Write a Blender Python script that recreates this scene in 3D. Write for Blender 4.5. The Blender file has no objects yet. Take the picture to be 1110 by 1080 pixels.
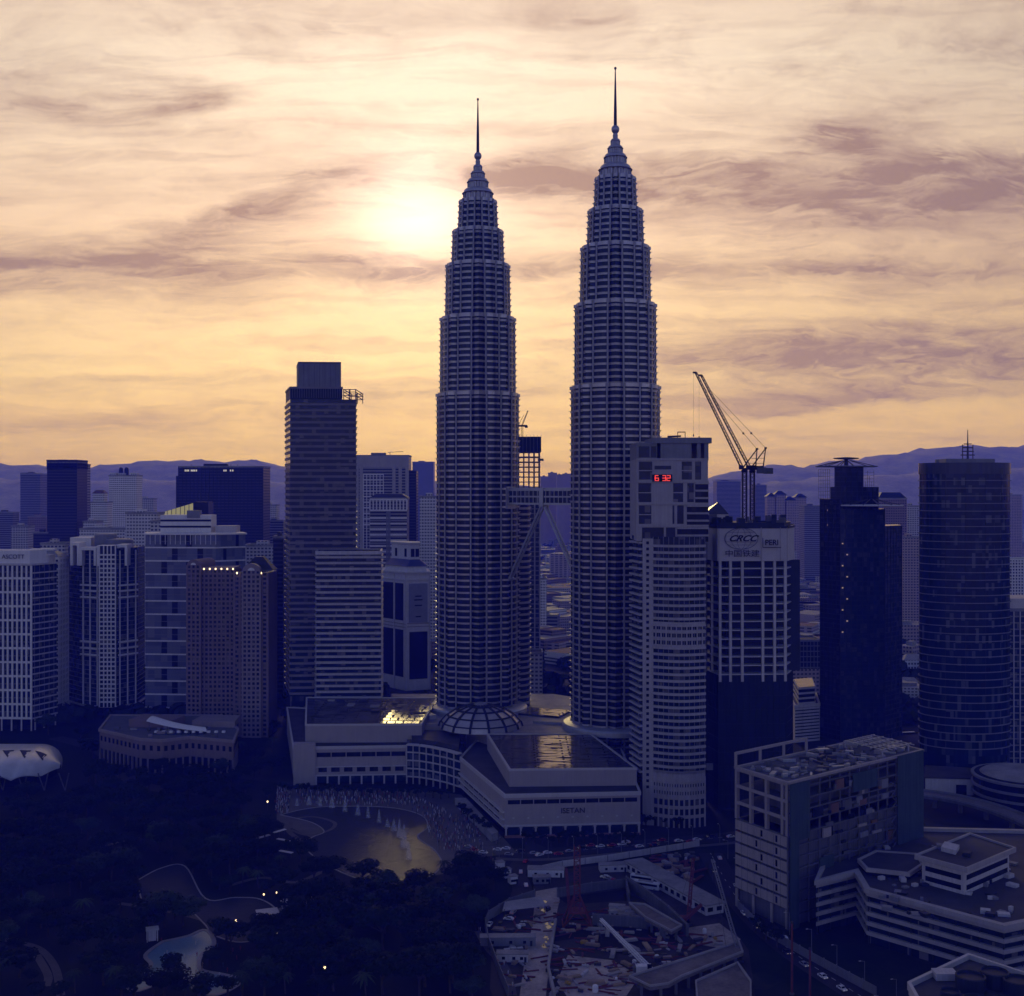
import bpy, math, random
from mathutils import Vector
R = math.radians
C = bpy.context.scene.collection
SC = bpy.context.scene
F = 1300.0            # focal length in photograph pixels (1110 wide)
H = 182.0             # camera height in metres

# ---------------------------------------------------------------- camera
cam = bpy.data.cameras.new('camera'); co = bpy.data.objects.new('camera', cam); C.objects.link(co)
co.location = (0, 0, H); co.rotation_euler = (R(90), 0, 0)
cam.sensor_width = 36; cam.lens = 36 * F / 1110; cam.shift_y = -10 / 1110
cam.clip_start = 1; cam.clip_end = 60000
SC.camera = co

# ---------------------------------------------------------------- sun
SUN_AZ, SUN_EL = math.atan(-105 / F), math.atan(295 / F)
S = Vector((math.sin(SUN_AZ) * math.cos(SUN_EL), math.cos(SUN_AZ) * math.cos(SUN_EL), math.sin(SUN_EL)))
sl = bpy.data.lights.new('sun', 'SUN'); sl.energy = .5; sl.angle = R(10); sl.color = (1, .78, .50)
so = bpy.data.objects.new('sun', sl); C.objects.link(so); so.rotation_euler = S.to_track_quat('Z', 'Y').to_euler()

# ---------------------------------------------------------------- world
W = bpy.data.worlds.new('World'); SC.world = W; W.use_nodes = True
NT = W.node_tree; NT.nodes.clear()
class Nodes:
    def __init__(s, nt): s.nt = nt
    def n(s, t, **k):
        o = s.nt.nodes.new(t)
        for a, v in k.items(): setattr(o, a, v)
        return o
    def put(s, sock, v):
        if hasattr(v, 'is_output') or hasattr(v, 'links'): s.nt.links.new(v, sock)
        else: sock.default_value = v
    def m(s, op, a, b=0.0, c=None, clamp=False):
        o = s.n('ShaderNodeMath', operation=op, use_clamp=clamp)
        s.put(o.inputs[0], a); s.put(o.inputs[1], b)
        if c is not None: s.put(o.inputs[2], c)
        return o.outputs[0]
    def mix(s, f, a, b, blend='MIX'):
        o = s.n('ShaderNodeMix', data_type='RGBA', blend_type=blend)
        s.put(o.inputs[0], f)
        for i, v in ((6, a), (7, b)):
            s.put(o.inputs[i], v if not isinstance(v, tuple) or len(v) == 4 else (*v, 1))
        return o.outputs[2]
    def ramp(s, f, stops, interp='LINEAR'):
        o = s.n('ShaderNodeValToRGB'); cr = o.color_ramp; cr.interpolation = interp
        while len(cr.elements) > 1: cr.elements.remove(cr.elements[-1])
        cr.elements[0].position = stops[0][0]; c = stops[0][1]; cr.elements[0].color = (*c, 1) if len(c) == 3 else c
        for p, c in stops[1:]:
            e = cr.elements.new(p); e.color = (*c, 1) if len(c) == 3 else c
        s.put(o.inputs[0], f); return o.outputs[0]
    def noise(s, vec, scale, detail=4, rough=.55, dist=0):
        o = s.n('ShaderNodeTexNoise'); s.put(o.inputs['Vector'], vec)
        o.inputs['Scale'].default_value = scale; o.inputs['Detail'].default_value = detail
        o.inputs['Roughness'].default_value = rough; o.inputs['Distortion'].default_value = dist
        return o.outputs['Fac']
    def comb(s, x, y, z):
        o = s.n('ShaderNodeCombineXYZ'); s.put(o.inputs[0], x); s.put(o.inputs[1], y); s.put(o.inputs[2], z); return o.outputs[0]
    def sep(s, v):
        o = s.n('ShaderNodeSeparateXYZ'); s.put(o.inputs[0], v); return o.outputs
g = Nodes(NT)
tc = g.n('ShaderNodeTexCoord'); dx, dy, dz = g.sep(tc.outputs['Generated'])
yy = g.m('MAXIMUM', dy, .12)
U = g.m('DIVIDE', dx, yy); V = g.m('DIVIDE', dz, yy)                  # tangents of azimuth and height, the sun side only
# cloud layer seen in perspective: streaks get thinner towards the horizon
zz = g.m('ADD', g.m('MAXIMUM', dz, 0), .16)
cv = g.comb(g.m('DIVIDE', dx, zz), g.m('DIVIDE', dy, zz), 0.0)
wv = g.noise(cv, 1.1, 3)
n_big = g.noise(g.comb(g.m('MULTIPLY', g.m('ADD', U, g.m('MULTIPLY', wv, .10)), 2.0), g.m('MULTIPLY', g.m('ADD', V, g.m('MULTIPLY', wv, .07)), 15), 3.0), 1.0, 6, .55, .3)
n_fine = g.noise(g.comb(g.m('ADD', g.m('MULTIPLY', U, 7), g.m('MULTIPLY', wv, 2.5)), g.m('ADD', g.m('MULTIPLY', V, 30), g.m('MULTIPLY', wv, 4)), 7.0), 1.0, 8, .64, .8)
n_puff = g.noise(cv, 4.5, 9, .62, .5)
warpU = g.m('ADD', U, g.m('MULTIPLY', g.m('SUBTRACT', g.noise(g.comb(g.m('MULTIPLY', U, .6), g.m('MULTIPLY', V, 2.4), 1.0), 9, 5), .5), .16))
warpV = g.m('ADD', V, g.m('MULTIPLY', g.m('SUBTRACT', g.noise(g.comb(g.m('MULTIPLY', U, .5), g.m('MULTIPLY', V, 1.6), 5.0), 8, 6), .5), .062))
def blob(px, py, rx, ry, amp, tilt=0.0):
    u0, v0 = (px - 555) / F, (530 - py) / F
    a = g.m('SUBTRACT', warpU, u0); b = g.m('SUBTRACT', g.m('SUBTRACT', warpV, v0), g.m('MULTIPLY', a, tilt))
    q = g.m('ADD', g.m('POWER', g.m('ABSOLUTE', g.m('DIVIDE', a, rx / F)), 2.0), g.m('POWER', g.m('ABSOLUTE', g.m('DIVIDE', b, ry / F)), 2.0))
    return g.m('MULTIPLY', g.m('POWER', 2.718, g.m('MULTIPLY', q, -1.0)), amp)
CLOUDS = [(205, 108, 60, 15, .75, .1), (70, 118, 95, 22, .70, .0), (60, 66, 190, 30, .40, .12), (335, 206, 120, 20, .70, .34), (230, 250, 150, 22, .55, .2),
          (150, 285, 290, 26, .85, -.02), (110, 318, 190, 14, .50, 0.), (420, 292, 110, 9, .55, 0.), (600, 185, 75, 26, .95, -.1), (660, 205, 150, 16, .55, -.05),
          (950, 153, 80, 27, 1.15, -.1), (790, 196, 240, 18, .75, -.06), (950, 222, 260, 30, 1.0, .03), (1050, 180, 150, 24, .65, -.1),
          (900, 284, 330, 20, .85, .03), (640, 296, 140, 12, .60, 0.), (960, 392, 300, 32, 1.2, .02), (860, 432, 230, 14, .60, .04), (60, 455, 200, 14, .45, 0.), (1050, 62, 190, 40, .40, .0),
          (900, 500, 300, 30, .30, 0.), (250, 372, 180, 7, .30, .02), (700, 350, 200, 7, .35, 0.), (120, 405, 220, 7, .35, .02), (500, 430, 260, 7, .25, 0.), (880, 335, 320, 46, .30, 0.), (1080, 270, 160, 80, .25, 0.)]
msk = None
for cl in CLOUDS:
    b = blob(*cl); msk = b if msk is None else g.m('ADD', msk, b)
msk = g.m('SUBTRACT', 1.0, g.m('POWER', 2.718, g.m('MULTIPLY', msk, -.95)))
n_thread = g.noise(g.comb(g.m('ADD', g.m('MULTIPLY', warpU, 16), g.m('MULTIPLY', wv, 5)), g.m('ADD', g.m('MULTIPLY', warpV, 95), g.m('MULTIPLY', n_fine, 5)), 2.0), 1.0, 7, .66, .4)
n_band = g.noise(g.comb(g.m('MULTIPLY', warpU, 2.6), g.m('MULTIPLY', warpV, 46), 9.0), 1.0, 5, .6, .2)
body = g.m('MULTIPLY', msk, g.m('ADD', .1, g.m('ADD', g.m('MULTIPLY', n_fine, 1.15), g.m('MULTIPLY', n_thread, .62))))
soft = g.n('ShaderNodeMapRange', interpolation_type='SMOOTHSTEP'); g.put(soft.inputs[0], body); soft.inputs[1].default_value = .02; soft.inputs[2].default_value = 1.08
thick = soft.outputs[0]
veil = g.m('ADD', g.m('MULTIPLY', g.m('SUBTRACT', g.m('ADD', g.m('MULTIPLY', n_big, .5), g.m('ADD', g.m('MULTIPLY', n_puff, .3), g.m('MULTIPLY', n_thread, .2))), .45, clamp=True), 2.0), g.m('MULTIPLY', g.m('SUBTRACT', n_band, .50, clamp=True), 1.5))
# distance from the sun
su, sv = S.x / S.y, S.z / S.y
ru = g.m('SUBTRACT', U, su); rv = g.m('SUBTRACT', V, sv)
r2 = g.m('ADD', g.m('POWER', g.m('ABSOLUTE', ru), 2.0), g.m('MULTIPLY', g.m('POWER', g.m('ABSOLUTE', rv), 2.0), 1.0))
rr = g.m('SQRT', r2)
def gauss(w, a): return g.m('MULTIPLY', g.m('POWER', 2.718, g.m('MULTIPLY', g.m('DIVIDE', r2, w * w), -1.0)), a)
SUNW = gauss(.20, 1.0)
hi_ = g.n('ShaderNodeMapRange', interpolation_type='SMOOTHSTEP'); g.put(hi_.inputs[0], V); hi_.inputs[1].default_value = .22; hi_.inputs[2].default_value = .38
puff = g.m('MULTIPLY', g.m('MULTIPLY', g.m('SUBTRACT', g.m('ADD', g.m('MULTIPLY', n_puff, .7), g.m('MULTIPLY', n_fine, .3)), .49, clamp=True), 1.7), g.m('MULTIPLY', hi_.outputs[0], g.m('SUBTRACT', 1.0, SUNW, clamp=True)))
cloud = g.m('MULTIPLY', g.m('ADD', puff, g.m('ADD', thick, veil)), .98, clamp=True)
wide = gauss(.42, 1.0)
base = g.ramp(g.m('MULTIPLY', g.m('MAXIMUM', V, 0), 2.0),
              [(0, (1.00, .63, .56)), (.07, (1.05, .68, .53)), (.123, (1.10, .71, .48)), (.2, (1.20, .82, .55)), (.31, (1.17, .80, .56)), (.45, (1.12, .78, .62)), (.72, (1.15, .91, .77)), (.82, (1.05, .80, .67))])
lit = g.m('ADD', .60, g.m('MULTIPLY', wide, .48))
base = g.mix(1.0, base, g.comb(lit, g.m('MULTIPLY', lit, 1.0), g.m('MULTIPLY', lit, 1.0)), 'MULTIPLY')
shade = g.mix(g.m('MULTIPLY', wide, .8, clamp=True), (.28, .18, .20), (.60, .37, .29))
west = g.mix(g.m('MULTIPLY', cloud, g.m('ADD', .68, g.m('MULTIPLY', n_thread, .8)), clamp=True), base, shade)
halo = g.m('MULTIPLY', g.m('ADD', gauss(.046, 1.0), gauss(.105, .26)), g.m('SUBTRACT', 1.0, g.m('MULTIPLY', cloud, .55)))
hc = g.mix(1.0, g.comb(g.m('MULTIPLY', halo, .6), g.m('MULTIPLY', halo, .44), g.m('MULTIPLY', halo, .50)), (1, 1, 1), 'MULTIPLY')
west = g.mix(1.0, west, hc, 'ADD')
sky = g.n('ShaderNodeTexSky', sky_type='NISHITA', sun_disc=False, sun_elevation=SUN_EL, sun_rotation=SUN_AZ, air_density=1.0, dust_density=1.0, ozone_density=4.0, altitude=100)
dusk = g.mix(1.0, sky.outputs[0], (1.12, .70, 1.06), 'MULTIPLY')           # the side away from the sun: blue dusk sky above thin cloud
b1 = g.n('ShaderNodeBackground'); g.put(b1.inputs[0], dusk); b1.inputs[1].default_value = .15
b2 = g.n('ShaderNodeBackground'); g.put(b2.inputs[0], west); b2.inputs[1].default_value = 1.0
wd = g.m('ADD', g.m('ADD', g.m('MULTIPLY', dy, .985), g.m('MULTIPLY', dz, .173)), 0.0)     # cosine of the angle from the middle of the afterglow
wf = g.n('ShaderNodeMapRange', interpolation_type='SMOOTHSTEP'); g.put(wf.inputs[0], wd); wf.inputs[1].default_value = .62; wf.inputs[2].default_value = .88
ms = g.n('ShaderNodeMixShader'); g.put(ms.inputs[0], wf.outputs[0])
NT.links.new(b1.outputs[0], ms.inputs[1]); NT.links.new(b2.outputs[0], ms.inputs[2])
wo = g.n('ShaderNodeOutputWorld'); NT.links.new(ms.outputs[0], wo.inputs[0])
W.cycles.sampling_method = 'MANUAL'; W.cycles.sample_map_resolution = 1024

vs = SC.view_settings; vs.view_transform = 'Standard'; vs.look = 'None'; vs.gamma = 1; vs.exposure = 0; vs.use_curve_mapping = False
SC.cycles.volume_bounces = 1; SC.cycles.max_bounces = 6; SC.cycles.diffuse_bounces = 2; SC.cycles.glossy_bounces = 3
SC.cycles.sample_clamp_indirect = 4; SC.cycles.caustics_reflective = False; SC.cycles.caustics_refractive = False

# ---------------------------------------------------------------- helpers
rnd = random.Random(7)
def X(px, d): return (px - 555) / F * d
def Z(py, d): return H - (py - 530) / F * d
def P(px, d): return ((px - 555) / F * d, d)
def G(px, py, z=0.0):                     # the point at height z that shows at a pixel
    d = F * (H - z) / (py - 530); return ((px - 555) / F * d, d)
def gd(py, z=0.0): return F * (H - z) / (py - 530)

class MB:
    """collects shapes and links them as ONE mesh object"""
    def __init__(s): s.v, s.f, s.mi, s.cur = [], [], [], 0
    def add(s, vs, fs):
        o = len(s.v); s.v += [tuple(p) for p in vs]
        for f in fs: s.f.append([i + o for i in f]); s.mi.append(s.cur)
        return s
    def box(s, x0, x1, y0, y1, z0, z1):
        return s.prism([(x0, y0), (x1, y0), (x1, y1), (x0, y1)], z0, z1)
    def prism(s, poly, z0, z1, top=None, caps=True):
        n = len(poly); t = top or poly
        vs = [(x, y, z0) for x, y in poly] + [(x, y, z1) for x, y in t]
        fs = [[i, (i + 1) % n, n + (i + 1) % n, n + i] for i in range(n)]
        if caps: fs += [list(range(n - 1, -1, -1)), list(range(n, 2 * n))]
        return s.add(vs, fs)
    def ring(s, inner, outer, z0, z1):     # a band that runs round a closed outline
        n = len(outer)
        vs = [(x, y, z0) for x, y in outer] + [(x, y, z1) for x, y in outer] + [(x, y, z0) for x, y in inner] + [(x, y, z1) for x, y in inner]
        fs = []
        for i in range(n):
            j = (i + 1) % n
            fs += [[i, j, n + j, n + i], [2 * n + j, 2 * n + i, 3 * n + i, 3 * n + j], [n + i, n + j, 3 * n + j, 3 * n + i], [j, i, 2 * n + i, 2 * n + j]]
        return s.add(vs, fs)
    def beam(s, a, b, w, h=None):          # square bar between two points
        h = h or w; a, b = Vector(a), Vector(b); d = (b - a).normalized()
        up = Vector((0, 0, 1)) if abs(d.z) < .95 else Vector((0, 1, 0))
        p = d.cross(up).normalized() * w / 2; q = p.cross(d).normalized() * h / 2
        vs = [e + sx * p + sy * q for e in (a, b) for sx, sy in ((-1, -1), (1, -1), (1, 1), (-1, 1))]
        return s.add(vs, [[3, 2, 1, 0], [4, 5, 6, 7]] + [[i, (i + 1) % 4, 4 + (i + 1) % 4, 4 + i] for i in range(4)])
    def tube(s, a, b, r0, r1=None, n=8):
        r1 = r0 if r1 is None else r1; a, b = Vector(a), Vector(b); d = (b - a).normalized()
        up = Vector((0, 0, 1)) if abs(d.z) < .95 else Vector((0, 1, 0))
        p = d.cross(up).normalized(); q = p.cross(d).normalized()
        vs = [e + (p * math.cos(t) + q * math.sin(t)) * r for e, r in ((a, r0), (b, r1)) for t in [2 * math.pi * i / n for i in range(n)]]
        return s.add(vs, [list(range(n))[::-1], list(range(n, 2 * n))] + [[i, (i + 1) % n, n + (i + 1) % n, n + i] for i in range(n)])
    def lathe(s, prof, n=24, cx=0, cy=0, sx=1, sy=1):
        vs = [(cx + r * sx * math.cos(2 * math.pi * i / n), cy + r * sy * math.sin(2 * math.pi * i / n), z) for r, z in prof for i in range(n)]
        fs = [[k * n + i, k * n + (i + 1) % n, (k + 1) * n + (i + 1) % n, (k + 1) * n + i] for k in range(len(prof) - 1) for i in range(n)]
        fs += [list(range(n))[::-1], [(len(prof) - 1) * n + i for i in range(n)]]
        return s.add(vs, fs)
    def sheet(s, poly, z):
        return s.add([(x, y, z) for x, y in poly], [list(range(len(poly)))])
    def build(s, name, mats, parent=None, loc=(0, 0, 0), rz=0, smooth=False):
        me = bpy.data.meshes.new(name); me.from_pydata(s.v, [], s.f); me.update()
        for m_ in (mats if isinstance(mats, (list, tuple)) else [mats]): me.materials.append(m_)
        if len(me.materials) > 1: me.polygons.foreach_set('material_index', s.mi)
        if smooth: me.polygons.foreach_set('use_smooth', [True] * len(me.polygons))
        o = bpy.data.objects.new(name, me); C.objects.link(o); o.location = loc; o.rotation_euler = (0, 0, rz)
        if parent: o.parent = parent
        return o
def tag(o, label=None, cat=None, group=None, kind=None):
    for k, v in (('label', label), ('category', cat), ('group', group), ('kind', kind)):
        if v: o[k] = v
    return o
def thing(name, label, cat, loc=(0, 0, 0), rz=0, group=None):
    o = bpy.data.objects.new(name, None); C.objects.link(o); o.location = loc; o.rotation_euler = (0, 0, rz)
    o.empty_display_size = 2
    return tag(o, label, cat, group)
def again(o, parent=None, loc=None, rz=None, scale=None):       # one more object on the same mesh
    c = o.copy(); C.objects.link(c)
    if parent is not None: c.parent = parent
    if loc is not None: c.location = loc
    if rz is not None: c.rotation_euler = (0, 0, rz)
    if scale is not None: c.scale = scale
    return c
KIDS = {}
def copy_tree(o, loc, rz=0, sc=1.0, label=None, group=None):     # a thing with copies of its parts and their sub-parts
    def kids(q):
        if q.name not in KIDS: KIDS[q.name] = list(q.children)
        return KIDS[q.name]
    c = o.copy(); C.objects.link(c); c.location = loc; c.rotation_euler = (0, 0, rz); c.scale = sc if isinstance(sc, tuple) else (sc, sc, sc)
    if label: c['label'] = label
    if group: c['group'] = group
    for ch in kids(o):
        d = ch.copy(); C.objects.link(d); d.parent = c
        for g2 in kids(ch):
            e = g2.copy(); C.objects.link(e); e.parent = d
    return c
def offset(poly, t):                      # outline pushed outwards by t (poly runs counter-clockwise)
    n = len(poly); out = []
    for i in range(n):
        p0, p1, p2 = Vector(poly[i - 1]), Vector(poly[i]), Vector(poly[(i + 1) % n])
        d1, d2 = (p1 - p0).normalized(), (p2 - p1).normalized()
        n1, n2 = Vector((d1.y, -d1.x)), Vector((d2.y, -d2.x))
        b = n1 + n2; k = b.dot(n1)
        out.append(tuple(p1 + b * (t / max(k, .35))))
    return out
def ccw(poly):
    a = sum(poly[i][0] * poly[(i + 1) % len(poly)][1] - poly[(i + 1) % len(poly)][0] * poly[i][1] for i in range(len(poly)))
    return list(poly) if a > 0 else list(poly)[::-1]

# ---------------------------------------------------------------- materials
MATS = {}
def mat(name, col, rough=.6, metal=0.0, var=.25, scale=.15, streak=0.0, bump=0.0, spec=.12):
    """painted, cast or sheet surface with blotches, grain and rain streaks"""
    if name in MATS: return MATS[name]
    m_ = bpy.data.materials.new(name); m_.use_nodes = True; nt = m_.node_tree; q = Nodes(nt); b = nt.nodes['Principled BSDF']
    b.inputs['Roughness'].default_value = rough; b.inputs['Metallic'].default_value = metal; b.inputs['Specular IOR Level'].default_value = spec
    geo = q.n('ShaderNodeNewGeometry'); pos = geo.outputs['Position']
    f = q.noise(pos, scale, 5, .6); f2 = q.noise(pos, scale * 9, 4, .6)
    f = q.m('ADD', q.m('MULTIPLY', f, .65), q.m('MULTIPLY', f2, .35))
    if streak:
        x, y, z = q.sep(pos)
        st = q.noise(q.comb(q.m('MULTIPLY', x, 1.2), q.m('MULTIPLY', y, 1.2), q.m('MULTIPLY', z, .05)), .8, 4, .6)
        f = q.m('ADD', q.m('MULTIPLY', f, 1 - streak), q.m('MULTIPLY', st, streak))
    lo = tuple(c * (1 - var * 1.3) for c in col); hi = tuple(min(1, c * (1 + var)) for c in col)
    q.put(b.inputs['Base Color'], q.ramp(f, [(.3, lo), (.7, hi)]))
    q.put(b.inputs['Roughness'], q.m('ADD', rough - .08, q.m('MULTIPLY', f2, .16), clamp=True))
    if bump:
        bp = q.n('ShaderNodeBump'); bp.inputs['Strength'].default_value = bump; bp.inputs['Distance'].default_value = .4; q.put(bp.inputs['Height'], f2); q.put(b.inputs['Normal'], bp.outputs[0])
    MATS[name] = m_; return m_
def glass(name, col=(.006, .014, .030), hi=(.06, .06, .07), cell=(3.0, 3.6), rough=.12, lit=0.0, amount=.3, spec=.2):
    """window glass whose panes differ a little: blinds, dark rooms, now and then a lamp on"""
    if name in MATS: return MATS[name]
    m_ = bpy.data.materials.new(name); m_.use_nodes = True; nt = m_.node_tree; q = Nodes(nt); b = nt.nodes['Principled BSDF']
    tcn = q.n('ShaderNodeTexCoord'); x, y, z = q.sep(tcn.outputs['Object'])
    ix = q.m('FLOOR', q.m('DIVIDE', q.m('ADD', x, .37), cell[0])); iy = q.m('FLOOR', q.m('DIVIDE', q.m('ADD', y, .41), cell[0])); iz = q.m('FLOOR', q.m('DIVIDE', z, cell[1]))
    wn = q.n('ShaderNodeTexWhiteNoise'); q.put(wn.inputs['Vector'], q.comb(ix, iy, iz))
    v = wn.outputs['Value']
    q.put(b.inputs['Base Color'], q.ramp(v, [(0, col), (1 - amount, tuple(c * 1.6 for c in col)), (1, hi)]))
    q.put(b.inputs['Roughness'], q.m('ADD', rough, q.m('MULTIPLY', v, .08)))
    b.inputs['Specular IOR Level'].default_value = spec
    bp = q.n('ShaderNodeBump'); bp.inputs['Strength'].default_value = .06; q.put(bp.inputs['Height'], q.m('ADD', v, q.noise(tcn.outputs['Object'], .6, 2))); q.put(b.inputs['Normal'], bp.outputs[0])
    if lit:
        on = q.m('GREATER_THAN', q.sep(wn.outputs['Color'])[1], 1 - lit)
        b.inputs['Emission Color'].default_value = (1, .62, .28, 1); q.put(b.inputs['Emission Strength'], q.m('MULTIPLY', on, .5))
    MATS[name] = m_; return m_
def lamp(name, col, strength):
    if name in MATS: return MATS[name]
    m_ = bpy.data.materials.new(name); m_.use_nodes = True; b = m_.node_tree.nodes['Principled BSDF']
    b.inputs['Base Color'].default_value = (*col, 1); b.inputs['Emission Color'].default_value = (*col, 1); b.inputs['Emission Strength'].default_value = strength
    MATS[name] = m_; return m_

CONC = mat('pale_concrete', (.50, .47, .45), .8, var=.22, streak=.5)
WHITE = mat('white_render', (.70, .67, .64), .75, var=.15, streak=.5)
STONE = mat('grey_stone', (.36, .33, .31), .7, var=.2, streak=.4)
TAN = mat('tan_stone', (.30, .24, .21), .8, var=.2, streak=.4)
GREY = mat('grey_paint', (.20, .20, .21), .6, var=.25, streak=.4)
DARK = mat('dark_cladding', (.022, .028, .042), .55, var=.35, streak=.4)
DKCONC = mat('dark_concrete', (.11, .11, .115), .85, var=.35, streak=.5)
STEEL = mat('steel_panel', (.42, .43, .45), .42, metal=.55, var=.2, streak=.4)
IRON = mat('painted_iron', (.05, .05, .06), .5, var=.3)
ROOF = mat('roof_felt', (.05, .05, .055), .75, var=.4, scale=.08, bump=.2)
ROOFPALE = mat('pale_roof', (.26, .25, .24), .7, var=.4, scale=.08)
GLASS = glass('tinted_glass', hi=(.15, .14, .14), amount=.22)
GLASSB = glass('blue_glass', (.006, .016, .036), (.13, .13, .15), (2.6, 3.6), .1)
GLASSD = glass('black_glass', (.003, .007, .014), (.022, .024, .03), (2.6, 3.4), .18, amount=.15, spec=.12)
GLASSL = glass('flat_window', (.007, .012, .024), (.16, .14, .12), (2.2, 3.2), .15, lit=0)
# ---------------------------------------------------------------- terrain
def ground_material():
    m_ = bpy.data.materials.new('city_ground'); m_.use_nodes = True; nt = m_.node_tree; q = Nodes(nt); b = nt.nodes['Principled BSDF']
    pos = q.n('ShaderNodeNewGeometry').outputs['Position']
    n1 = q.noise(pos, .004, 6, .65); n2 = q.noise(pos, .05, 5, .65)
    vo = q.n('ShaderNodeTexVoronoi'); q.put(vo.inputs['Vector'], pos); vo.inputs['Scale'].default_value = .02
    green = q.ramp(n2, [(.3, (.006, .011, .006)), (.7, (.02, .03, .014))])
    town = q.ramp(q.sep(vo.outputs['Color'])[0], [(0, (.018, .018, .02)), (.55, (.04, .038, .038)), (.8, (.08, .072, .066)), (1, (.03, .022, .02))])
    q.put(b.inputs['Base Color'], q.mix(q.ramp(n1, [(.42, (0, 0, 0)), (.56, (1, 1, 1))]), green, town))
    b.inputs['Roughness'].default_value = .9; b.inputs['Specular IOR Level'].default_value = .03
    return m_
tag(MB().sheet([(-14000, 100), (14000, 100), (14000, 24000), (-14000, 24000)], 0).build('ground', ground_material()), kind='structure')

HILL = mat('haze_paled_hill', (.40, .33, .26), .95, var=.4, scale=.006)  # far paler than forest: the distance haze is put into this colour
def hills(name, ctrl, d0, depth):
    mb = MB(); nx, ny = 240, 14; pxs = [-250 + 1610 * i / nx for i in range(nx + 1)]
    def prof(px):
        for (a, ya), (b, yb) in zip(ctrl, ctrl[1:]):
            if a <= px <= b:
                t = (px - a) / (b - a); t = t * t * (3 - 2 * t); return ya + (yb - ya) * t
        return ctrl[-1][1]
    rg = random.Random(3); ph = [rg.uniform(0, 6.3) for _ in range(12)]
    vs, fs = [], []
    for j in range(ny + 1):
        v = j / ny * 2 - .8; y = d0 + depth * v; k = max(0, 1 - abs(v)) if v > 0 else max(0, 1 + v / .8)
        k = k * k * (3 - 2 * k)
        for i, px in enumerate(pxs):
            yp = prof(px) - sum(math.sin(px * f_ + ph[q] + v * 3) * a for q, (f_, a) in enumerate(((.05, .9), (.13, .45), (.29, .25), (.61, .2), (1.1, .15))))
            top = Z(yp, d0)
            vs.append((X(px, d0), y, -2 + (top + 2) * k * (1 + .03 * math.sin(px * .11 + j * 1.7) + .015 * math.sin(px * .31 + j * 2.9)) if 0 < k < 1 else (-2 if k <= 0 else top)))
    for j in range(ny):
        for i in range(nx):
            a = j * (nx + 1) + i; fs.append([a, a + 1, a + nx + 2, a + nx + 1])
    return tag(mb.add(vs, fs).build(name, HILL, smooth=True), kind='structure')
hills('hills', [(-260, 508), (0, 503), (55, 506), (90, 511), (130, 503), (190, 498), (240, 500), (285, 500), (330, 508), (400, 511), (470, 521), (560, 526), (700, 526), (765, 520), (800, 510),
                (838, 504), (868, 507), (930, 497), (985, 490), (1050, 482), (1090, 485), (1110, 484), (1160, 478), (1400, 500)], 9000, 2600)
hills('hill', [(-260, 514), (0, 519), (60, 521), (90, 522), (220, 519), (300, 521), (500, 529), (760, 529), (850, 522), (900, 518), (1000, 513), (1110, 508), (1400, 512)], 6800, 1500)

# ---------------------------------------------------------------- haze
hm = bpy.data.materials.new('evening_haze'); hm.use_nodes = True; nt = hm.node_tree; nt.nodes.clear()
pv = nt.nodes.new('ShaderNodeVolumePrincipled'); ho = nt.nodes.new('ShaderNodeOutputMaterial'); nt.links.new(pv.outputs[0], ho.inputs['Volume'])
pv.inputs['Color'].default_value = (.055, .080, 1, 1); pv.inputs['Absorption Color'].default_value = (1, 1, 1, 1)
pv.inputs['Density'].default_value = 2.0e-4; pv.inputs['Anisotropy'].default_value = -.3
tag(MB().box(-14500, 14500, -60, 24500, -4, 545).build('haze', hm), kind='stuff')
# ---------------------------------------------------------------- the twin towers
SKIN = mat('tower_steel', (.45, .43, .43), .32, metal=.5, var=.2, streak=.3)
SKINL = mat('tower_column', (.32, .315, .32), .45, metal=.4, var=.12)
TGLASS = glass('tower_glass', (.005, .011, .026), (.03, .036, .05), (1.6, 4.1), .16, amount=.2)
def star(rad, k=1.0, n=6):
    """eight-pointed star with a round bay in each inner corner"""
    pts = []
    for i in range(8):
        a = i * math.pi / 4
        # pointed arm
        for s_ in (-.115, -.06, 0, .06, .115):
            r_ = rad * (1.0 - abs(s_) * .62)
            pts.append((math.sin(a + s_) * r_, -math.cos(a + s_) * r_))
        # round bay
        b = a + math.pi / 8
        for t in range(n + 1):
            u = -1 + 2 * t / n
            s_ = u * .235; r_ = rad * (.885 + .075 * math.sqrt(max(0, 1 - u * u)))
            pts.append((math.sin(b + s_) * r_, -math.cos(b + s_) * r_))
    return ccw(pts)
SECTIONS = [(18, 246.7, 29.6, 29.6), (246.7, 299, 27.4, 27.0), (299, 335.5, 23.7, 22.9), (335.5, 359, 19.1, 18.2), (359, 379.6, 14.6, 13.6)]
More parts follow.
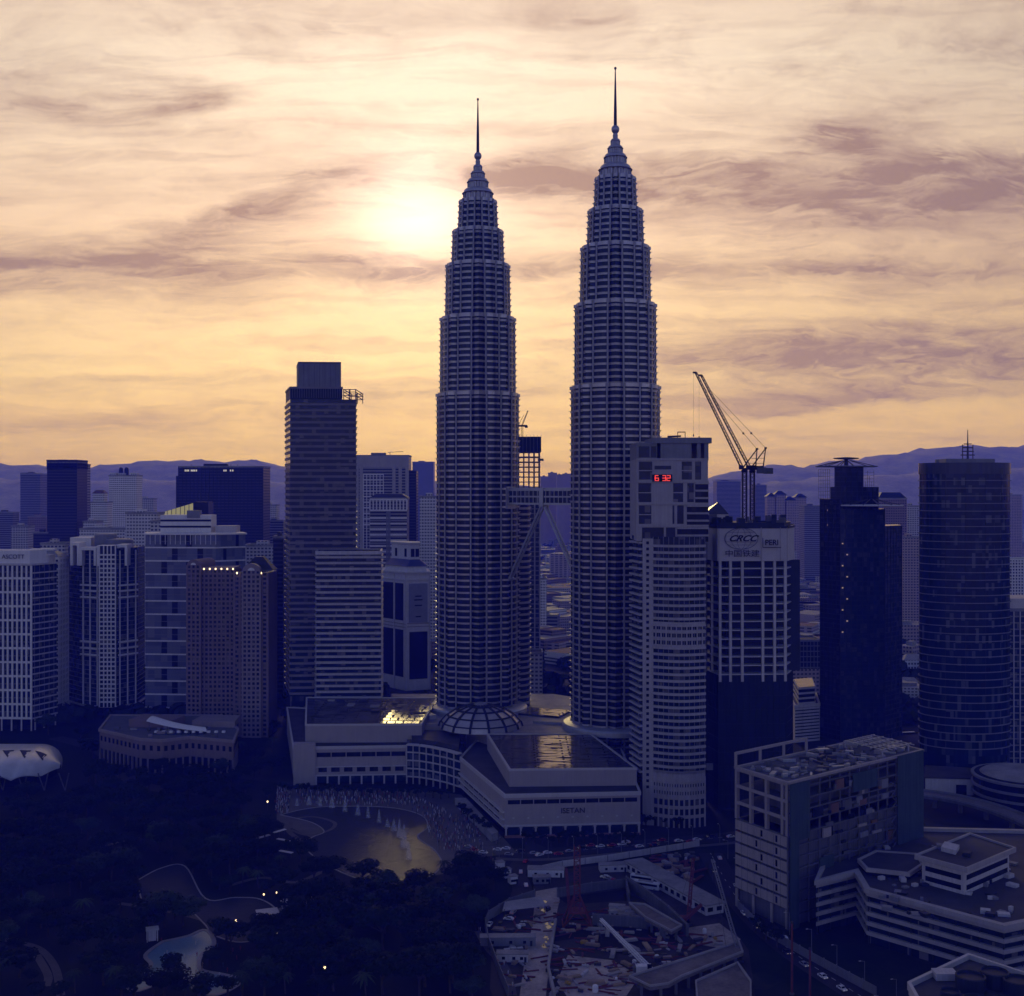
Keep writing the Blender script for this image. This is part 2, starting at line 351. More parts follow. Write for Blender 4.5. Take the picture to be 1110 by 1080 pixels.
def twin_tower(label, cx, cy, rz, bust):
    t = thing('twin_tower', label, 'skyscraper', (cx, cy, 0), rz)
    for k, (z0, z1, r0, r1) in enumerate(SECTIONS):
        a, b = star(r0 * .955), star(r1 * .955)
        sh = MB().prism(a, z0 if k else 0, z1, top=b).build('shaft', TGLASS, t)
        n = round((z1 - z0) / 4.1)
        for i in range(n):
            z = z0 + (z1 - z0) * i / n; r_ = r0 + (r1 - r0) * i / n
            deep = .6 if i else 1.3
            mb = MB(); ins = star(r_ * .94); out = star(r_ * .972)
            mb.ring(ins, out, z, z + .95)                                  # spandrel
            mb.ring(out, offset(out, deep), z + .98, z + 1.25)              # sun shade
            mb.build('floor_band', SKIN, t)
        top = star(r1 * 1.0)
        MB().prism(star(r1 * .985), z1 - 1.6, z1 + .5).build('parapet', SKIN, t)
        for i in range(16):                                                # columns between the bays
            a_ = i * math.pi / 8 + math.pi / 16
            rb, rt = r0 * .915, r1 * .915
            MB().tube((math.sin(a_) * rb, -math.cos(a_) * rb, z0 if k else 0), (math.sin(a_) * rt, -math.cos(a_) * rt, z1 + .8), .62, .58, 10).build('column', SKINL, t)
    # crown: shrinking fluted drums, ball and mast
    TIERS = ((379.6, 388.5, 10.4), (388.5, 395.6, 7.3), (395.6, 400.8, 4.9), (400.8, 405.2, 3.1), (405.2, 408.8, 1.6), (408.8, 409, .9))
    for (z0, z1, r), (_, _, rn) in zip(TIERS, TIERS[1:]):
        zm = z0 + (z1 - z0) * .58
        dr = MB().prism(star(r * .95), z0, zm).build('crown_drum', SKIN, t)
        for i in range(16):
            a_ = i * math.pi / 8; q0 = r * .95
            MB().beam((math.sin(a_) * q0, -math.cos(a_) * q0, z0 + .2), (math.sin(a_) * q0, -math.cos(a_) * q0, zm - .1), r * .085).build('fin', SKINL, dr)
        cap = [(r * 1.03, zm), (r * 1.06, zm + .35)] + [(r * .98 + (rn * 1.02 - r * .98) * (1 - math.cos(u * math.pi / 2)), zm + .4 + (z1 - zm - .4) * math.sin(u * math.pi / 2)) for u in (0, .25, .5, .75, 1)]
        MB().lathe(cap, 32).build('crown_cap', SKIN, dr)
    MB().lathe([(.01, 408.2), (1.4, 408.7), (2.3, 409.8), (2.65, 411.2), (2.3, 412.6), (1.4, 413.6), (.01, 414.1)], 24).build('ball', SKIN, t, smooth=True)
    MB().lathe([(1.05, 413.5), (.95, 424), (.62, 438), (.34, 448.6), (.32, 449.4)], 12).build('mast', IRON, t)
    MB().lathe([(.01, 449.2), (.6, 449.5), (.85, 450.2), (.6, 450.9), (.01, 451.2)], 12).build('mast_tip', IRON, t)
    # the lower round annexe on the tower's flank
    bx, by = bust; bu = MB(); ring_r = 12.0
    def circ(r_, n=40): return [(bx + r_ * math.cos(2 * math.pi * i / n), by + r_ * math.sin(2 * math.pi * i / n)) for i in range(n)]
    an = MB().prism(circ(ring_r), 0, 171).build('annexe', TGLASS, t)
    for i in range(37):
        z = 20 + i * 4.1
        MB().ring(circ(ring_r - .2), circ(ring_r + .35), z, z + 1.3).ring(circ(ring_r + .35), circ(ring_r + .95), z + 1.33, z + 1.55).build('floor_band', SKIN, an)
    MB().lathe([(11.6, 171), (11.6, 174), (8, 176.5), (7.5, 176.6)], 32, bx, by).build('annexe_roof', SKIN, an)
    return t
LX, LY = P(518, 826); RX, RY = P(667, 765)
LT = twin_tower('silver twin tower further away, its flank close to the sun glow', LX, LY, .05, (25, 16))
RT = twin_tower('silver twin tower standing nearer and taller in view, beside the building with the red clock', RX, RY, -.08, (20, 22))

def skybridge():
    d = Vector((RX - LX, RY - LY)); Ln = d.length; ang = math.atan2(d.y, d.x)
    t = thing('skybridge', 'two storey steel footbridge linking the twin towers on splayed legs', 'bridge', (LX, LY, 0), ang)
    a, b = 24.5, Ln - 24.5
    MB().box(a, b, -2.9, 2.9, 172.4, 181.2).build('glazing', GLASSB, t)
    for z0, z1, w in ((171.4, 172.7, 3.5), (176.3, 177.3, 3.3), (180.6, 181.9, 3.6)):
        MB().box(a - .5, b + .5, -w, w, z0, z1).build('deck', STEEL, t)
    MB().box(a, b, -1.5, 1.5, 181.9, 182.7).build('roof_hump', STEEL, t)
    n = 18
    for i in range(n + 1):
        x = a + (b - a) * i / n
        MB().box(x - .22, x + .22, -3.12, 3.12, 172.5, 180.9).build('frame', STEEL, t)
    m_ = (a + b) / 2
    MB().box(m_ - 1.6, m_ + 1.6, -3.9, 3.9, 170.2, 182.6).build('centre_joint', STEEL, t)
    for sx in (-1, 1):
        for sy in (-1.9, 1.9):
            lg = MB().tube((m_ + sx * .8, sy, 171), (m_ + sx * (Ln / 2 - 27.0), sy, 121), .75, .75, 12).build('leg', STEEL, t)
            MB().lathe([(.01, 119.6), (1.5, 120.2), (1.9, 121.4), (1.2, 122.6), (.01, 122.8)], 14, m_ + sx * (Ln / 2 - 27.0), sy).build('bearing', STEEL, lg)
    for x in (a - 2.5, b - 3.5):
        MB().box(x, x + 6, -5.2, 5.2, 168.5, 183.5).build('portal', SKIN, t)
    return t
skybridge()
# ---------------------------------------------------------------- building kit
def edge_frame(A, B):
    A, B = Vector(A), Vector(B); d = B - A
    return A, B, d.length, math.atan2(d.y, d.x)
def bands(t, A, B, zs, h, proud, m_, name='floor_band', grow=0.0, back=.3):
    """level strips along one wall, one object per storey; outside is on the right-hand side going from A to B"""
    A, B, L, a = edge_frame(A, B); first = None
    for z in zs:
        if first is None:
            first = MB().box(-grow, L + grow, -proud, back, 0, h).build(name, m_, t, (A.x, A.y, z), a)
        else: again(first, loc=(A.x, A.y, z))
    return first
def posts(t, A, B, us, z0, z1, w, proud, m_, name='pier', back=.3):
    """upright strips along one wall at fractions us of its length"""
    A, B, L, a = edge_frame(A, B); first = None
    for u in us:
        p = A + (B - A) * u
        if first is None: first = MB().box(-w / 2, w / 2, -proud, back, z0, z1).build(name, m_, t, (p.x, p.y, 0), a)
        else: again(first, loc=(p.x, p.y, 0))
    return first
def lin(n, a=0.0, b=1.0): return [a + (b - a) * i / n for i in range(n + 1)]
def mids(n, a=0.0, b=1.0): return [a + (b - a) * (i + .5) / n for i in range(n)]
def quad(l, m, r):
    """outline from three seen corners (px, distance): left, near, right"""
    A, M, B = Vector(P(*l)), Vector(P(*m)), Vector(P(*r)); D = A + B - M
    return ccw([tuple(A), tuple(M), tuple(B), tuple(D)])
def slab(px0, px1, d, depth, skew=0.0):
    """outline of a block that shows one long face"""
    A, B = Vector(P(px0, d)), Vector(P(px1, d + skew)); v = (B - A).normalized(); n_ = Vector((-v.y, v.x)) * depth
    return [tuple(A), tuple(B), tuple(B + n_), tuple(A + n_)]
def bld(name, label, poly, cat='building', group=None):
    c = Vector((sum(p[0] for p in poly) / len(poly), sum(p[1] for p in poly) / len(poly)))
    t = thing(name, label, cat, (c.x, c.y, 0), 0, group)
    return t, [(x - c.x, y - c.y) for x, y in poly], c
def facing(t, A, B, lim=-.1):
    A, B = Vector(A), Vector(B); d = (B - A).normalized(); n_ = Vector((d.y, -d.x)); m_ = (A + B) / 2 + Vector(t.location.xy)
    return n_.dot((-m_).normalized()) > lim
def facade(t, poly, z0, z1, floors, bay, glz, sp, sp_h=1.3, sp_t=.35, pier=None, pier_w=.7, pier_t=.5, parapet=1.4, body='glazing', band='floor_band', post='pier', roof=ROOF):
    MB().prism(poly, z0, z1).build(body, glz, t)
    fh = (z1 - z0) / floors
    r0 = MB().ring(offset(poly, -.4), offset(poly, sp_t), 0, sp_h).build(band, sp, t, (0, 0, z0))
    for i in range(1, floors): again(r0, loc=(0, 0, z0 + fh * i))
    if pier:
        for i in range(len(poly)):
            A, B = poly[i], poly[(i + 1) % len(poly)]
            if facing(t, A, B):
                L = (Vector(B) - Vector(A)).length; n_ = max(1, round(L / bay))
                posts(t, A, B, lin(n_), z0, z1 - .02, pier_w, pier_t, pier)
    if parapet:
        MB().ring(offset(poly, -.5), offset(poly, sp_t + .25), z1 - .6, z1 + parapet).build('parapet', sp, t)
        MB().prism(offset(poly, -.45), z1 - .2, z1 + .15).build('roof', roof, t)
def roof_box(t, x0, x1, y0, y1, z0, z1, m_, name='plant_room'):
    b = MB().box(x0, x1, y0, y1, z0, z1).build(name, m_, t)
    MB().ring([(x0 + .4, y0 + .4), (x1 - .4, y0 + .4), (x1 - .4, y1 - .4), (x0 + .4, y1 - .4)], [(x0 - .25, y0 - .25), (x1 + .25, y0 - .25), (x1 + .25, y1 + .25), (x0 - .25, y1 + .25)], z1 - .7, z1 + .35).build('coping', m_, b)
    return b
def text(body, size, m_, parent, loc, rz, name='lettering', ex=.12, shear=0.0, bold=0.0, sx=1.0):
    cu = bpy.data.curves.new(name, 'FONT'); cu.body = body; cu.size = size; cu.extrude = ex; cu.align_x = 'CENTER'; cu.align_y = 'CENTER'; cu.shear = shear; cu.offset = bold
    tmp = bpy.data.objects.new(name, cu); C.objects.link(tmp)
    me = bpy.data.meshes.new_from_object(tmp.evaluated_get(bpy.context.evaluated_depsgraph_get()))
    bpy.data.objects.remove(tmp); bpy.data.curves.remove(cu); me.materials.clear(); me.materials.append(m_)
    o = bpy.data.objects.new(name, me); C.objects.link(o); o.parent = parent; o.location = loc; o.rotation_euler = (R(90), 0, rz); o.scale = (sx, 1, 1)
    return o

# ---------------------------------------------------------------- left side of the view
INK = mat('sign_ink', (.02, .02, .025), .6, var=.1)

# serviced apartments with a white gridded wall
poly = [P(-62, 905), P(34, 900), P(61.5, 924), P(-40, 935)]
t, q, c = bld('apartment_tower', 'white gridded apartment tower with a banded glass side and a lettered white roof block', poly)
z1 = Z(612, 900)
MB().prism(q, 9, z1).build('glazing', GLASS, t)
A, B, D, E = q
posts(t, A, B, lin(19), 9, z1 - 1, 1.35, .7, WHITE)
bands(t, A, B, [9 + 5.25 * 2 * i for i in range(11)], 1.6, .55, WHITE)
bands(t, A, B, [9 + 5.25 * (2 * i + 1) for i in range(11)], .5, .3, GREY, 'sill_band')
bands(t, B, D, [9 + 4.75 * i for i in range(24)], .9, .9, CONC, 'balcony_band', .3)
posts(t, B, D, lin(4, .12, .88), 9, z1 - .5, .25, .3, GREY, 'mullion')
MB().prism(offset(q, 1.1), z1 - .8, z1 + .5).build('roof_slab', CONC, t)
posts(t, A, B, lin(9), 0, 9, 1.0, .2, CONC, 'column'); posts(t, B, D, [.15, .5, .95], 0, 9, 1.0, .2, CONC, 'column')
MB().prism(offset(q, -6), 0, 9).build('lobby', GLASSD, t)
sg = MB().prism([(A[0] + 10, A[1] + 2), (B[0] - 2, B[1] + 2), (B[0] + 6, B[1] + 14), (A[0] + 10, A[1] + 14)], z1 + .5, z1 + 10.5).build('sign_block', WHITE, t)
text('ASCOTT', 4.4, INK, sg, (B[0] - 14.5, B[1] + 1.8, z1 + 5.6), 0)
roof_box(t, B[0] - 3, B[0] + 8, B[1] + 14, B[1] + 26, z1 + .5, z1 + 6, CONC)

# low roofed block behind it
poly = slab(20, 64, 960, 20)
t, q, c = bld('apartment_block', 'pale flats with a low hipped roof peeking over the lettered apartment tower', poly)
facade(t, q, 0, Z(606, 960), 28, 3.4, GLASSL, WHITE, 1.6, .3, WHITE, 1.2, .45)
zr = Z(606, 960) + 1.4
MB().prism(offset(q, .8), zr, zr + 5, top=offset(q, -7)).build('hip_roof', ROOFPALE, t)
MB().prism(offset(q, -6.5), zr + 5, zr + 6.4).build('lantern', WHITE, t)

# stepped condominium with projecting white bays
dm = 965
poly = ccw([P(74, 985), P(88, 968), P(108, 958), P(127, 958), P(149, 974), P(157, 1000), P(76, 1010)])
t, q, c = bld('stepped_condominium', 'tall stepped condominium with a white ladder of windows up its middle and banded glass wings', poly)
zt = Z(594, dm)
MB().prism(q, 8, zt).build('glazing', GLASSB, t)
for i in range(len(q)):
    A, B = q[i], q[(i + 1) % len(q)]
    if facing(t, A, B):
        bands(t, A, B, [8 + 3.55 * k for k in range(int((zt - 8) / 3.55))], .45, .35, GREY)
A, B = [p for p in q if abs(p[1] + c.y - 958) < .5][:2]
if A[0] > B[0]: A, B = B, A
ladder = MB().box(A[0] + 1, B[0] - 1, A[1] - 2.2, A[1] + 3, 8, zt + 2).build('bay', GLASS, t)
posts(ladder, (A[0] + .6, A[1] - 2.2), (B[0] - .6, A[1] - 2.2), [0, .27, .5, .73, 1], 8, zt + 2, .9, .4, WHITE, 'mullion')
bands(ladder, (A[0] + .6, A[1] - 2.2), (B[0] - .6, A[1] - 2.2), [8 + 3.55 * k for k in range(1, 35)], 1.2, .3, WHITE, 'sill')
for s_, (E0, E1) in ((-1, (P(89, 967), P(107, 958.6))), (1, (P(128, 958.8), P(148, 973.2)))):
    E0 = (E0[0] - c.x, E0[1] - c.y); E1 = (E1[0] - c.x, E1[1] - c.y)
    for yb in (635, 641, 648, 696, 703, 710):
        bands(t, E0, E1, [Z(yb, dm)], 1.3, 2.4, WHITE, 'balcony')
    posts(t, E0, E1, [.08, .5, .94], 8, zt - 2, .8, .8, WHITE, 'fin')
# upper storeys step back, with frames of white concrete
sx0, sx1 = X(72, 985) - c.x, X(95, 985) - c.x
MB().box(sx0, sx1, 14, 34, 8, Z(583, 990)).build('rear_wing', WHITE, t)
bands(t, (sx0, 14), (sx0 + 5.5, 14), [12 + 3.55 * k for k in range(34)], 1.7, .25, GLASSL, 'window_row')
for px0, px1, yt, dd in ((78, 88, 588, 0), (89, 107, 593, -2), (109, 126, 591, -5), (129, 140, 590, -1)):
    x0, x1 = X(px0, dm) - c.x, X(px1, dm) - c.x; y0 = dm - c.y + dd
    fr = MB()
    for a0, a1, b0, b1 in ((x0, x0 + 2, zt - 14, Z(yt, dm)), (x1 - 2, x1, zt - 14, Z(yt, dm))): fr.box(a0, a1, y0 - 4, y0 + 10, b0, b1)
    fr.box(x0 + 2, x1 - 2, y0 - 3.98, y0 + 10, Z(yt, dm) - 2.4, Z(yt, dm) - .01); fr.build('crown_frame', WHITE, t)
MB().lathe([(11, zt), (11, Z(587, dm)), (10.4, Z(586, dm)), (3, Z(585, dm))], 28, X(118, dm) - c.x, 12).build('drum', GREY, t)
MB().lathe([(9, zt), (9, Z(582, dm)), (8.6, Z(580.5, dm)), (2, Z(580, dm))], 28, X(100, dm) - c.x, 18).build('drum', GREY, t)
posts(t, q[0], q[1], [.1], 0, 8, 1, .2, CONC, 'column')
for px in (86, 100, 114, 128, 140, 150):
    MB().tube((X(px, 962) - c.x, -14 + abs(px - 118) * .3, 0), (X(px, 962) - c.x, -14 + abs(px - 118) * .3, 8.5), .6).build('column', CONC, t)
MB().prism(offset(q, -4), 0, 8).build('lobby', GLASSD, t)
MB().prism(offset(q, 1.2), 7.4, 8.6).build('canopy', CONC, t)

# glass apartment block with shifting white bands
poly = ccw([P(157.5, 952), P(234, 948), P(266, 962), P(262, 985), P(160, 985)])
t, q, c = bld('glass_apartment_block', 'broad glass apartment block with shifting white bands, behind the arched brown hotel', poly)
zt = Z(580, 950); n = 26; fh = (zt - 8) / n
MB().prism(q, 8, zt).build('glazing', glass('veined_glass', (.085, .095, .135), (.17, .17, .19), (5.2, 6.4), .2, amount=.4), t)
def worldp(px, d): return (X(px, d) - c.x, d - c.y)
L0, L1, L2 = worldp(157.5, 952), worldp(234, 948), worldp(266, 962)
rg = random.Random(12)
for k in range(13):
    z = 8 + fh * 2 * k
    bands(t, L0, L1, [z], 1.1, .7, WHITE); bands(t, L1, L2, [z], 1.1, .7, WHITE)
    for u in ((.27, .62), (.42, .78))[k % 2]:
        posts(t, L0, L1, [u], z + 1.1, z + fh * 2, 4.6, .12, GLASSD, 'loggia')
    posts(t, L1, L2, [.3 if k % 2 else .72], z + 1.1, z + fh * 2, 2.6, .12, GLASSD, 'loggia')
    bands(t, L0, L1, [z + fh], .3, .2, GREY, 'sill_band')
MB().prism(offset(q, 1.2), zt, zt + 1.1).build('roof_slab', WHITE, t)
posts(t, L0, L1, lin(14), zt - 7.5, zt, .4, .5, WHITE, 'fin')
rb = MB().box(L0[0] + 6, L0[0] + 47, 6, 24, zt + 1.1, Z(559, 955)).build('penthouse', WHITE, t)
bands(rb, (L0[0] + 6, 6), (L0[0] + 47, 6), [zt + 5, zt + 10], 1.6, .2, GLASSD, 'window_row')
MB().box(L0[0] + 50, L1[0] + 10, 8, 22, zt + 1.1, zt + 6.5).build('plant_room', CONC, t)
MB().box(L0[0] + 28, L0[0] + 38, 4, 12, zt + 13, zt + 19).build('plant_room', GREY, t)
posts(t, L0, L1, lin(11), 0, 8, .8, .1, WHITE, 'column'); MB().prism(offset(q, -3), 0, 8).build('lobby', GLASSD, t)
# ---------------------------------------------------------------- arched hotel and its low terrace wing
BROWN = mat('brown_render', (.20, .15, .135), .8, var=.18, streak=.4)
BROWNL = mat('light_brown_render', (.27, .22, .20), .8, var=.18, streak=.4)
def hotel_block(t, A, B, z0, z1, cols, floors, depth, wall, arch=False, wfrac=.6):
    """punched window wall: the glass stands behind piers and sills"""
    A, B, L, a = edge_frame(A, B); v = (B - A).normalized(); n_ = Vector((-v.y, v.x))
    body = [tuple(A), tuple(B), tuple(B + n_ * depth), tuple(A + n_ * depth)]
    MB().prism(body, z0, z1).build('glazing', GLASSL, t)
    fh = (z1 - z0) / floors; pw = L / cols * (1 - wfrac)
    posts(t, A, B, lin(cols), z0, z1, pw, .5, wall, 'pier')
    bands(t, A, B, [z0 + fh * i for i in range(floors)], fh * .42, .44, wall)
    bands(t, B, tuple(B + n_ * depth), [z0], z1 - z0, .05, wall, 'side_wall', back=.2)
    bands(t, tuple(A + n_ * depth), A, [z0], z1 - z0, .05, wall, 'side_wall', back=.2)
    if arch:
        m_ = MB(); pts = [(-1, 0)] + [(-math.cos(math.pi * i / 12), math.sin(math.pi * i / 12)) for i in range(13)] + [(1, 0)]
        vs = [(L / 2 + x * L * .5, y_, z * L * .42) for y_ in (-.6, depth) for x, z in pts]; k = len(pts)
        m_.add(vs, [list(range(k)), list(range(k, 2 * k))[::-1]] + [[i, i + k, (i + 1) % k + k, (i + 1) % k] for i in range(k)])
        m_.build('arched_gable', wall, t, (A.x, A.y, z1), a)
        fan = MB(); f2 = [(L / 2 + x * L * .2, -.75, z * L * .16 + .3) for x, z in pts]; fan.add(f2 + [(x, -.5, z) for x, _, z in f2], [list(range(k))] + [[i, i + k, (i + 1) % k + k, (i + 1) % k] for i in range(k)])
        fan.build('fanlight', WHITE, t, (A.x, A.y, z1), a)
poly = ccw([P(203, 884), P(290, 880), P(292, 915), P(206, 918)])
t, q, c = bld('arched_hotel', 'tall brown hotel with small punched windows, arched gables and a row of roof lamps', poly, 'hotel')
def wp(px, d): return (X(px, d) - c.x, d - c.y)
hotel_block(t, wp(203, 883), wp(217, 881), 0, Z(613, 882), 3, 37, 26, BROWN, True)
hotel_block(t, wp(217, 884), wp(254, 884), 0, Z(618, 884), 8, 36, 26, BROWN, False)
hotel_block(t, wp(254, 880), wp(290, 878), 0, Z(621, 880), 6, 36, 26, BROWN, False)
hotel_block(t, wp(263, 876.5), wp(282, 876.5), 0, Z(619, 877), 4, 36, 5, BROWNL, True)
MB().box(X(218, 884) - c.x, X(253, 884) - c.x, 884 - c.y - .9, 884 - c.y + 24, Z(618, 884), Z(615.5, 884)).build('cornice', BROWNL, t)
LAMPW = lamp('warm_lamp', (1, .74, .42), 3.0)
for i in range(6):
    x = X(221.5 + i * 6.3, 884) - c.x
    sc_ = MB().box(x - .45, x + .45, 884 - c.y - 1.3, 884 - c.y - .95, Z(617.6, 884), Z(615.9, 884)).build('roof_lamp', LAMPW, t)
for i in range(2):
    x = X(258 + i * 26, 880) - c.x
    MB().box(x - .5, x + .5, 878 - c.y - 1.6, 878 - c.y - 1.2, Z(622, 880), Z(620, 880)).build('roof_lamp', LAMPW, t)
x0 = X(268, 890) - c.x
MB().prism([(x0 - 8, 8), (x0 + 16, 8), (x0 + 16, 24), (x0 - 8, 24)], Z(621, 880), Z(606, 884), top=[(x0 + 1, 13), (x0 + 7, 13), (x0 + 7, 19), (x0 + 1, 19)]).build('hip_roof', ROOF, t)
# terrace wing by the park
poly = ccw([P(108, 800), P(152, 770), P(176, 766), P(206, 776), P(253, 764), P(258, 800), P(240, 850), P(120, 850)])
t, q, c = bld('hotel_terrace_wing', 'low curving brown hotel wing with a pool terrace under a white tent canopy', poly, 'hotel')
zt = 21
MB().prism(q, 9, zt).build('wall', BROWN, t); MB().prism(offset(q, -2.0), 0, 9).build('arcade_wall', GLASSD, t)
for i in range(len(q)):
    A, B = q[i], q[(i + 1) % len(q)]
    if facing(t, A, B):
        L = (Vector(B) - Vector(A)).length; n = max(2, round(L / 4.6))
        posts(t, A, B, mids(n), 14.3, 17.6, 2.2, .12, GLASSD, 'window', back=.1)
        posts(t, A, B, lin(n), 0, 9, .9, .1, BROWNL, 'column', back=.9)
MB().ring(offset(q, -.6), offset(q, .8), zt - .8, zt + 1.0).build('parapet', BROWNL, t)
MB().prism(offset(q, -.55), zt - .3, zt + .2).build('terrace', DKCONC, t)
MB().prism([(-12, -12), (20, -16), (24, -5), (-8, -2)], zt + .2, zt + .42).build('pool', mat('pool_water', (.02, .05, .09), .06, var=.2), t)
for k in range(26):
    a_ = rnd.uniform(0, 6.28); rr_ = rnd.uniform(.1, .8); i_ = rnd.randrange(len(q)); px_, py_ = q[i_][0] * rr_, q[i_][1] * rr_; w_ = rnd.uniform(.8, 3.2)
    MB().box(px_ - w_, px_ + w_, py_ - 1, py_ + 1.2, zt + .43, zt + .43 + rnd.uniform(.5, 2.4)).build('roof_unit' if k % 2 else 'planter', (ROOFPALE, DKCONC, BROWNL)[k % 3], t)
MB().prism([(-34, 12), (-4, 8), (0, 26), (-30, 32)], zt + .2, zt + 5.5).build('upper_block', BROWN, t); MB().prism([(8, 14), (38, 10), (36, 34), (10, 34)], zt + .2, zt + 4.2).build('upper_block', BROWNL, t)
# tent roof
cx, cy = X(186, 800) - c.x, 800 - c.y
m_ = MB(); nu, nv = 14, 5
def tent(u, v): return (cx + (u - .35) * 42 * (1 - .15 * v), cy + (v - .5) * 15 * (1 - .35 * u) - u * 10, zt + 9.5 - 5.5 * u - 2.0 * abs(2 * v - 1) ** 1.5 - 1.1 * math.sin(math.pi * u))
for dz_ in (0, -.15): m_.v += [(x, y, z + dz_) for x, y, z in [tent(i / nu, j / nv) for j in range(nv + 1) for i in range(nu + 1)]]
k = (nu + 1) * (nv + 1)
for j in range(nv):
    for i in range(nu):
        a = j * (nu + 1) + i
        m_.f += [[a, a + 1, a + nu + 2, a + nu + 1], [k + a + nu + 1, k + a + nu + 2, k + a + 1, k + a]]; m_.mi += [0, 0]
CANVAS = mat('tent_canvas', (.72, .70, .68), .7, var=.08)
tt = m_.build('tent_canopy', CANVAS, t, smooth=True)
for u in (.05, .35, .65, .95):
    for v in (0, 1): x, y, z = tent(u, v); MB().tube((x, y, zt), (x, y, z), .15).build('tent_pole', IRON, tt)
for i in range(10):
    x = X(166 + i * 8.2, 780) - c.x; MB().box(x - 1.1, x + .9, 786 - c.y, 788 - c.y, zt + 1.0, zt + 2.2).build('parasol', CANVAS, t)

# ---------------------------------------------------------------- office tower with the long level bands, and its front block
DKBAND = mat('tower_band', (.22, .20, .20), .55, var=.2, streak=.3)
poly = ccw([P(309.5, 930), P(314.5, 885), P(386, 888), P(384, 935)])
t, q, c = bld('banded_office_tower', 'dark banded office tower with a square top block and an open roof corner frame', poly, 'skyscraper')
def wp(px, d): return (X(px, d) - c.x, d - c.y)
zt = Z(433, 886); n = 49; fh = (zt - 30) / n
MB().prism(q, 0, zt).build('glazing', GLASS, t)
r0 = MB().ring(offset(q, -.5), offset(q, .55), 0, 1.75).ring(offset(q, .55), offset(q, 1.0), 1.5, 1.72).build('floor_band', DKBAND, t, (0, 0, 30))
for i in range(1, n): again(r0, loc=(0, 0, 30 + fh * i))
A, B = wp(314.5, 885), wp(386, 888)
q2 = ccw([wp(309.8, 928), wp(314.6, 885.2), wp(371, 887.4), wp(369, 930)])
MB().prism(q2, zt, Z(420, 886)).build('upper_storeys', DARK, t)
posts(t, A, wp(371, 887.4), lin(22), zt + 1, Z(421, 886), .3, .35, GREY, 'mullion')
MB().ring(offset(q2, -.5), offset(q2, .5), Z(420, 886) - 1, Z(420, 886) + .5).build('parapet', DKBAND, t)
q3 = ccw([wp(321.5, 925), wp(323.5, 890), wp(369.5, 892), wp(368, 927)])
MB().prism(q3, Z(420, 886), Z(393, 890)).build('top_block', GREY, t)
posts(t, wp(323.5, 890), wp(369.5, 892), lin(8), Z(419, 886), Z(395, 890), .25, .12, DKCONC, 'panel_joint')
MB().ring(offset(q3, -.5), offset(q3, .2), Z(394, 890), Z(392.3, 890)).build('coping', DKCONC, t)
MB().box(wp(326, 900)[0], wp(360, 900)[0], 6, 9, Z(393, 890), Z(391.4, 890)).build('rail', IRON, t)
# open corner frame
fr = MB(); x0, x1 = wp(371.5, 888)[0], wp(386, 888)[0]; y0, y1 = wp(386, 888.5)[1], wp(386, 932)[1]
for x in (x0 + .6, x0 + 4.6, x1 - 4.6, x1 - .5):
    for y in (y0 + .5, y1 - .5): fr.beam((x, y, zt), (x, y, Z(421.5, 886)), .55)
for z in (zt + 3, zt + 5.6, Z(422, 886)):
    for y in (y0 + .5, y1 - .5): fr.beam((x0, y, z), (x1, y, z), .5)
    for x in (x0 + .6, x1 - .5): fr.beam((x, y0 + .5, z), (x, y1 - .5, z), .5)
fr.build('open_frame', DARK, t)
poly = ccw([P(343, 868), P(413, 870), P(413.5, 905), P(345, 905)])
t, q, c = bld('banded_office_block', 'lower office block with pale level bands set against the dark banded tower', poly, 'office block')
zt = Z(599, 869); n = 25; fh = (zt - 30) / n
MB().prism(q, 0, zt).build('glazing', GLASS, t)
r0 = MB().ring(offset(q, -.5), offset(q, .7), 0, 1.7).ring(offset(q, .7), offset(q, 1.4), 1.45, 1.7).build('floor_band', CONC, t, (0, 0, 30))
for i in range(1, n): again(r0, loc=(0, 0, 30 + fh * i))
MB().ring(offset(q, -.6), offset(q, .8), zt - 1.5, zt + 1).build('parapet', CONC, t)
MB().prism(offset(q, -.55), zt - .5, zt).build('roof', mat('sheet_roof', (.35, .33, .30), .3, metal=.5, var=.2), t)

# ---------------------------------------------------------------- white tower with dark glass panels and a hanging banner
poly = ccw([P(413, 1112), P(440, 1080), P(466.5, 1088), P(464, 1130), P(416, 1145)])
t, q, c = bld('white_panelled_tower', 'white tower with tall dark glass panels and a grey banner, under a blue hipped roof', poly, 'office block')
def wp(px, d): return (X(px, d) - c.x, d - c.y)
zt = Z(620, 1085)
MB().prism(q, 0, zt).build('wall', WHITE, t)
PANEL = mat('panel_glass', (.01, .014, .03), .15, var=.3)
def panel(A, B, u0, u1, y0, y1, m_=PANEL, name='glass_panel', pr=.25):
    A, B, L, a = edge_frame(A, B); z0, z1 = Z(y1, 1090), Z(y0, 1090)
    return MB().box(u0 * L, u1 * L, -pr, .2, z0, z1).build(name, m_, t, (A.x, A.y, 0), a)
W0, W1, W2 = wp(413, 1112), wp(440, 1080), wp(466.5, 1088)
for y0, y1 in ((632, 672), (682, 733)):
    panel(W0, W1, .08, .5, y0, y1); panel(W0, W1, .58, .9, y0, y1)
panel(W1, W2, .14, .88, 684, 735)
bn = panel(W1, W2, .12, .88, 632, 674, mat('banner_cloth', (.30, .30, .33), .8, var=.12), 'banner', .5)
for i, (y, w) in enumerate(((645, .26), (649, .34), (655, .3), (667, .22))):
    A, B, L, a = edge_frame(W1, W2)
    MB().box(L * (.5 - w / 2), L * (.5 + w / 2), -.62, -.45, Z(y + 1.4, 1090), Z(y, 1090)).build('banner_line', INK, bn, (0, 0, 0), 0).parent = bn
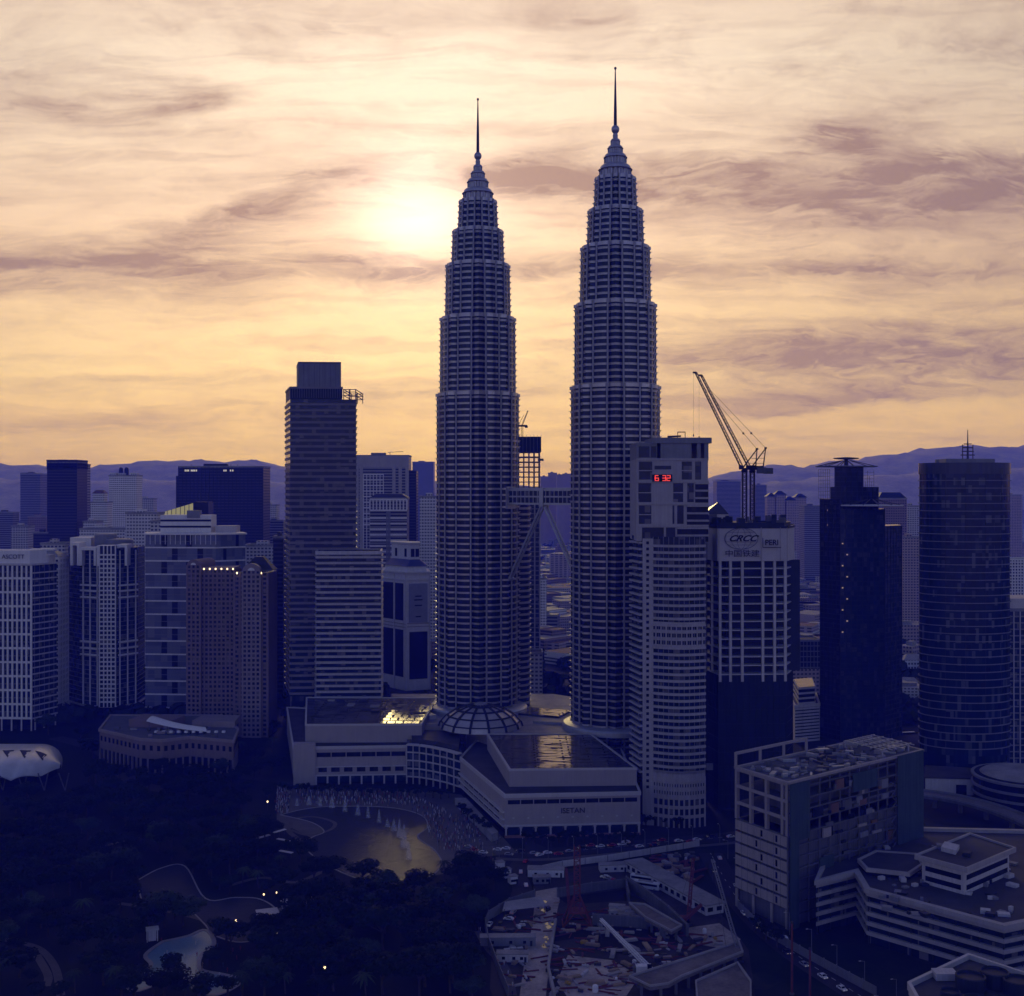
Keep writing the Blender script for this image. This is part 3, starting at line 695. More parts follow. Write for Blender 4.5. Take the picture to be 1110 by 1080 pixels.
for o in bn.children: o.location = (0, 0, 0)
for y in (676, 679.5): bands(t, W1, W2, [Z(y, 1085)], .7, .4, STONE, 'string_course'); bands(t, W0, W1, [Z(y, 1090)], .7, .4, STONE, 'string_course')
for ww in ((W0, W1), (W1, W2)):
    bands(t, *ww, [zt - 1.2], 1.6, 1.4, WHITE, 'cornice', 1.0); bands(t, *ww, [Z(629, 1085)], 1.0, .8, WHITE, 'cornice', .6)
    posts(t, *ww, [.02, .54 if ww[0] is W0 else .98, .98], 0, zt - 1.5, 1.0, .5, WHITE, 'pilaster')
MB().prism(offset(q, -3), zt, zt + 5, top=offset(q, -4)).build('attic', WHITE, t)
q2 = offset(q, -2.5); BLUE = mat('blue_roof', (.07, .08, .17), .5, var=.2)
MB().prism(q2, zt + 5, zt + 12, top=offset(q, -11)).build('hip_roof', BLUE, t)
m2 = MB().prism(offset(q, -9.5), zt + 8, Z(590, 1110)).build('lantern', WHITE, t)
qq = offset(q, -9.5)
for i in range(len(qq)):
    A, B = qq[i], qq[(i + 1) % len(qq)]
    if facing(t, A, B): posts(m2, A, B, mids(2), zt + 13, Z(594, 1110), 3.5, .15, PANEL, 'lantern_window')
MB().prism(offset(q, -8.5), Z(590, 1110), Z(587.5, 1110)).build('lantern_roof', CONC, t)
# ---------------------------------------------------------------- shopping centre at the foot of the towers
MALL = mat('mall_stone', (.34, .30, .27), .75, var=.14, streak=.45)
MALLB = mat('mall_trim', (.48, .45, .42), .6, var=.12, streak=.3)
def panel_roof(name, sx, sy):
    m_ = bpy.data.materials.new(name); m_.use_nodes = True; nt = m_.node_tree; q = Nodes(nt); b = nt.nodes['Principled BSDF']
    tcn = q.n('ShaderNodeTexCoord'); pos = tcn.outputs['Object']
    x, y, z = q.sep(pos)
    br = q.n('ShaderNodeTexBrick'); q.put(br.inputs['Vector'], q.comb(q.m('MULTIPLY', x, 1 / sx), q.m('MULTIPLY', y, 1 / sy), 0.0))
    br.inputs['Scale'].default_value = 1; br.inputs['Mortar Size'].default_value = .06; br.inputs['Brick Width'].default_value = 1.6; br.inputs['Row Height'].default_value = .5; br.offset = .37; br.squash = 1.4
    ns = q.noise(q.comb(q.m('MULTIPLY', x, .06), q.m('MULTIPLY', y, .34), 0.0), 1.0, 6, .7, .4)
    gap = q.m('GREATER_THAN', ns, .535)
    f = q.m('MAXIMUM', br.outputs['Fac'], gap)
    q.put(b.inputs['Base Color'], q.mix(f, (.05, .055, .07), (.02, .02, .022)))
    q.put(b.inputs['Roughness'], q.m('ADD', .1, q.m('MULTIPLY', f, .7)))
    q.put(b.inputs['Specular IOR Level'], q.m('SUBTRACT', .5, q.m('MULTIPLY', f, .45)))
    bp = q.n('ShaderNodeBump'); bp.inputs['Strength'].default_value = .5; bp.inputs['Distance'].default_value = .3; q.put(bp.inputs['Height'], q.m('SUBTRACT', q.m('MULTIPLY', ns, .25), q.m('MULTIPLY', f, .2))); q.put(b.inputs['Normal'], bp.outputs[0])
    return m_
PROOF = panel_roof('roof_panels', 9, 7)
t = thing('shopping_centre', 'long stone shopping centre with a glass dome and shiny flat roofs at the towers feet', 'mall', (0, 700, 0))
def L(p): return (p[0], p[1] - 700)
# left wing
lo = ccw([L(P(318, 737)), L(P(441, 742)), L(P(470, 850)), L(P(311, 872))])
up = ccw([L(P(331, 752)), L(P(457, 754)), L(P(474, 848)), L(P(332, 850))])
lw = MB().prism(lo, 4.2, 22.5).build('wing', MALL, t)
MB().prism(offset(lo, -2.5), 0, 4.2).build('shopfront', GLASSD, lw)
MB().ring(offset(lo, -.6), offset(lo, .35), 21.6, 23.4).build('coping', MALLB, lw)
MB().prism(offset(lo, -.55), 22.3, 22.7).build('terrace_roof', ROOF, lw)
uw = MB().prism(up, 22.7, 33.6).build('upper_storey', MALL, t)
MB().ring(offset(up, -.8), offset(up, .3), 33.2, 34.4).build('coping', MALLB, uw)
MB().prism(offset(up, -.78), 33.4, 33.9).build('panel_roof', PROOF, uw)
for k in range(14):
    x = X(340 + k * 9.2, 760) + rnd.uniform(-3, 3); y = rnd.uniform(62, 140)
    MB().box(x - rnd.uniform(1.5, 4), x + rnd.uniform(1.5, 4), y, y + rnd.uniform(2, 9), 33.9, 33.9 + rnd.uniform(.5, 1.6)).build('roof_unit', (ROOFPALE, DARK, ROOF)[k % 3], uw)
SOLAR = mat('mirror_panel', (.05, .047, .044), .12, var=.15, spec=.10)
for i in range(5):
    for j in range(7):
        if (i * 7 + j * 3) % 11 == 4: continue
        x0_ = X(417 + i * 8.6, 790) + j * .9; xa, xb, ya, yb_ = x0_ + .25 * (j % 3), x0_ + 4.1 + .5 * ((i + j) % 2), 56 + j * 9.6, 56 + j * 9.6 + 6.2 + (i * j) % 3
        MB().add([(xa, ya, 33.95), (xb, ya, 33.95), (xb, yb_, 33.95), (xa, yb_, 33.95), (xa, ya, 34.2), (xb, ya, 34.2), (xb, yb_, 34.2 + (yb_ - ya) * .044), (xa, yb_, 34.2 + (yb_ - ya) * .044)], [[3, 2, 1, 0], [4, 5, 6, 7], [0, 1, 5, 4], [1, 2, 6, 5], [2, 3, 7, 6], [3, 0, 4, 7]]).build('glass_panel', SOLAR, uw)
posts(t, L(P(331, 752)), L(P(457, 754)), lin(28), 23.6, 33, .14, .06, STONE, 'panel_joint')
A, B = L(P(318, 737)), L(P(441, 742))
posts(t, A, B, mids(6, .2, .99), 16.8, 19.6, 8.6, .05, GLASSD, 'window_strip')
posts(t, A, B, mids(7, .2, .99), 7.6, 10.4, 5.2, .10, GLASSD, 'window')
bands(t, L(P(341, 738)), B, [10.6], .5, 1.1, MALLB, 'window_hood')
bands(t, L(P(341, 738)), B, [5.2], .7, .9, MALLB, 'string_course'); posts(t, A, B, lin(8, .2, 1), 0, 5.4, 1.0, .7, MALLB, 'column')
posts(t, A, B, mids(7, .2, .99), 1, 5, 8, .12, GLASSB, 'shop_window')
MB().prism([L(P(318, 735.5)), L(P(342, 736.5)), L(P(342, 744)), L(P(319, 744))], 0, 25).build('corner_block', MALL, t)
# glass middle
arc = [L(P(441, 741)), L(P(455, 739)), L(P(470, 733)), L(P(485, 725)), L(P(500, 714))]
md = ccw(arc + [L(P(505, 770)), L(P(441, 775))])
mg = MB().prism(md, 4, 24.5).build('glass_gallery', GLASSB, t)
for A, B in zip(arc, arc[1:]):
    bands(mg, A, B, [4, 9, 14, 19], .8, .6, MALLB, 'floor_band'); posts(mg, A, B, (0, .5), 0, 24, .5, .7, MALLB, 'mullion')
    bands(mg, A, B, [24], .6, 3.2, MALLB, 'canopy', -.4, 1.0)
MB().prism(offset(md, -3), 24.5, 27).build('roof', ROOF, mg)
# right wing
lo = ccw([L(P(547, 626)), L(P(694, 632)), (67, 60), L(P(516, 760)), L(P(499, 713))])
up = ccw([L(P(552, 645)), L(P(690, 648)), L(P(641, 738)), L(P(528, 738))])
rw = MB().prism(lo, 4.5, 21.5).build('wing', MALL, t)
MB().prism(offset(lo, -2.2), 0, 4.5).build('shopfront', GLASSD, rw)
MB().ring(offset(lo, -.6), offset(lo, .4), 20.6, 22.6).build('coping', MALLB, rw)
MB().prism(offset(lo, -.55), 21.3, 21.7).build('terrace_roof', ROOF, rw)
uw = MB().prism(up, 21.7, 30.6).build('upper_storey', MALL, t)
MB().ring(offset(up, -.9), offset(up, .3), 30.2, 31.3).build('coping', MALLB, uw)
MB().prism(offset(up, -.88), 30.4, 30.9).build('panel_roof', PROOF, uw)
A, B = L(P(547, 626)), L(P(694, 632))
posts(t, A, B, mids(10, .02, .98), 17.2, 19.4, 6.4, .05, GLASSD, 'window_strip')
bands(t, A, B, [5.6], .9, .8, MALLB, 'string_course'); posts(t, A, B, lin(9, .01, .99), 0, 5.8, .9, .8, MALLB, 'column'); posts(t, A, B, mids(9, .01, .99), 1, 5.3, 6, .15, GLASSB, 'shop_window')
posts(t, A, B, mids(9, .01, .99), 9.6, 10.4, 1.1, .12, MALLB, 'wall_lamp')
bands(t, A, B, [0], 1.2, 1.4, mat('red_granite', (.25, .13, .10), .5, var=.15), 'plinth')
text('ISETAN', 4.0, INK, t, (X(621, 628.6), L(P(0, 628.7))[1], 13.2), math.atan2(6, 71), 'lettering')
posts(t, L(P(552, 645)), L(P(690, 648)), lin(26), 22.7, 30, .14, .06, STONE, 'panel_joint')
A, B = L(P(499, 713)), L(P(547, 626))
for y0, u0 in ((7.0, .12), (10.5, .12)):
    posts(t, A, B, mids(7, .1, .9), y0, y0 + 1.7, 8.5, .12, GLASSD, 'window')
bands(t, A, B, [12.7, 9.0], .7, 1.4, MALLB, 'ledge'); bands(t, A, B, [5.4], .8, 1.0, MALLB, 'string_course')
MB().prism([L(P(505, 690)), L(P(540, 622)), L(P(533, 617)), L(P(493, 690))], 0, 4.2).build('entrance_canopy', ROOFPALE, t)
# the plateau of roofs between the wings and the towers
pl = ccw([L(P(441, 776)), L(P(506, 771)), L(P(530, 750)), L(P(655, 742)), (78, 62), (96, 130), (30, 190), (-90, 190), (-82, 150)])
MB().prism(pl, 0, 29.5).build('concourse', MALL, t)
MB().prism(offset(pl, -.4), 29.5, 29.9).build('concourse_roof', ROOFPALE, t)
for k, (px, d, w, l, h, r_) in enumerate(((433, 800, 12, 30, 1.5, .3), (452, 815, 6, 34, 2.2, .35), (462, 800, 5, 22, 3, .5), (590, 812, 30, 24, 1.2, -.4), (596, 780, 20, 10, 1.5, -.3), (640, 760, 16, 12, 2, .1), (445, 850, 16, 14, 2, .1))):
    x, y = P(px, d)
    MB().box(-w / 2, w / 2, -l / 2, l / 2, 29.9, 29.9 + h).build('roof_block', (PROOF, ROOFPALE, MALLB)[k % 3], t, (x, y - 700, 0), r_)
for cx_, cy_ in ((LX, LY - 700), (RX, RY - 700)):
    MB().lathe([(34, 29.9), (34, 32.5), (33, 33.6), (30.5, 34.4), (29, 34.6)], 48, cx_, cy_).build('ring_roof', STEEL, t, smooth=False)
# dome
dx_, dy_ = X(521, 768), 68
DOMEG = mat('dome_panel', (.42, .39, .37), .35, metal=.3, var=.2)
dm_ = MB(); prof = [(26.5, 29.9), (25.5, 33), (21.8, 37.2), (16, 40.6), (9, 42.8), (4, 43.6), (.01, 43.9)]
dm_.lathe(prof[:-1] + [(3, 43.7)], 14, dx_, dy_); dome = dm_.build('dome', DOMEG, t)
for i in range(14):
    a_ = 2 * math.pi * i / 14
    rb = MB()
    for (r0, z0), (r1, z1_) in zip(prof[:-2], prof[1:-1]):
        rb.beam((dx_ + r0 * 1.01 * math.cos(a_), dy_ + r0 * 1.01 * math.sin(a_), z0 + .2), (dx_ + r1 * 1.01 * math.cos(a_), dy_ + r1 * 1.01 * math.sin(a_), z1_ + .25), 1.5, .6)
    rb.build('rib', DARK, dome)
for r0, z0 in prof[1:5]:
    MB().lathe([(r0 - .5, z0 - .1), (r0 + .35, z0 + .05), (r0 - .1, z0 + .75), (r0 - .7, z0 + .7)], 14, dx_, dy_).build('hoop', DARK, dome)
MB().lathe([(4.4, 43.3), (4.4, 44.4), (2.6, 45.2), (.3, 45.6)], 14, dx_, dy_).build('lantern', ROOFPALE, dome)

# ---------------------------------------------------------------- balconied tower with the red clock
CLAD = mat('clock_tower_render', (.36, .335, .325), .8, var=.2, streak=.5)
poly = []
arcp = [P(708 + 56 * i / 10, 649 - 5.5 * math.sin(math.pi * i / 10 * .9)) for i in range(11)]
poly = ccw([P(685, 668), P(696.5, 650)] + arcp + [P(767, 690), P(690, 692)])
t, q, c = bld('clock_tower_block', 'pale balconied tower with a red digital clock and stepped square windows at its top', poly, 'skyscraper')
def wp(px, d): return (X(px, d) - c.x, d - c.y)
zs = Z(586, 648)
MB().prism(q, 0, zs + 2).build('glazing', GLASS, t)
al = [(x - c.x, y - c.y) for x, y in arcp]
def arc_band(z, h, pr, m_=CLAD, i0=0, i1=10, name='balcony_band', par=None):
    s_ = al[i0:i1 + 1]; o_ = []
    for i, p in enumerate(s_):
        a_ = Vector(s_[max(0, i - 1)]); b_ = Vector(s_[min(len(s_) - 1, i + 1)]); d = (b_ - a_).normalized(); o_.append((p[0] + d.y * pr, p[1] - d.x * pr))
    inn = [(p[0], p[1] + .6) for p in s_]
    return MB().prism(o_ + inn[::-1], z, z + h).build(name, m_, par or t)
fl = 3.55
b0 = arc_band(0, 1.35, 1.1)
zb = [zs - fl * k for k in range(1, 15)]; zc = [z for z in (Z(703, 648) - fl * k for k in range(0, 19))]
b0.location.z = zb[0]
for z in zb[1:] + zc: again(b0, loc=(0, 0, z))
for z, h in ((Z(676, 648), 2.2), (Z(684, 648), 1.8), (Z(692, 648), 1.8), (Z(700, 648), 1.8), (Z(838, 648), 3.2), (Z(846, 648), 2), (Z(854, 648), 2), (Z(862, 648), 2), (Z(836, 648), 1.5)):
    arc_band(z - h / 2, h, .5, CLAD, name='floor_band')
for i in range(11):
    x, y = al[i]
    MB().box(x - .14, x + .14, y - .45, y + .6, 26, zs + 2).build('fin', GREY, t)
    if i < 10:
        for zz0, zz1 in ((Z(703, 648), Z(676, 648)), (Z(862, 648), Z(836, 648))):
            x2, y2 = al[i + 1]; MB().box((x + x2) / 2 - .35, (x + x2) / 2 + .35, min(y, y2) - .45, min(y, y2) + .9, zz0, zz1).build('pier', CLAD, t)
    MB().box(x - .45, x + .45, y - .5, y + .6, 0, 26).build('column', STONE, t)
arc_band(24.5, 2.4, .8, CLAD, name='floor_band')
for z_ in (5, 10, 15, 20): arc_band(z_, 1.7, .35, STONE, name='floor_band')
p0, p1, p2 = wp(685, 668), wp(696.5, 650), wp(708, 649)
MB().prism([p1, p2, (p2[0], p2[1] + 3), (p1[0], p1[1] + 3)], 0, zs + 1).build('shaft', CLAD, t, (0, -.6, 0))
posts(t, (p1[0], p1[1] - .6), (p2[0], p2[1] - .6), [.5], 0, 0.1, .1, .1, CLAD, 'shaft_joint')
w0 = None
for k in range(42):
    z = 20 + 3.3 * k
    if z > zs - 2: break
    if w0 is None: w0 = MB().box(-.9, .9, -.1, .3, 0, 1.5).build('shaft_window', GLASSD, t, ((p1[0] + p2[0]) / 2, (p1[1] + p2[1]) / 2 - .6, z))
    else: again(w0, loc=((p1[0] + p2[0]) / 2, (p1[1] + p2[1]) / 2 - .6, z))
bands(t, p0, p1, [28 + fl * k for k in range(36)], 1.1, 1.7, CLAD, 'side_balcony')
# the upper block
yf = 650.5 - c.y
def bx_(px0, px1, y0, y1, front, back): return MB().box(X(px0, 650.5) - c.x, X(px1, 650.5) - c.x, yf - front, yf + back, Z(y1, 650.5), Z(y0, 650.5))
bx_(690, 767.5, 498, 586.5, 0, 36).build('upper_block', CLAD, t)
for a_, b_ in ((690, 712.3), (716.2, 749.6), (755.6, 759.6), (763.6, 768)): bx_(a_, b_, 480.5, 498, 0, 36).build('crown_wall', GREY, t)
bx_(689.5, 707, 480, 482.5, .3, 36.4).build('crown_slab', GREY, t); bx_(706.9, 771.3, 474.5, 480.6, .8, 37).build('crown_slab', GREY, t)
for yb in (498, 522, 546, 570): bx_(689.7, 768, yb - 1, yb + 1.2, .5, .2).build('floor_band', CLAD, t)
for xs in ((692.6, 707, 500.5, 520), (739, 750, 500.5, 520), (753.5, 760, 500.5, 520), (692, 706, 524, 544.5), (729.8, 740.5, 524, 544.5), (745, 752, 524, 544.5), (692.6, 706, 548, 568),
           (729, 731, 548, 568), (734, 741, 548, 568), (696, 719.5, 572, 584.5), (722, 732, 572, 584.5), (709.5, 727.5, 505, 509), (692.5, 704, 484, 496), (705.5, 711.5, 484, 496)):
    w_ = bx_(*xs, .12, .2).build('square_window', GLASS, t)
    if xs[3] - xs[2] > 14 and xs[1] - xs[0] > 8: bx_(xs[0], xs[1], (xs[2] + xs[3]) / 2 - .5, (xs[2] + xs[3]) / 2 + .5, .35, .0).build('transom', CLAD, w_)
for px0, ys in ((753.5, (523.5, 531.5, 539.5)), (744.5, (548, 556, 564)), (734, (572, 580))):
    for y0 in ys:
        bx_(px0, 767.8, y0 + 1.6, y0 + 7.4, .3, .2).build('balcony_window', GLASSD, t); bx_(px0, 768.2, y0 - .2, y0 + 1.5, 1.8, .2).build('balcony_band', CLAD, t)
ck = bx_(707, 728.5, 514.5, 522.3, .5, .1).build('clock_panel', mat('clock_black', (.006, .004, .004), .4, var=.1), t)
RED = lamp('red_digit', (1, .07, .04), .8)
SEG = {'6': 'afgedc', '3': 'abgcd', '2': 'abged'}
for ch, pxc in (('6', 712.0), ('3', 719.8), ('2', 724.7)):
    m_ = MB(); w, h, th = 2.9, 3.0 * 1.0, .24
    cx_, cz_ = X(pxc, 650) - c.x, Z(518.4, 650); hw, hh = .88, 1.35; yy0, yy1 = yf - .62, yf - .5
    for s_ in SEG[ch]:
        if s_ in 'agd':
            zc_ = {'a': hh, 'g': 0, 'd': -hh}[s_]; m_.box(cx_ - hw, cx_ + hw, yy0, yy1, cz_ + zc_ - th, cz_ + zc_ + th)
        else:
            xc_ = -hw if s_ in 'fe' else hw; a_, b_ = (0, hh) if s_ in 'fb' else (-hh, 0); m_.box(cx_ + xc_ - th, cx_ + xc_ + th, yy0 - .01, yy1, cz_ + a_ - th * .9, cz_ + b_ + th * .9)
    m_.build('digit', RED, ck)
rg_ = MB()
for x0, x1 in ((723.5, 738),): rg_.beam((X(x0, 660) - c.x, 6, Z(473.6, 660)), (X(x1, 660) - c.x, 6, Z(473, 660)), 1.0)
rg_.beam((X(734.5, 660) - c.x, 6, Z(474.5, 660)), (X(734.5, 660) - c.x, 6, Z(468.5, 660)), .35); rg_.beam((X(742.5, 660) - c.x, 6, Z(474.5, 660)), (X(742.5, 660) - c.x, 6, Z(468.5, 660)), .35)
rg_.beam((X(734.2, 660) - c.x, 6, Z(468.6, 660)), (X(742.8, 660) - c.x, 6, Z(468.6, 660)), .5); rg_.build('roof_gantry', IRON, t)

# ---------------------------------------------------------------- tower under construction behind a lettered hoarding
poly = ccw([P(765.5, 702), P(779, 682), P(852, 684), P(859, 703), P(858, 725), P(768, 725)])
t, q, c = bld('unfinished_tower', 'unfinished concrete tower with open floors below a pale lettered screen and two cranes', poly, 'skyscraper')
def wp(px, d): return (X(px, d) - c.x, d - c.y)
NETS = mat('debris_net', (.016, .022, .034), .8, var=.4, streak=.5)
SCREEN = mat('screen_sheet', (.48, .45, .44), .7, var=.1, streak=.3)
zg = Z(731, 684); z0 = Z(607, 684); z1 = Z(571.5, 684)
MB().prism(offset(q, -6.5), zg, z0).build('core', DARK, t)
for dy_ in (-6, 10): MB().prism([(min(p[0] for p in q) + 1.5, dy_), (max(p[0] for p in q) - 1.5, dy_), (max(p[0] for p in q) - 1.5, dy_ + 1), (min(p[0] for p in q) + 1.5, dy_ + 1)], zg, z0 - .8).build('light_stop_slab', DARK, t)  # slabs added to stop the low sky shining through the open floors
MB().prism(q, 0, zg).build('netted_storeys', NETS, t)
vs_ = offset(q, .25)
for i in range(len(q)):
    A, B = q[i], q[(i + 1) % len(q)]
    if facing(t, A, B): posts(t, A, B, lin(max(2, round((Vector(B) - Vector(A)).length / 3.4))), 0, zg - 1, .2, .35, DARK, 'scaffold_pole'); bands(t, A, B, [8 * k for k in range(1, int(zg / 8))], .25, .3, DARK, 'ledger')
nfl = 13
for k in range(nfl + 1):
    MB().prism(offset(q, rnd.uniform(-.1, .35)), zg + (z0 - zg) * k / nfl - .2, zg + (z0 - zg) * k / nfl + .35).build('floor_slab', CONC, t)
A, B = wp(779, 682), wp(852, 684)
posts(t, A, B, [.02, .175, .35, .655, .83, .99], zg - 4, z0, 1.5, .5, CONC, 'column', 1.0)
for E in (wp(765.5, 702), wp(859, 703), wp(772, 692)): MB().box(E[0] - .6, E[0] + .6, E[1] - .2, E[1] + 1, zg, z0).build('column', CONC, t)
sc = MB().prism(offset(q, 1.0), z0 - .6, z1).build('screen', SCREEN, t)
MB().ring(offset(q, .9), offset(q, 1.35), z1 - .7, z1 + .5).build('rail', DARK, sc)
yb = A[1] - 1.0
posts(sc, (A[0], yb), (B[0], yb), [0.0, .62, .9, 1.0], z0 - .4, z1 - .2, .35, .15, STONE, 'joint')
# emblem: a globe of lines with slanted letters across it
gx, gz = X(803.5, 681) - c.x, Z(584, 681); gw, gh = 9.4, 6.0
gm = MB()
def arcpts(fx, fz): return [(gx + fx(2 * math.pi * i / 40), yb - .28, gz + fz(2 * math.pi * i / 40)) for i in range(41)]
for kx in (1, .62, .25):
    pts = arcpts(lambda a_: gw * kx * math.cos(a_), lambda a_: gh * math.sin(a_))
    for a_, b_ in zip(pts, pts[1:]): gm.beam(a_, b_, .28 if kx == 1 else .16)
for kz in (-.6, -.25, .25, .6):
    w_ = gw * math.sqrt(1 - kz * kz); gm.beam((gx - w_, yb - .28, gz + gh * kz), (gx + w_, yb - .28, gz + gh * kz), .16)
gm.build('globe_emblem', mat('emblem_blue', (.07, .08, .14), .6), sc)
MB().box(gx - 8.5, gx + 9.0, yb - .36, yb - .3, gz - 1.9, gz + 2.1).build('letter_ground', SCREEN, sc)
text('CRCC', 4.8, INK, sc, (gx + .4, yb - .45, gz), 0, 'lettering', .08, .5, .17, 1.2)
text('中国铁建', 4.3, INK, sc, (gx + .5, yb - .3, Z(600.5, 681)), 0, 'lettering', .08, 0, 0, 1.15)
text('PERI', 4.4, INK, sc, (X(836.5, 681) - c.x, yb - .3, Z(588.5, 681)), 0, 'lettering', .08, 0, .08, .95)
fr = MB(); x0, x1 = X(826.8, 681) - c.x, X(846.5, 681) - c.x; za, zb_ = Z(593.5, 681), Z(583.5, 681)
fr.beam((x0, yb - .3, za), (x1, yb - .3, za), .4); fr.beam((x0, yb - .3, zb_), (x0, yb - .3, za), .3); fr.build('sign_frame', INK, sc)
rg = random.Random(5)
fm = MB().prism(offset(q, -1), z1, z1 + 2.5).build('formwork_deck', DARK, t)
for k in range(46):
    A_, B_ = (A, B) if k < 30 else (wp(765.5, 702), wp(779, 682)); u = rg.random(); p = Vector(A_) + (Vector(B_) - Vector(A_)) * u
    h = rg.uniform(2.5, 7.2) * (1.0 if k < 40 else .7); w = rg.uniform(.5, 2.2); y = p.y + rg.uniform(.3, 9)
    MB().box(p.x - w, p.x + w, y, y + rg.uniform(.3, 1.4), z1 + 1, z1 + h).build('formwork_panel', (DARK, NETS, DKCONC)[k % 3], t)
hm_ = MB(); hx = X(763.5, 676) - c.x; hy = 676 - c.y
for sx in (-.7, .7):
    for sy in (-.7, .7): hm_.beam((hx + sx, hy + sy, 0), (hx + sx, hy + sy, Z(705, 676)), .22)
for k in range(48): hm_.beam((hx - .7, hy - .7, k * 2.0), (hx + .7, hy - .7, k * 2.0 + 2), .12)
hm_.build('hoist_mast', STEEL, t)
MB().box(hx - 1, hx + 4.5, hy - 2.6, hy - .8, 24, 27.5).build('hoist_cage', GREY, t)

# pyramid roofed building behind
poly = slab(764, 789, 800, 22)
t, q, c = bld('pyramid_roofed_block', 'building with a dark pyramid roof whose left slope catches the light, behind the unfinished tower', poly)
facade(t, q, 0, Z(560, 800), 40, 3.6, GLASS, CONC, 1.3, .3, CONC)
apx = X(778.5, 811) - c.x
MB().prism(offset(q, .6), Z(560, 800) + 1.4, Z(544.5, 811), top=[(apx - .1, -.1), (apx + .1, -.1), (apx + .1, .1), (apx - .1, .1)]).build('pyramid_roof', mat('slate_roof', (.05, .05, .06), .25, metal=.3, var=.2), t)

# ---------------------------------------------------------------- cranes
CRANE = mat('crane_paint', (.015, .014, .016), .8, var=.2)
def truss(m_, a, b, w0, w1, n, r=.16, sides=4):
    a, b = Vector(a), Vector(b); d = (b - a).normalized(); up = Vector((0, 0, 1)) if abs(d.z) < .9 else Vector((0, 1, 0))
    p = d.cross(up).normalized(); q_ = p.cross(d).normalized()
    offs = [(1, 1), (-1, 1), (-1, -1), (1, -1)] if sides == 4 else [(0, 1.2), (-1, -.6), (1, -.6)]
    rows = [[a + (b - a) * (i / n) + (p * x + q_ * y) * (w0 + (w1 - w0) * i / n) / 2 for x, y in offs] for i in range(n + 1)]
    for k in range(len(offs)): m_.beam(rows[0][k], rows[-1][k], r * 1.4)
    for i in range(n):
        for k in range(len(offs)):
            j = (k + 1) % len(offs); m_.beam(rows[i][k], rows[i + 1][j], r * .7)
            m_.beam(rows[i][k], rows[i][j], r * .6)
    return m_
def luffing_crane(label, d, mast_px, base_y, slew_y, tip, aframe, tail_px, group):
    mx, mz0, mz1 = X(mast_px, d), Z(base_y, d), Z(slew_y, d)
    t = thing('luffing_crane', label, 'crane', (mx, d, mz0), 0, group)
    def w(px, py): return (X(px, d) - mx, 0, Z(py, d) - mz0)
    truss(MB(), (0, 0, 0), (0, 0, mz1 - mz0), 2.3, 2.3, 14, .36).build('mast', CRANE, t)
    MB().lathe([(1.5, mz1 - mz0 - .4), (1.9, mz1 - mz0), (1.9, mz1 - mz0 + 1.0), (1.2, mz1 - mz0 + 1.3)], 14).build('slew_ring', CRANE, t)
    mt = mz1 - mz0 + 1.3; tx = X(tail_px, d) - mx
    MB().box(-3, tx, -1.3, 1.3, mt, mt + .9).build('machinery_deck', CRANE, t)
    MB().box(tx - 4.5, tx + .5, -1.7, 1.7, mt - 2.3, mt + 1.2).build('counterweight', DKCONC, t)
    MB().box(1.0, tx - 5.5, -1.0, 1.0, mt + .9, mt + 2.4).build('winch_house', CRANE, t)
    MB().box(-3.6, -1.2, -2.6, -1.2, mt + .1, mt + 2.4).build('cab', GLASSD, t)
    jt = w(*tip); foot = (-1.6, 0, mt + 1.0)
    truss(MB(), foot, jt, 1.7, 1.1, 26, .30, 3).build('jib', CRANE, t)
    at = w(*aframe); af = MB()
    for sy in (-1, 1): af.beam((-1.0, sy, mt + .9), (at[0], sy * .4, at[2]), .45); af.beam((tx * .55, sy, mt + .9), (at[0], sy * .4, at[2]), .35)
    for u in (.25, .5, .75): af.beam((at[0] * u - (1 - u), 1 - u * .6, mt + .9 + (at[2] - mt - .9) * u), (tx * .55 * (1 - u) + at[0] * u, -1 + u * .6, mt + .9 + (at[2] - mt - .9) * u), .2)
    af.lathe([(.1, at[2] - .6), (.9, at[2] - .2), (.9, at[2] + .4), (.1, at[2] + .7)], 10, at[0]); af.build('a_frame', CRANE, t)
    jb = Vector(foot) + (Vector(jt) - Vector(foot)) * .86
    MB().tube(at, tuple(jb + Vector((0, 0, .5))), .11, n=5).build('luffing_rope', CRANE, t)
    bl = Vector(at) + (jb - Vector(at)) * .25; MB().lathe([(.1, -.7), (.6, -.3), (.6, .3), (.1, .7)], 8).build('pulley_block', CRANE, t, bl)
    for k in (.12, .28):
        p = Vector(foot) + (Vector(jt) - Vector(foot)) * (1 - k * .3)
    hd = MB().box(jt[0] - 1.6, jt[0] + .4, -.5, .5, jt[2] - .5, jt[2] + .5).build('jib_head', CRANE, t)
    MB().tube((jt[0] - 1.2, 0, jt[2]), (jt[0] - 1.2, 0, jt[2] - 36), .045, n=4).build('hoist_rope', CRANE, t)
    MB().box(jt[0] - 1.5, jt[0] - .9, -.3, .3, jt[2] - 37.4, jt[2] - 36).build('hook_block', CRANE, t)
    return t
luffing_crane('black luffing crane on the unfinished tower, its jib reaching a little further out', 700, 807, 571, 511.5, (754, 404), (820.6, 487), 829, 'luffing cranes on the unfinished tower')
luffing_crane('black luffing crane on the unfinished tower, with the longer counterweight tail', 709, 815.5, 571, 512, (760, 407), (830, 486), 836.5, 'luffing cranes on the unfinished tower')
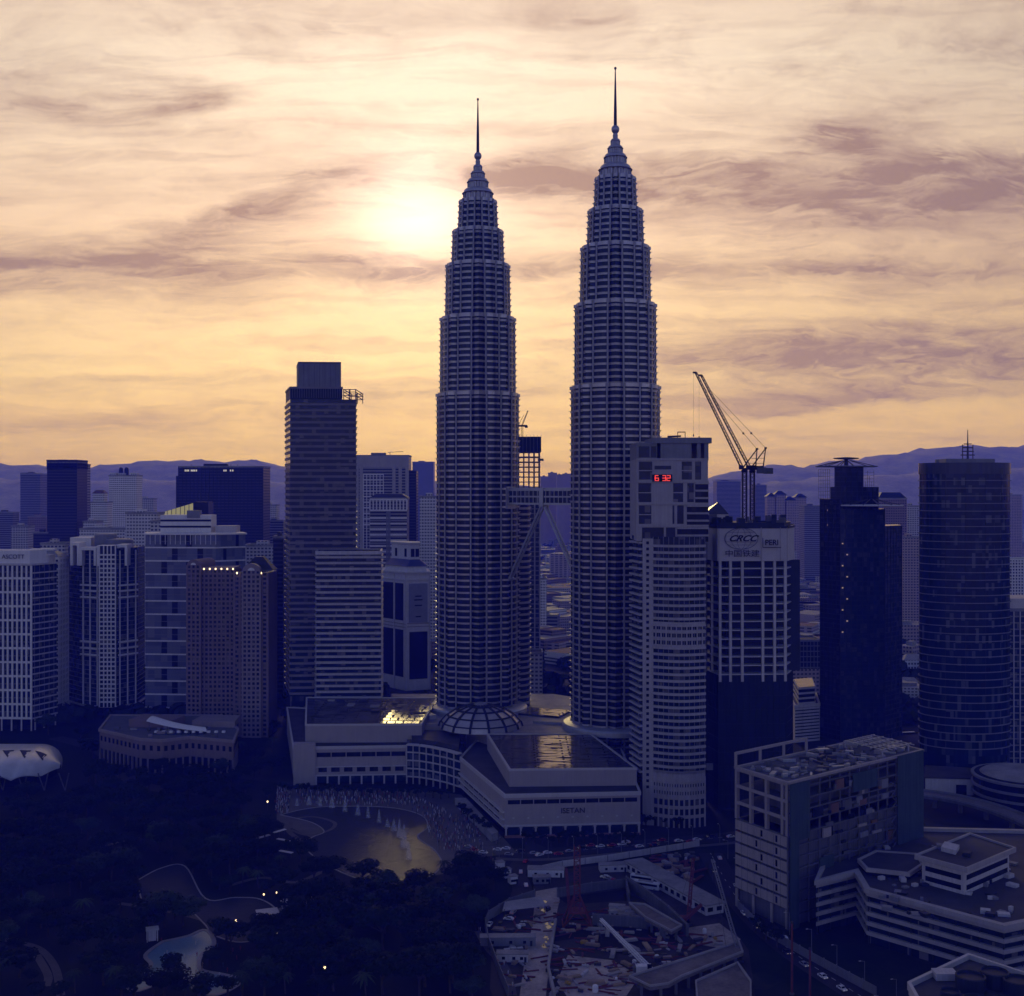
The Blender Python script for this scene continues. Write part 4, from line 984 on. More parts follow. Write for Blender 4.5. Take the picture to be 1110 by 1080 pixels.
# ---------------------------------------------------------------- right side of the view
# dark twin-stage tower with disc roofs
poly = ccw([P(888.5, 880), P(911, 862), P(959, 864), P(977, 884), P(974, 915), P(892, 915)])
t, q, c = bld('disc_roofed_tower', 'dark tower of several steps topped by two thin round roof discs', poly, 'skyscraper')
def wp(px, d): return (X(px, d) - c.x, d - c.y)
SKG = glass('dark_lit_glass', (.006, .008, .014), (.03, .03, .035), (2.4, 3.4), .2, lit=0, amount=.2)
SKF = glass('dark_front_glass', (.010, .020, .036), (.06, .065, .08), (2.4, 3.4), .16, amount=.3)
def stage(pts, z0, z1, name='stage', bay=4.0, gm=None):
    p = ccw(pts); b = MB().prism(p, z0, z1).build(name, gm or SKG, t); n = max(1, round((z1 - z0) / 3.5))
    r0 = MB().ring(offset(p, -.3), offset(p, .18), 0, .55).build('floor_line', DARK, b, (0, 0, z0))
    for i in range(1, n): again(r0, loc=(0, 0, z0 + (z1 - z0) * i / n))
    for i in range(len(p)):
        if facing(t, p[i], p[(i + 1) % len(p)]): posts(b, p[i], p[(i + 1) % len(p)], lin(max(2, round((Vector(p[(i + 1) % len(p)]) - Vector(p[i])).length / bay))), z0, z1, .35, .32, DARK, 'mullion')
    return b
stage([wp(889, 882), wp(911, 866), wp(916, 900), wp(892, 905)], 0, Z(541, 875))
stage([wp(900.5, 880), wp(952, 880), wp(951, 910), wp(902, 910)], 0, Z(528, 880))
stage([wp(905, 884), wp(935.5, 884), wp(935, 906), wp(905.5, 906)], Z(528, 880), Z(506.5, 884))
stage([wp(911, 862), wp(959, 864), wp(957, 890), wp(912, 890)], 0, Z(552, 863), gm=SKF)
stage([wp(959, 866), wp(977.5, 884), wp(972, 910), wp(950, 900)], 0, Z(570, 874), gm=SKF)
def disc(px0, px1, py, d, yoff, dm=GREY):
    cx_, r_ = (X(px0, d) + X(px1, d)) / 2 - c.x, (X(px1, d) - X(px0, d)) / 2
    z = Z(py, d); k = MB().lathe([(1, z - .9), (r_ - .6, z - .5), (r_, z - .1), (r_ - .2, z + .35), (1, z + .7)], 40, cx_, yoff, 1, .8).build('roof_disc', dm, t)
    for i in range(12):
        a_ = 2 * math.pi * i / 12; MB().beam((cx_ + 3.5 * math.cos(a_), yoff + 3 * math.sin(a_), z + 4.4), (cx_ + (r_ - 2) * math.cos(a_), yoff + (r_ - 2) * .8 * math.sin(a_), z + .4), .4).build('strut', IRON, k)
    return k, cx_, z
k, cx_, z = disc(887, 954.6, 505.5, 886, 8)
MB().lathe([(1.6, z), (1.4, z + 5), (9.0, z + 5.6), (9.3, z + 6.3), (2, z + 7)], 24, cx_ + X(270 / 4.44 + 555 - 60.8, 886) * 0, 8).build('helipad', IRON, k)
disc(911, 979, 548, 866, -20, WHITE)
sf = MB(); x0, x1 = wp(891.5, 880)[0], wp(903.5, 880)[0]; za, zb_ = Z(541, 875), Z(508.5, 880)
for i in range(6): sf.beam((x0 + (x1 - x0) * i / 5, 4, za), (x0 + (x1 - x0) * i / 5, 4, zb_), .18)
for i in range(9): sf.beam((x0, 4, za + (zb_ - za) * i / 8), (x1, 4, za + (zb_ - za) * i / 8), .18)
sf.build('scaffold', IRON, t)
sf = MB(); x0, x1 = wp(938, 880)[0], wp(952, 880)[0]
for i in range(7): sf.beam((x0 + (x1 - x0) * i / 6, 4, Z(528, 880)), (x0 + (x1 - x0) * i / 6, 4, Z(510 + 6 * (i % 3), 880)), .16)
for i in range(5): sf.beam((x0, 4, Z(526 - 3.5 * i, 880)), (x1, 4, Z(526 - 3.5 * i, 880)), .14)
sf.build('scaffold', IRON, t)
GLINT = lamp('sky_glint', (1, .70, .40), .22)  # small glowing chips stand in for gold sky glints on the glass
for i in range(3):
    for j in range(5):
        if (i + j * 2) % 4: MB().box(0, 1.3, -.3, .1, 0, 1.2).build('sky_glint', GLINT, t, (wp(896 + i * 4.5, 878)[0], wp(0, 877 - i * 3.6)[1] - 1.0, Z(546 + j * 8, 878)))
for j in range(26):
    if j % 3 == 0: MB().box(0, 1.0 + (j % 3) * .4, -.5, .1, 0, .9).build('sky_glint', GLINT, t, (wp(912.5 + (j % 2) * 5, 862)[0], wp(0, 862)[1], Z(590 + j * 4.0, 862)))

# rounded tower with thin level bands and a stepped mast
cx, cy = P(1045.3, 792); rx, ry = 29.0, 20.0
t = thing('oval_tower', 'broad oval glass tower ringed by thin pale bands, with a stepped mast on its roof', 'skyscraper', (cx, cy, 0))
def ell(k=0.0, n=56): return [((rx + k) * math.cos(2 * math.pi * i / n), (ry + k) * math.sin(2 * math.pi * i / n)) for i in range(n)]
OVG = glass('oval_glass', (.004, .013, .032), (.10, .11, .13), (2.2, 4.85), .12, amount=.16)
zt = Z(513, 772); z0 = 14
MB().prism(ell(), 0, zt).build('glazing', OVG, t)
n = 36; r0 = MB().ring(ell(-.3), ell(.85), 0, .5).build('floor_band', GREY, t, (0, 0, z0))
for i in range(1, n): again(r0, loc=(0, 0, z0 + (zt - z0) * i / n))
for i in range(56):
    if i >= 28 and i % 4 == 0: x, y = ell(.1)[i]; MB().box(x - .12, x + .12, y - .12, y + .3, z0, zt).build('mullion', DARK, t)
for k, (a_, zz) in enumerate((((i * 37) % 26 + 29, z0 + 4.85 * ((i * 13) % 35)) for i in range(34))):
    x, y = ell(.15)[a_]; x2, y2 = ell(.15)[(a_ + 1) % 56]
    MB().prism(ccw([(x, y), (x2, y2), (x2, y2 + .4), (x, y + .4)]), zz + .6, zz + 4.4).build('open_bay', GLASSD, t)
MB().ring(ell(-1), ell(.6), zt - .4, Z(501.5, 772)).build('parapet_screen', glass('screen_glass', (.03, .035, .05), (.05, .05, .06), (2, 20), .2), t)
MB().prism(ell(-.8), zt - .3, zt + .5).build('roof', ROOF, t)
MB().prism([(-15, -8), (17, -8), (17, 8), (-15, 8)], zt + .5, Z(497.5, 785)).build('plant_room', GREY, t)
MB().box(-19, -17, -1, 1, zt + .5, Z(498, 785)).build('vent_stack', GREY, t)
mx = X(1049, 792) - cx; zp = Z(497.5, 785)
ms_ = MB().tube((mx, 0, zp), (mx, 0, Z(466, 792)), .75, .2, 10).build('mast', IRON, t)
for i, y in enumerate((494, 490, 486, 482)):
    w = 4.6 - i * .7; MB().box(mx - w, mx + w, -.4, .4, Z(y, 792), Z(y - 1.1, 792)).build('mast_arm', IRON, ms_)
for s_ in (-3.4, 3.4): MB().beam((mx + s_, 0, zp), (mx + s_, 0, Z(482, 792)), .5).build('mast_stay', IRON, ms_)
# its podium and neighbours
poly = ccw([P(1003, 715), P(1058, 712), P(1075, 735), P(1004, 745)])
t, q, c = bld('podium_pavilion', 'low pale walled pavilion at the foot of the oval tower', poly)
MB().prism(q, 0, 9.5).build('wall', CONC, t); MB().prism(offset(q, .6), 9.5, 10.2).build('roof', ROOF, t)
posts(t, q[0], q[1], [.66, .76], 0, 6, 3.2, .1, GLASSD, 'door')
for sgn, (px, d, r_) in enumerate(((1112, 700, 30),)):
    x, y = P(px, d); t = thing('round_pavilion', 'round low building with pale bands, cut by the right edge below the oval tower', 'building', (x, y, 0))
    MB().lathe([(r_ - 1, 0), (r_ - 1, 15), (r_ - 2, 15.5), (4, 18)], 48).build('wall', GLASSD, t)
    for z in (4, 9, 14): MB().lathe([(r_ - 1.5, z), (r_, z), (r_ + .1, z + 1.3), (r_ - 1.4, z + 1.4)], 48).build('floor_band', GREY, t)
    MB().lathe([(r_ - 4, 15.3), (r_ - 6, 16.6), (4, 18.2), (.1, 18.3)], 48).build('roof', ROOFPALE, t)
# white framed block at the right edge, and one behind
poly = slab(1092, 1140, 790, 28)
t, q, c = bld('white_framed_block', 'grey glass block with a white framed side and pale top, right of the oval tower', poly)
facade(t, q, 0, Z(662, 790), 24, 4.0, GLASSB, GREY, .8, .3, CONC, .6, .5)
MB().prism(offset(q, .5), Z(662, 790) + 1.5, Z(649, 790)).build('pale_top', CONC, t)
poly = slab(1091, 1125, 1350, 30)
t, q, c = bld('white_flats', 'slim white flats showing beyond the oval tower at the right edge', poly)
facade(t, q, 0, Z(607, 1350), 30, 3.3, GLASSL, WHITE, 1.5, .3, WHITE, 1.3, .4)
# striped car park and grey block between the unfinished tower and the dark tower
poly = ccw([P(856, 905), P(862, 860), P(888, 868), P(884, 915)])
t, q, c = bld('striped_car_park', 'low car park with slanting pale stripes between the unfinished tower and the disc roofed tower', poly, 'car park')
facade(t, q, 0, Z(766, 862), 11, 6, GLASSD, CONC, 1.4, .5, None)
q2 = offset(q, -3); MB().prism(q2, Z(766, 862), Z(745, 866)).build('upper_deck', GLASSD, t)
for k in range(4): MB().ring(offset(q2, -.3), offset(q2, .5), Z(764 - 5.4 * k, 864), Z(764 - 5.4 * k, 864) + 1.3).build('floor_band', CONC, t)
poly = slab(852, 890, 1060, 30)
t, q, c = bld('grey_office_block', 'dark grey office block with fine uprights behind the striped car park', poly)
facade(t, q, 0, Z(695, 1060), 10, 3, GLASSD, GREY, .8, .2, GREY, .5, .35)
poly = slab(972, 996, 885, 16, 4)
t, q, c = bld('louvred_shed', 'small shed with pale louvred bands catching light at the foot of the disc roofed tower', poly, 'shed')
MB().prism(q, 0, Z(807, 885)).build('wall', DKCONC, t)
for k in range(3): MB().prism([(x, y + k * 4) for x, y in q[:2]] + [(x, y + k * 4 + 3.2) for x, y in q[1::-1]], Z(807 - k * 4.6, 885 + k * 4), Z(804 - k * 4.6, 885 + k * 4)).build('louvre', WHITE, t)
for k in range(3): MB().prism([(x, y + k * 4 + .5) for x, y in q[:2]] + [(x, y + k * 4 + 2.8) for x, y in q[1::-1]], 0, Z(807 - k * 4.6, 885 + k * 4)).build('louvre_wall', DKCONC, t)

# gutted block under reconstruction
TILE = mat('pale_tile', (.31, .275, .25), .6, var=.2, scale=.3, streak=.4)
Cc, Lc, Rc = P(854, 495), P(797.5, 523), P(1000, 557)
poly = quad((797.5, 523), (854, 495), (1000, 557))
t, q, c = bld('gutted_block', 'half stripped concrete block with open square bays above pale tiled floors, wrapped in nets', poly)
def lw_(p): return (p[0] - c.x, p[1] - c.y)
Lq, Cq, Rq = lw_(Lc), lw_(Cc), lw_(Rc); Dq = (Lq[0] + Rq[0] - Cq[0], Lq[1] + Rq[1] - Cq[1])
zt, zm = 60.0, 38.5
MB().prism(offset(q, -1.4), 0, zm).build('core', DKCONC, t)
MB().prism(offset(q, -9), zm, zt - 1).build('core', DKCONC, t)
for k in range(4): MB().prism(offset(q, -.1 - .05 * k), zm + (zt - zm) * k / 3 - .9, zm + (zt - zm) * k / 3).build('floor_slab', DKCONC, t)
posts(t, Lq, Cq, [.015, .30, .60, .90, .985], zm, zt + .01, 1.3, .35, TILE, 'column', 1.2)
bands(t, Lq, Cq, [zm + (zt - zm) * k / 3 - .8 for k in (1, 2, 3)], 1.4, .25, TILE, 'beam')
MB().ring(offset(q, -.8), offset(q, .6), zt, zt + 1.0).build('cornice', TILE, t)
n = 6; fh = (zm - 8) / n
for k in range(n):
    bands(t, Lq, Cq, [8 + fh * k + .5], fh - 1.1, .3, TILE, 'tiled_wall'); posts(t, Lq, Cq, [.42 + .1 * (k % 2), .80], 8 + fh * k + 1.2, 8 + fh * k + fh - 1.2, 1.1, .36, GLASSD, 'opening')
posts(t, Lq, Cq, lin(8), 8, zm - 1, .12, .34, DKCONC, 'panel_joint'); posts(t, Lq, Cq, [.02, .35, .7, .98], 0, 8, 1.4, .2, TILE, 'column')
# the long side: nets, open floors and patches of wall
for k in range(1, 13): bands(t, Cq, Rq, [k * 4.8 - .3], .5, .35 + .15 * (k % 3), DKCONC, 'slab_edge')
posts(t, Cq, Rq, lin(14), 0, zt, .6, .3, DKCONC, 'column')
NETG = mat('green_net', (.045, .07, .075), .8, var=.35, streak=.5)
Lr = (Vector(Rq) - Vector(Cq)).length; rg = random.Random(21)
for u0, u1, z0, z1 in ((.0, .13, 36, 60), (.0, .06, 0, 36), (.78, .99, 20, 61), (.44, .62, 50, 58), (.2, .3, 0, 26)):
    A_, B_, L_, a_ = edge_frame(Cq, Rq); MB().box(u0 * L_, u1 * L_, -1.25, -1.0, z0, z1).build('safety_net', NETG, t, (A_.x, A_.y, 0), a_)
for k in range(60):
    u = rg.uniform(.14, .74); w = rg.uniform(.015, .07); z = 4.8 * rg.randint(3, 11)
    A_, B_, L_, a_ = edge_frame(Cq, Rq); MB().box(u * L_, (u + w) * L_, -.5 - k * .004, .1, z + .2, z + rg.choice((1.4, 2.4, 4.2))).build('wall_patch', (TILE, DKCONC, GLASSD, mat('rust_patch', (.16, .09, .06), .8), DKCONC, GLASSD, GREY)[k % 7], t, (A_.x, A_.y, 0), a_)
st = MB(); A_, B_, L_, a_ = edge_frame(Cq, Rq)
for k in range(12): st.beam((L_ * .72 + (k % 2) * 4, -1.7, 3 * k + 14), (L_ * .72 + 4 - (k % 2) * 4, -1.7, 3 * k + 17), .6, .25)
st.build('outside_stair', DKCONC, t, (A_.x, A_.y, 0), a_)
for k in range(7):
    u0 = .15 + .1 * k
# things on its roof
A0 = Vector(Cq); e1 = (Vector(Rq) - A0); e2 = (Vector(Lq) - A0)
for k in range(120):
    p = A0 + e1 * rg.uniform(.05, .97) + e2 * rg.uniform(.08, .92); w, l, h = rg.uniform(.3, 2.6), rg.uniform(1.5, 7), rg.uniform(.4, 2.2)
    MB().box(-w / 2, w / 2, -l / 2, l / 2, 0, h).build(('roof_plank', 'roof_scrap', 'roof_sheet')[k % 3], (DKCONC, TILE, IRON, ROOFPALE, STEEL)[k % 5], t, (p.x, p.y, zt + .12), rg.uniform(0, 3))
fr = MB()
for i in range(4): p = Vector(Lq) * (1 - i / 3 * .5) + Vector(Dq) * (i / 3 * .5); fr.beam((p.x, p.y, zt), (p.x, p.y, zt + 7), 1.1)
p0 = Vector(Lq); p1 = Vector(Lq) * .5 + Vector(Dq) * .5; fr.beam((p0.x, p0.y, zt + 6.6), (p1.x, p1.y, zt + 6.6), 1.1); fr.build('roof_frame', TILE, t)
gr = MB()
for i in range(7): p = A0 + e1 * (.72 + .035 * i); gr.beam((p.x, p.y, zt + 4), (p.x + e2.x * .8, p.y + e2.y * .8, zt + 4), .4)
for j in range(5): p = A0 + e1 * .70 + e2 * (.1 + .17 * j); gr.beam((p.x, p.y, zt + 4), (p.x + e1.x * .25, p.y + e1.y * .25, zt + 4), .4)
for i, j in ((.72, .1), (.93, .1), (.72, .8), (.93, .8)): p = A0 + e1 * i + e2 * j; gr.beam((p.x, p.y, zt), (p.x, p.y, zt + 4), .5)
gr.build('roof_grid', STEEL, t)

# terraced offices with curving white bands
poly = ccw([P(886, 490), P(929, 503), P(941, 480), P(1088, 440), P(1150, 452), P(1130, 560), P(990, 565), P(905, 545)])
t, q, c = bld('terraced_offices', 'low terraced offices with long pale parapet bands and a roof pavilion, beside the street', poly, 'office block')
def wp(px, d): return (X(px, d) - c.x, d - c.y)
MB().prism(offset(q, -.8), 0, 20.5).build('glazing', GLASS, t)
for k in range(5):
    z = 3.6 + 3.9 * k
    MB().ring(offset(q, -1.2), offset(q, .7 - .0 * k), z, z + 1.5).build('parapet_band', STONE, t)
MB().prism(offset(q, -.7), 20.3, 20.9).build('roof', ROOF, t)
MB().ring(offset(q, -.8), offset(q, 1.7), 20.6, 22.4).build('roof_edge', STONE, t)
for i in range(len(q)):
    if facing(t, q[i], q[(i + 1) % len(q)]): posts(t, q[i], q[(i + 1) % len(q)], lin(max(2, round((Vector(q[(i + 1) % len(q)]) - Vector(q[i])).length / 9))), 0, 20, .4, .0, DARK, 'column')
ph = ccw([wp(995, 490), wp(1047, 474), wp(1098, 500), wp(1052, 520)])
pb = MB().prism(offset(ph, -1.2), 20.9, 31).build('pavilion', CONC, t)
MB().prism(offset(ph, .6), 31, 31.8).build('pavilion_roof', ROOF, pb); MB().ring(offset(ph, .2), offset(ph, 1.0), 30.6, 32.6).build('pavilion_edge', STONE, pb)
for i in range(4):
    A_, B_ = offset(ph, -1.2)[i], offset(ph, -1.2)[(i + 1) % 4]
    if facing(t, A_, B_): bands(pb, A_, B_, [22.4, 26.4], 2.0, .12, GLASSD, 'window_strip', -1.5)
cr = [wp(931, 512), wp(940, 500), wp(985, 494), wp(1000, 506), wp(992, 520), wp(950, 524)]
cr = ccw(cr); MB().prism(cr, 20.9, 23.2).build('curved_pavilion', GLASSD, t); MB().ring(offset(cr, -.6), offset(cr, .6), 22.4, 24).build('curved_edge', STONE, t); MB().prism(offset(cr, -.5), 23.2, 23.5).build('curved_roof', ROOF, t)
for k in range(70):
    px, d = rg.uniform(950, 1105), rg.uniform(452, 540); x, y = wp(px, d); s_ = rg.uniform(.5, 2.2); inside = d < 470 or d > 520
    MB().box(-s_, s_, -s_ * .7, s_ * .7, 0, rg.uniform(.6, 1.8)).build('roof_unit', (GREY, CONC, DARK)[k % 3], t, (x, y, 20.9 if inside else 31.8 if 490 < d < 505 and 1010 < px < 1080 else 20.9), rg.uniform(0, 3))
MB().prism([wp(1020, 497), wp(1036, 492), wp(1040, 500), wp(1024, 505)], 31.8, 33.6).build('skylight', CONC, pb)
# corner building with tanks on its roof
poly = ccw([P(1050, 400), P(985, 377), P(1008, 350), P(1150, 330), P(1165, 372)])
t, q, c = bld('tank_roofed_block', 'near corner block with a pale roof parapet around dark round tanks', poly)
MB().prism(q, 0, 25).build('wall', CONC, t)
for k in range(6): MB().ring(offset(q, -.3), offset(q, .1), 2 + 3.8 * k, 4 + 3.8 * k).build('window_band', GLASSD, t)
MB().ring(offset(q, -.7), offset(q, .4), 24.6, 27).build('parapet', MALLB, t); MB().prism(offset(q, -.65), 25, 25.4).build('roof', ROOF, t)
for k, (px, d, r_, h) in enumerate(((1052, 375, 4.6, 4.4), (1078, 378, 4.4, 4.6), (1104, 372, 4.6, 4.4), (1060, 358, 4.6, 4.2), (1092, 356, 4.6, 4.6), (1030, 366, 3.0, 3.4))):
    x, y = P(px, d); MB().lathe([(r_, 25.4), (r_, 25.4 + h), (r_ * .9, 25.6 + h), (r_ * .86, 24.8 + h), (.2, 24.7 + h)], 24, x - c.x, y - c.y).build('tank', DARK, t)
x, y = P(1024, 384); MB().box(x - c.x - 3.5, x - c.x + 3.5, y - c.y - 2.4, y - c.y + 2.4, 25.4, 27.6).build('roof_hut', CONC, t)
for k in range(8): x, y = P(1000 + k * 16, 352 + (k * 7) % 22); MB().box(x - c.x - 1, x - c.x + 1, y - c.y - .7, y - c.y + .7, 25.4, 26.6).build('roof_unit', GREY, t)
# curving elevated road under the oval tower
vd = MB(); pts = [P(985 + 14 * i, 690 - 2.0 * i - .5 * i * i) for i in range(11)]
le, ri = [], []
for i, p in enumerate(pts):
    a_, b_ = Vector(pts[max(0, i - 1)]), Vector(pts[min(10, i + 1)]); dd = (b_ - a_).normalized(); n_ = Vector((-dd.y, dd.x)); le.append(tuple(Vector(p) + n_ * 6)); ri.append(tuple(Vector(p) - n_ * 6))
t = thing('curved_viaduct', 'dark curving elevated road below the oval tower', 'viaduct', (0, 0, 0))
MB().prism(ri + le[::-1], 6, 7.5).build('deck', DKCONC, t)
for s_ in (ri, le):
    MB().prism(s_ + [(x, y + .5) for x, y in s_[::-1]], 7.5, 8.6).build('barrier', GREY, t)
for p in pts[::2]: MB().lathe([(1.4, 0), (1.2, 5), (2.4, 6)], 12, p[0], p[1]).build('pier', DKCONC, t)
# ---------------------------------------------------------------- park, lake, plaza and roads (flat sheets, each a little above the last)
def gp(pts, z=0.0): return [G(x, y, z) for x, y in pts]
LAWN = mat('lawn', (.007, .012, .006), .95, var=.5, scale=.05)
WATER = bpy.data.materials.new('lake_water'); WATER.use_nodes = True
q = Nodes(WATER.node_tree); b = WATER.node_tree.nodes['Principled BSDF']; b.inputs['Base Color'].default_value = (.03, .034, .045, 1); b.inputs['Roughness'].default_value = .2; b.inputs['IOR'].default_value = 1.33; b.inputs['Specular IOR Level'].default_value = .028
pos = q.n('ShaderNodeNewGeometry').outputs['Position']; bp = q.n('ShaderNodeBump'); bp.inputs['Strength'].default_value = .9; bp.inputs['Distance'].default_value = .3
q.put(bp.inputs['Height'], q.m('ADD', q.noise(pos, .9, 4, .6), q.m('MULTIPLY', q.noise(pos, .12, 3), 1.5))); q.put(b.inputs['Normal'], bp.outputs[0])
POOLW = mat('pool_blue', (.12, .22, .28), .3, var=.2, scale=.1, spec=.12)
PONDW = WATER.copy(); PONDW.name = 'pond_water'; PONDW.node_tree.nodes['Principled BSDF'].inputs['Specular IOR Level'].default_value = .015
PAVE = mat('paving', (.10, .092, .085), .8, var=.3, scale=.08)
PATHM = mat('path_gravel', (.10, .09, .08), .9, var=.3, scale=.1)
ASPH = mat('asphalt', (.026, .026, .03), .75, var=.3, scale=.06)
DIRT = mat('site_dirt', (.40, .34, .28), .95, var=.45, scale=.07, bump=.3)
DIRTD = mat('dark_dirt', (.045, .04, .036), .95, var=.5, scale=.07, bump=.3)
KERB = mat('kerb_stone', (.30, .28, .26), .8, var=.2)
def sheet(name, pts, z, m_): return tag(MB().sheet(ccw(pts), z).build(name, m_), kind='structure')
def strip(pts, w):
    le, ri = [], []
    for i, p in enumerate(pts):
        a_, b_ = Vector(pts[max(0, i - 1)]), Vector(pts[min(len(pts) - 1, i + 1)]); d = (b_ - a_).normalized(); n_ = Vector((-d.y, d.x)); le.append(tuple(Vector(p) + n_ * w / 2)); ri.append(tuple(Vector(p) - n_ * w / 2))
    return ri + le[::-1]
def spline(pts, k=8):
    out = []; P4 = [pts[0]] + list(pts) + [pts[-1]]
    for i in range(len(pts) - 1):
        p0, p1, p2, p3 = [Vector(p) for p in P4[i:i + 4]]
        for j in range(k):
            t_ = j / k; out.append(tuple(.5 * (2 * p1 + (p2 - p0) * t_ + (2 * p0 - 5 * p1 + 4 * p2 - p3) * t_ ** 2 + (3 * p1 - p0 - 3 * p2 + p3) * t_ ** 3)))
    return out + [tuple(pts[-1])]
def loop(pts, k=6): return spline(list(pts) + [pts[0]], k)[:-1]
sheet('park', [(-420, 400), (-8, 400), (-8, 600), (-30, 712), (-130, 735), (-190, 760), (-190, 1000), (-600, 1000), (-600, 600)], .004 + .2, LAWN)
sheet('plaza', gp([(300, 852), (450, 856), (500, 862), (545, 908), (560, 925), (520, 930), (480, 948), (430, 955), (300, 890)]), .212, PAVE)
LAKE = loop(gp([(305, 884), (330, 878), (360, 875), (420, 876), (455, 884), (463, 897), (452, 908), (470, 922), (478, 938), (462, 952), (425, 956), (385, 952), (345, 932), (330, 916), (340, 908), (352, 902), (338, 892)]))
def kerbed(name, pts, m_, z=.22, w=.6):
    sheet(name, pts, z, m_); p = ccw(pts)
    return tag(MB().ring(p, offset(p, w), .1, z + .22).build('lake_edge' if 'lake' in name else 'pool_edge', KERB), kind='structure')
kerbed('lake', LAKE, WATER)
LAKE2 = loop(gp([(150, 955), (175, 942), (200, 940), (222, 975), (255, 974), (282, 976), (300, 990), (290, 1012), (262, 1022), (232, 1014), (222, 1002), (200, 985), (160, 985)]))
kerbed('lake', LAKE2, PONDW)
POOL = loop(gp([(178, 1022), (205, 1016), (222, 1010), (230, 1024), (216, 1036), (215, 1052), (240, 1058), (260, 1064), (236, 1078), (215, 1074), (206, 1062), (190, 1058), (150, 1074), (142, 1066), (166, 1048), (160, 1036)]))
kerbed('pool', POOL, POOLW, .22, 1.6)
ISLE = loop(gp([(313, 893), (330, 888), (352, 889), (363, 897), (352, 906), (325, 906)]))
PATHS = [spline(gp([(66, 1080), (60, 1050), (44, 1030), (20, 1022), (-20, 1015)])), spline(gp([(50, 1070), (52, 1058), (40, 1036)])), spline(gp([(130, 980), (165, 985), (200, 992), (222, 998)])),
         spline(gp([(250, 960), (285, 952), (320, 957), (350, 945)])), spline(gp([(100, 920), (128, 914), (150, 908)])), spline(gp([(305, 878), (312, 900), (330, 915), (345, 930)])), spline(gp([(556, 1080), (548, 1050), (530, 1030), (518, 1010)]))]
for p in PATHS: sheet('path', strip(p, 3.0), .21, PATHM)
sheet('path', strip(loop(gp([(315, 900), (335, 906), (358, 900), (362, 892), (340, 886), (318, 889)])) , 2.2), .232, PATHM)
sheet('bridge_deck', strip(gp([(300, 992), (318, 984), (333, 975)]), 5), 1.2, PAVE)
# roads
road1 = spline(gp([(470, 915), (520, 922), (580, 925), (650, 920), (720, 913), (800, 906), (900, 890)]))
sheet('road', strip(road1, 15), .05, ASPH)
road2 = spline(gp([(600, 924), (572, 930), (560, 945), (566, 965), (556, 985), (535, 1005), (528, 1030), (540, 1060), (552, 1090)]))
sheet('road', strip(road2, 9), .06, ASPH)
road3 = spline(gp([(770, 925), (800, 975), (850, 1025), (920, 1072), (1000, 1120)]))
sheet('road', strip(road3, 12), .07, ASPH)
sheet('road', strip(spline(gp([(60, 800), (110, 815), (150, 850), (220, 860)])), 12), .21, ASPH)
sheet('road', strip(spline(gp([(-20, 790), (60, 788), (110, 782), (180, 770), (300, 764)])), 16), .06, ASPH)
sheet('pavement', strip(spline([(x, y - 11) for x, y in road1]), 4), .12, PAVE)
mk = mat('road_paint', (.55, .54, .5), .6, var=.2)
for rd, w in ((road1, 0), (road3, 0)):
    m_ = MB()
    for i in range(0, len(rd) - 1):
        a_, b_ = Vector(rd[i]), Vector(rd[i + 1]); d = (b_ - a_); n = max(1, int(d.length / 6)); dn = d.normalized(); nn = Vector((-dn.y, dn.x)) * .12
        for k in range(n):
            p0 = a_ + d * (k / n); p1 = p0 + dn * 2.6; m_.add([(p0.x + nn.x, p0.y + nn.y, 0), (p0.x - nn.x, p0.y - nn.y, 0), (p1.x - nn.x, p1.y - nn.y, 0), (p1.x + nn.x, p1.y + nn.y, 0)], [[0, 1, 2, 3]])
    tag(m_.build('road_marking', mk, None, (0, 0, .085)), kind='structure')

# ---------------------------------------------------------------- trees
def leaf_mat(name, c):
    m_ = bpy.data.materials.new(name); m_.use_nodes = True; q = Nodes(m_.node_tree); b = m_.node_tree.nodes['Principled BSDF']
    oi = q.n('ShaderNodeObjectInfo').outputs['Random']; pos = q.n('ShaderNodeTexCoord').outputs['Object']
    f = q.m('ADD', q.m('MULTIPLY', q.noise(pos, .5, 3), .75), q.m('MULTIPLY', oi, .35))
    q.put(b.inputs['Base Color'], q.ramp(f, [(.2, tuple(x * .45 for x in c)), (.75, tuple(x * 1.45 for x in c))])); b.inputs['Roughness'].default_value = .75; b.inputs['Specular IOR Level'].default_value = .04
    return m_
BARK = mat('bark', (.05, .04, .032), .9, var=.3)
def crown_mesh(seed, rx, rz, zc, n, size, m_, clumps=9, droop=.3, parent=None):
    rg = random.Random(seed); cl = []
    for k in range(clumps):
        a = rg.uniform(0, 6.283); r = rx * rg.uniform(.15, .78); cl.append((math.cos(a) * r, math.sin(a) * r, zc + rg.uniform(-.55, .75) * rz * (1 - .5 * r / rx), rx * rg.uniform(.28, .5)))
    mb = MB()
    for i in range(n):
        cx_, cy_, cz_, cr_ = cl[i % clumps]; v = Vector((rg.gauss(0, 1), rg.gauss(0, 1), rg.gauss(0, 1))).normalized() * cr_ * rg.uniform(.55, 1.05) ** .5; v.z *= .72
        p = Vector((cx_, cy_, cz_)) + v; nrm = (v.normalized() + Vector((rg.uniform(-.6, .6), rg.uniform(-.6, .6), rg.uniform(0, .9)))).normalized()
        t1 = nrm.orthogonal().normalized(); t2 = nrm.cross(t1); a = rg.uniform(0, 6.28); s_ = size * rg.uniform(.6, 1.3)
        e1 = (t1 * math.cos(a) + t2 * math.sin(a)) * s_; e2 = (t2 * math.cos(a) - t1 * math.sin(a)) * s_ * .6
        mb.add([p - e1, p - e2 * .9, p + e1, p + e2], [[0, 1, 2, 3]])
    return mb.build('crown', m_, parent), cl
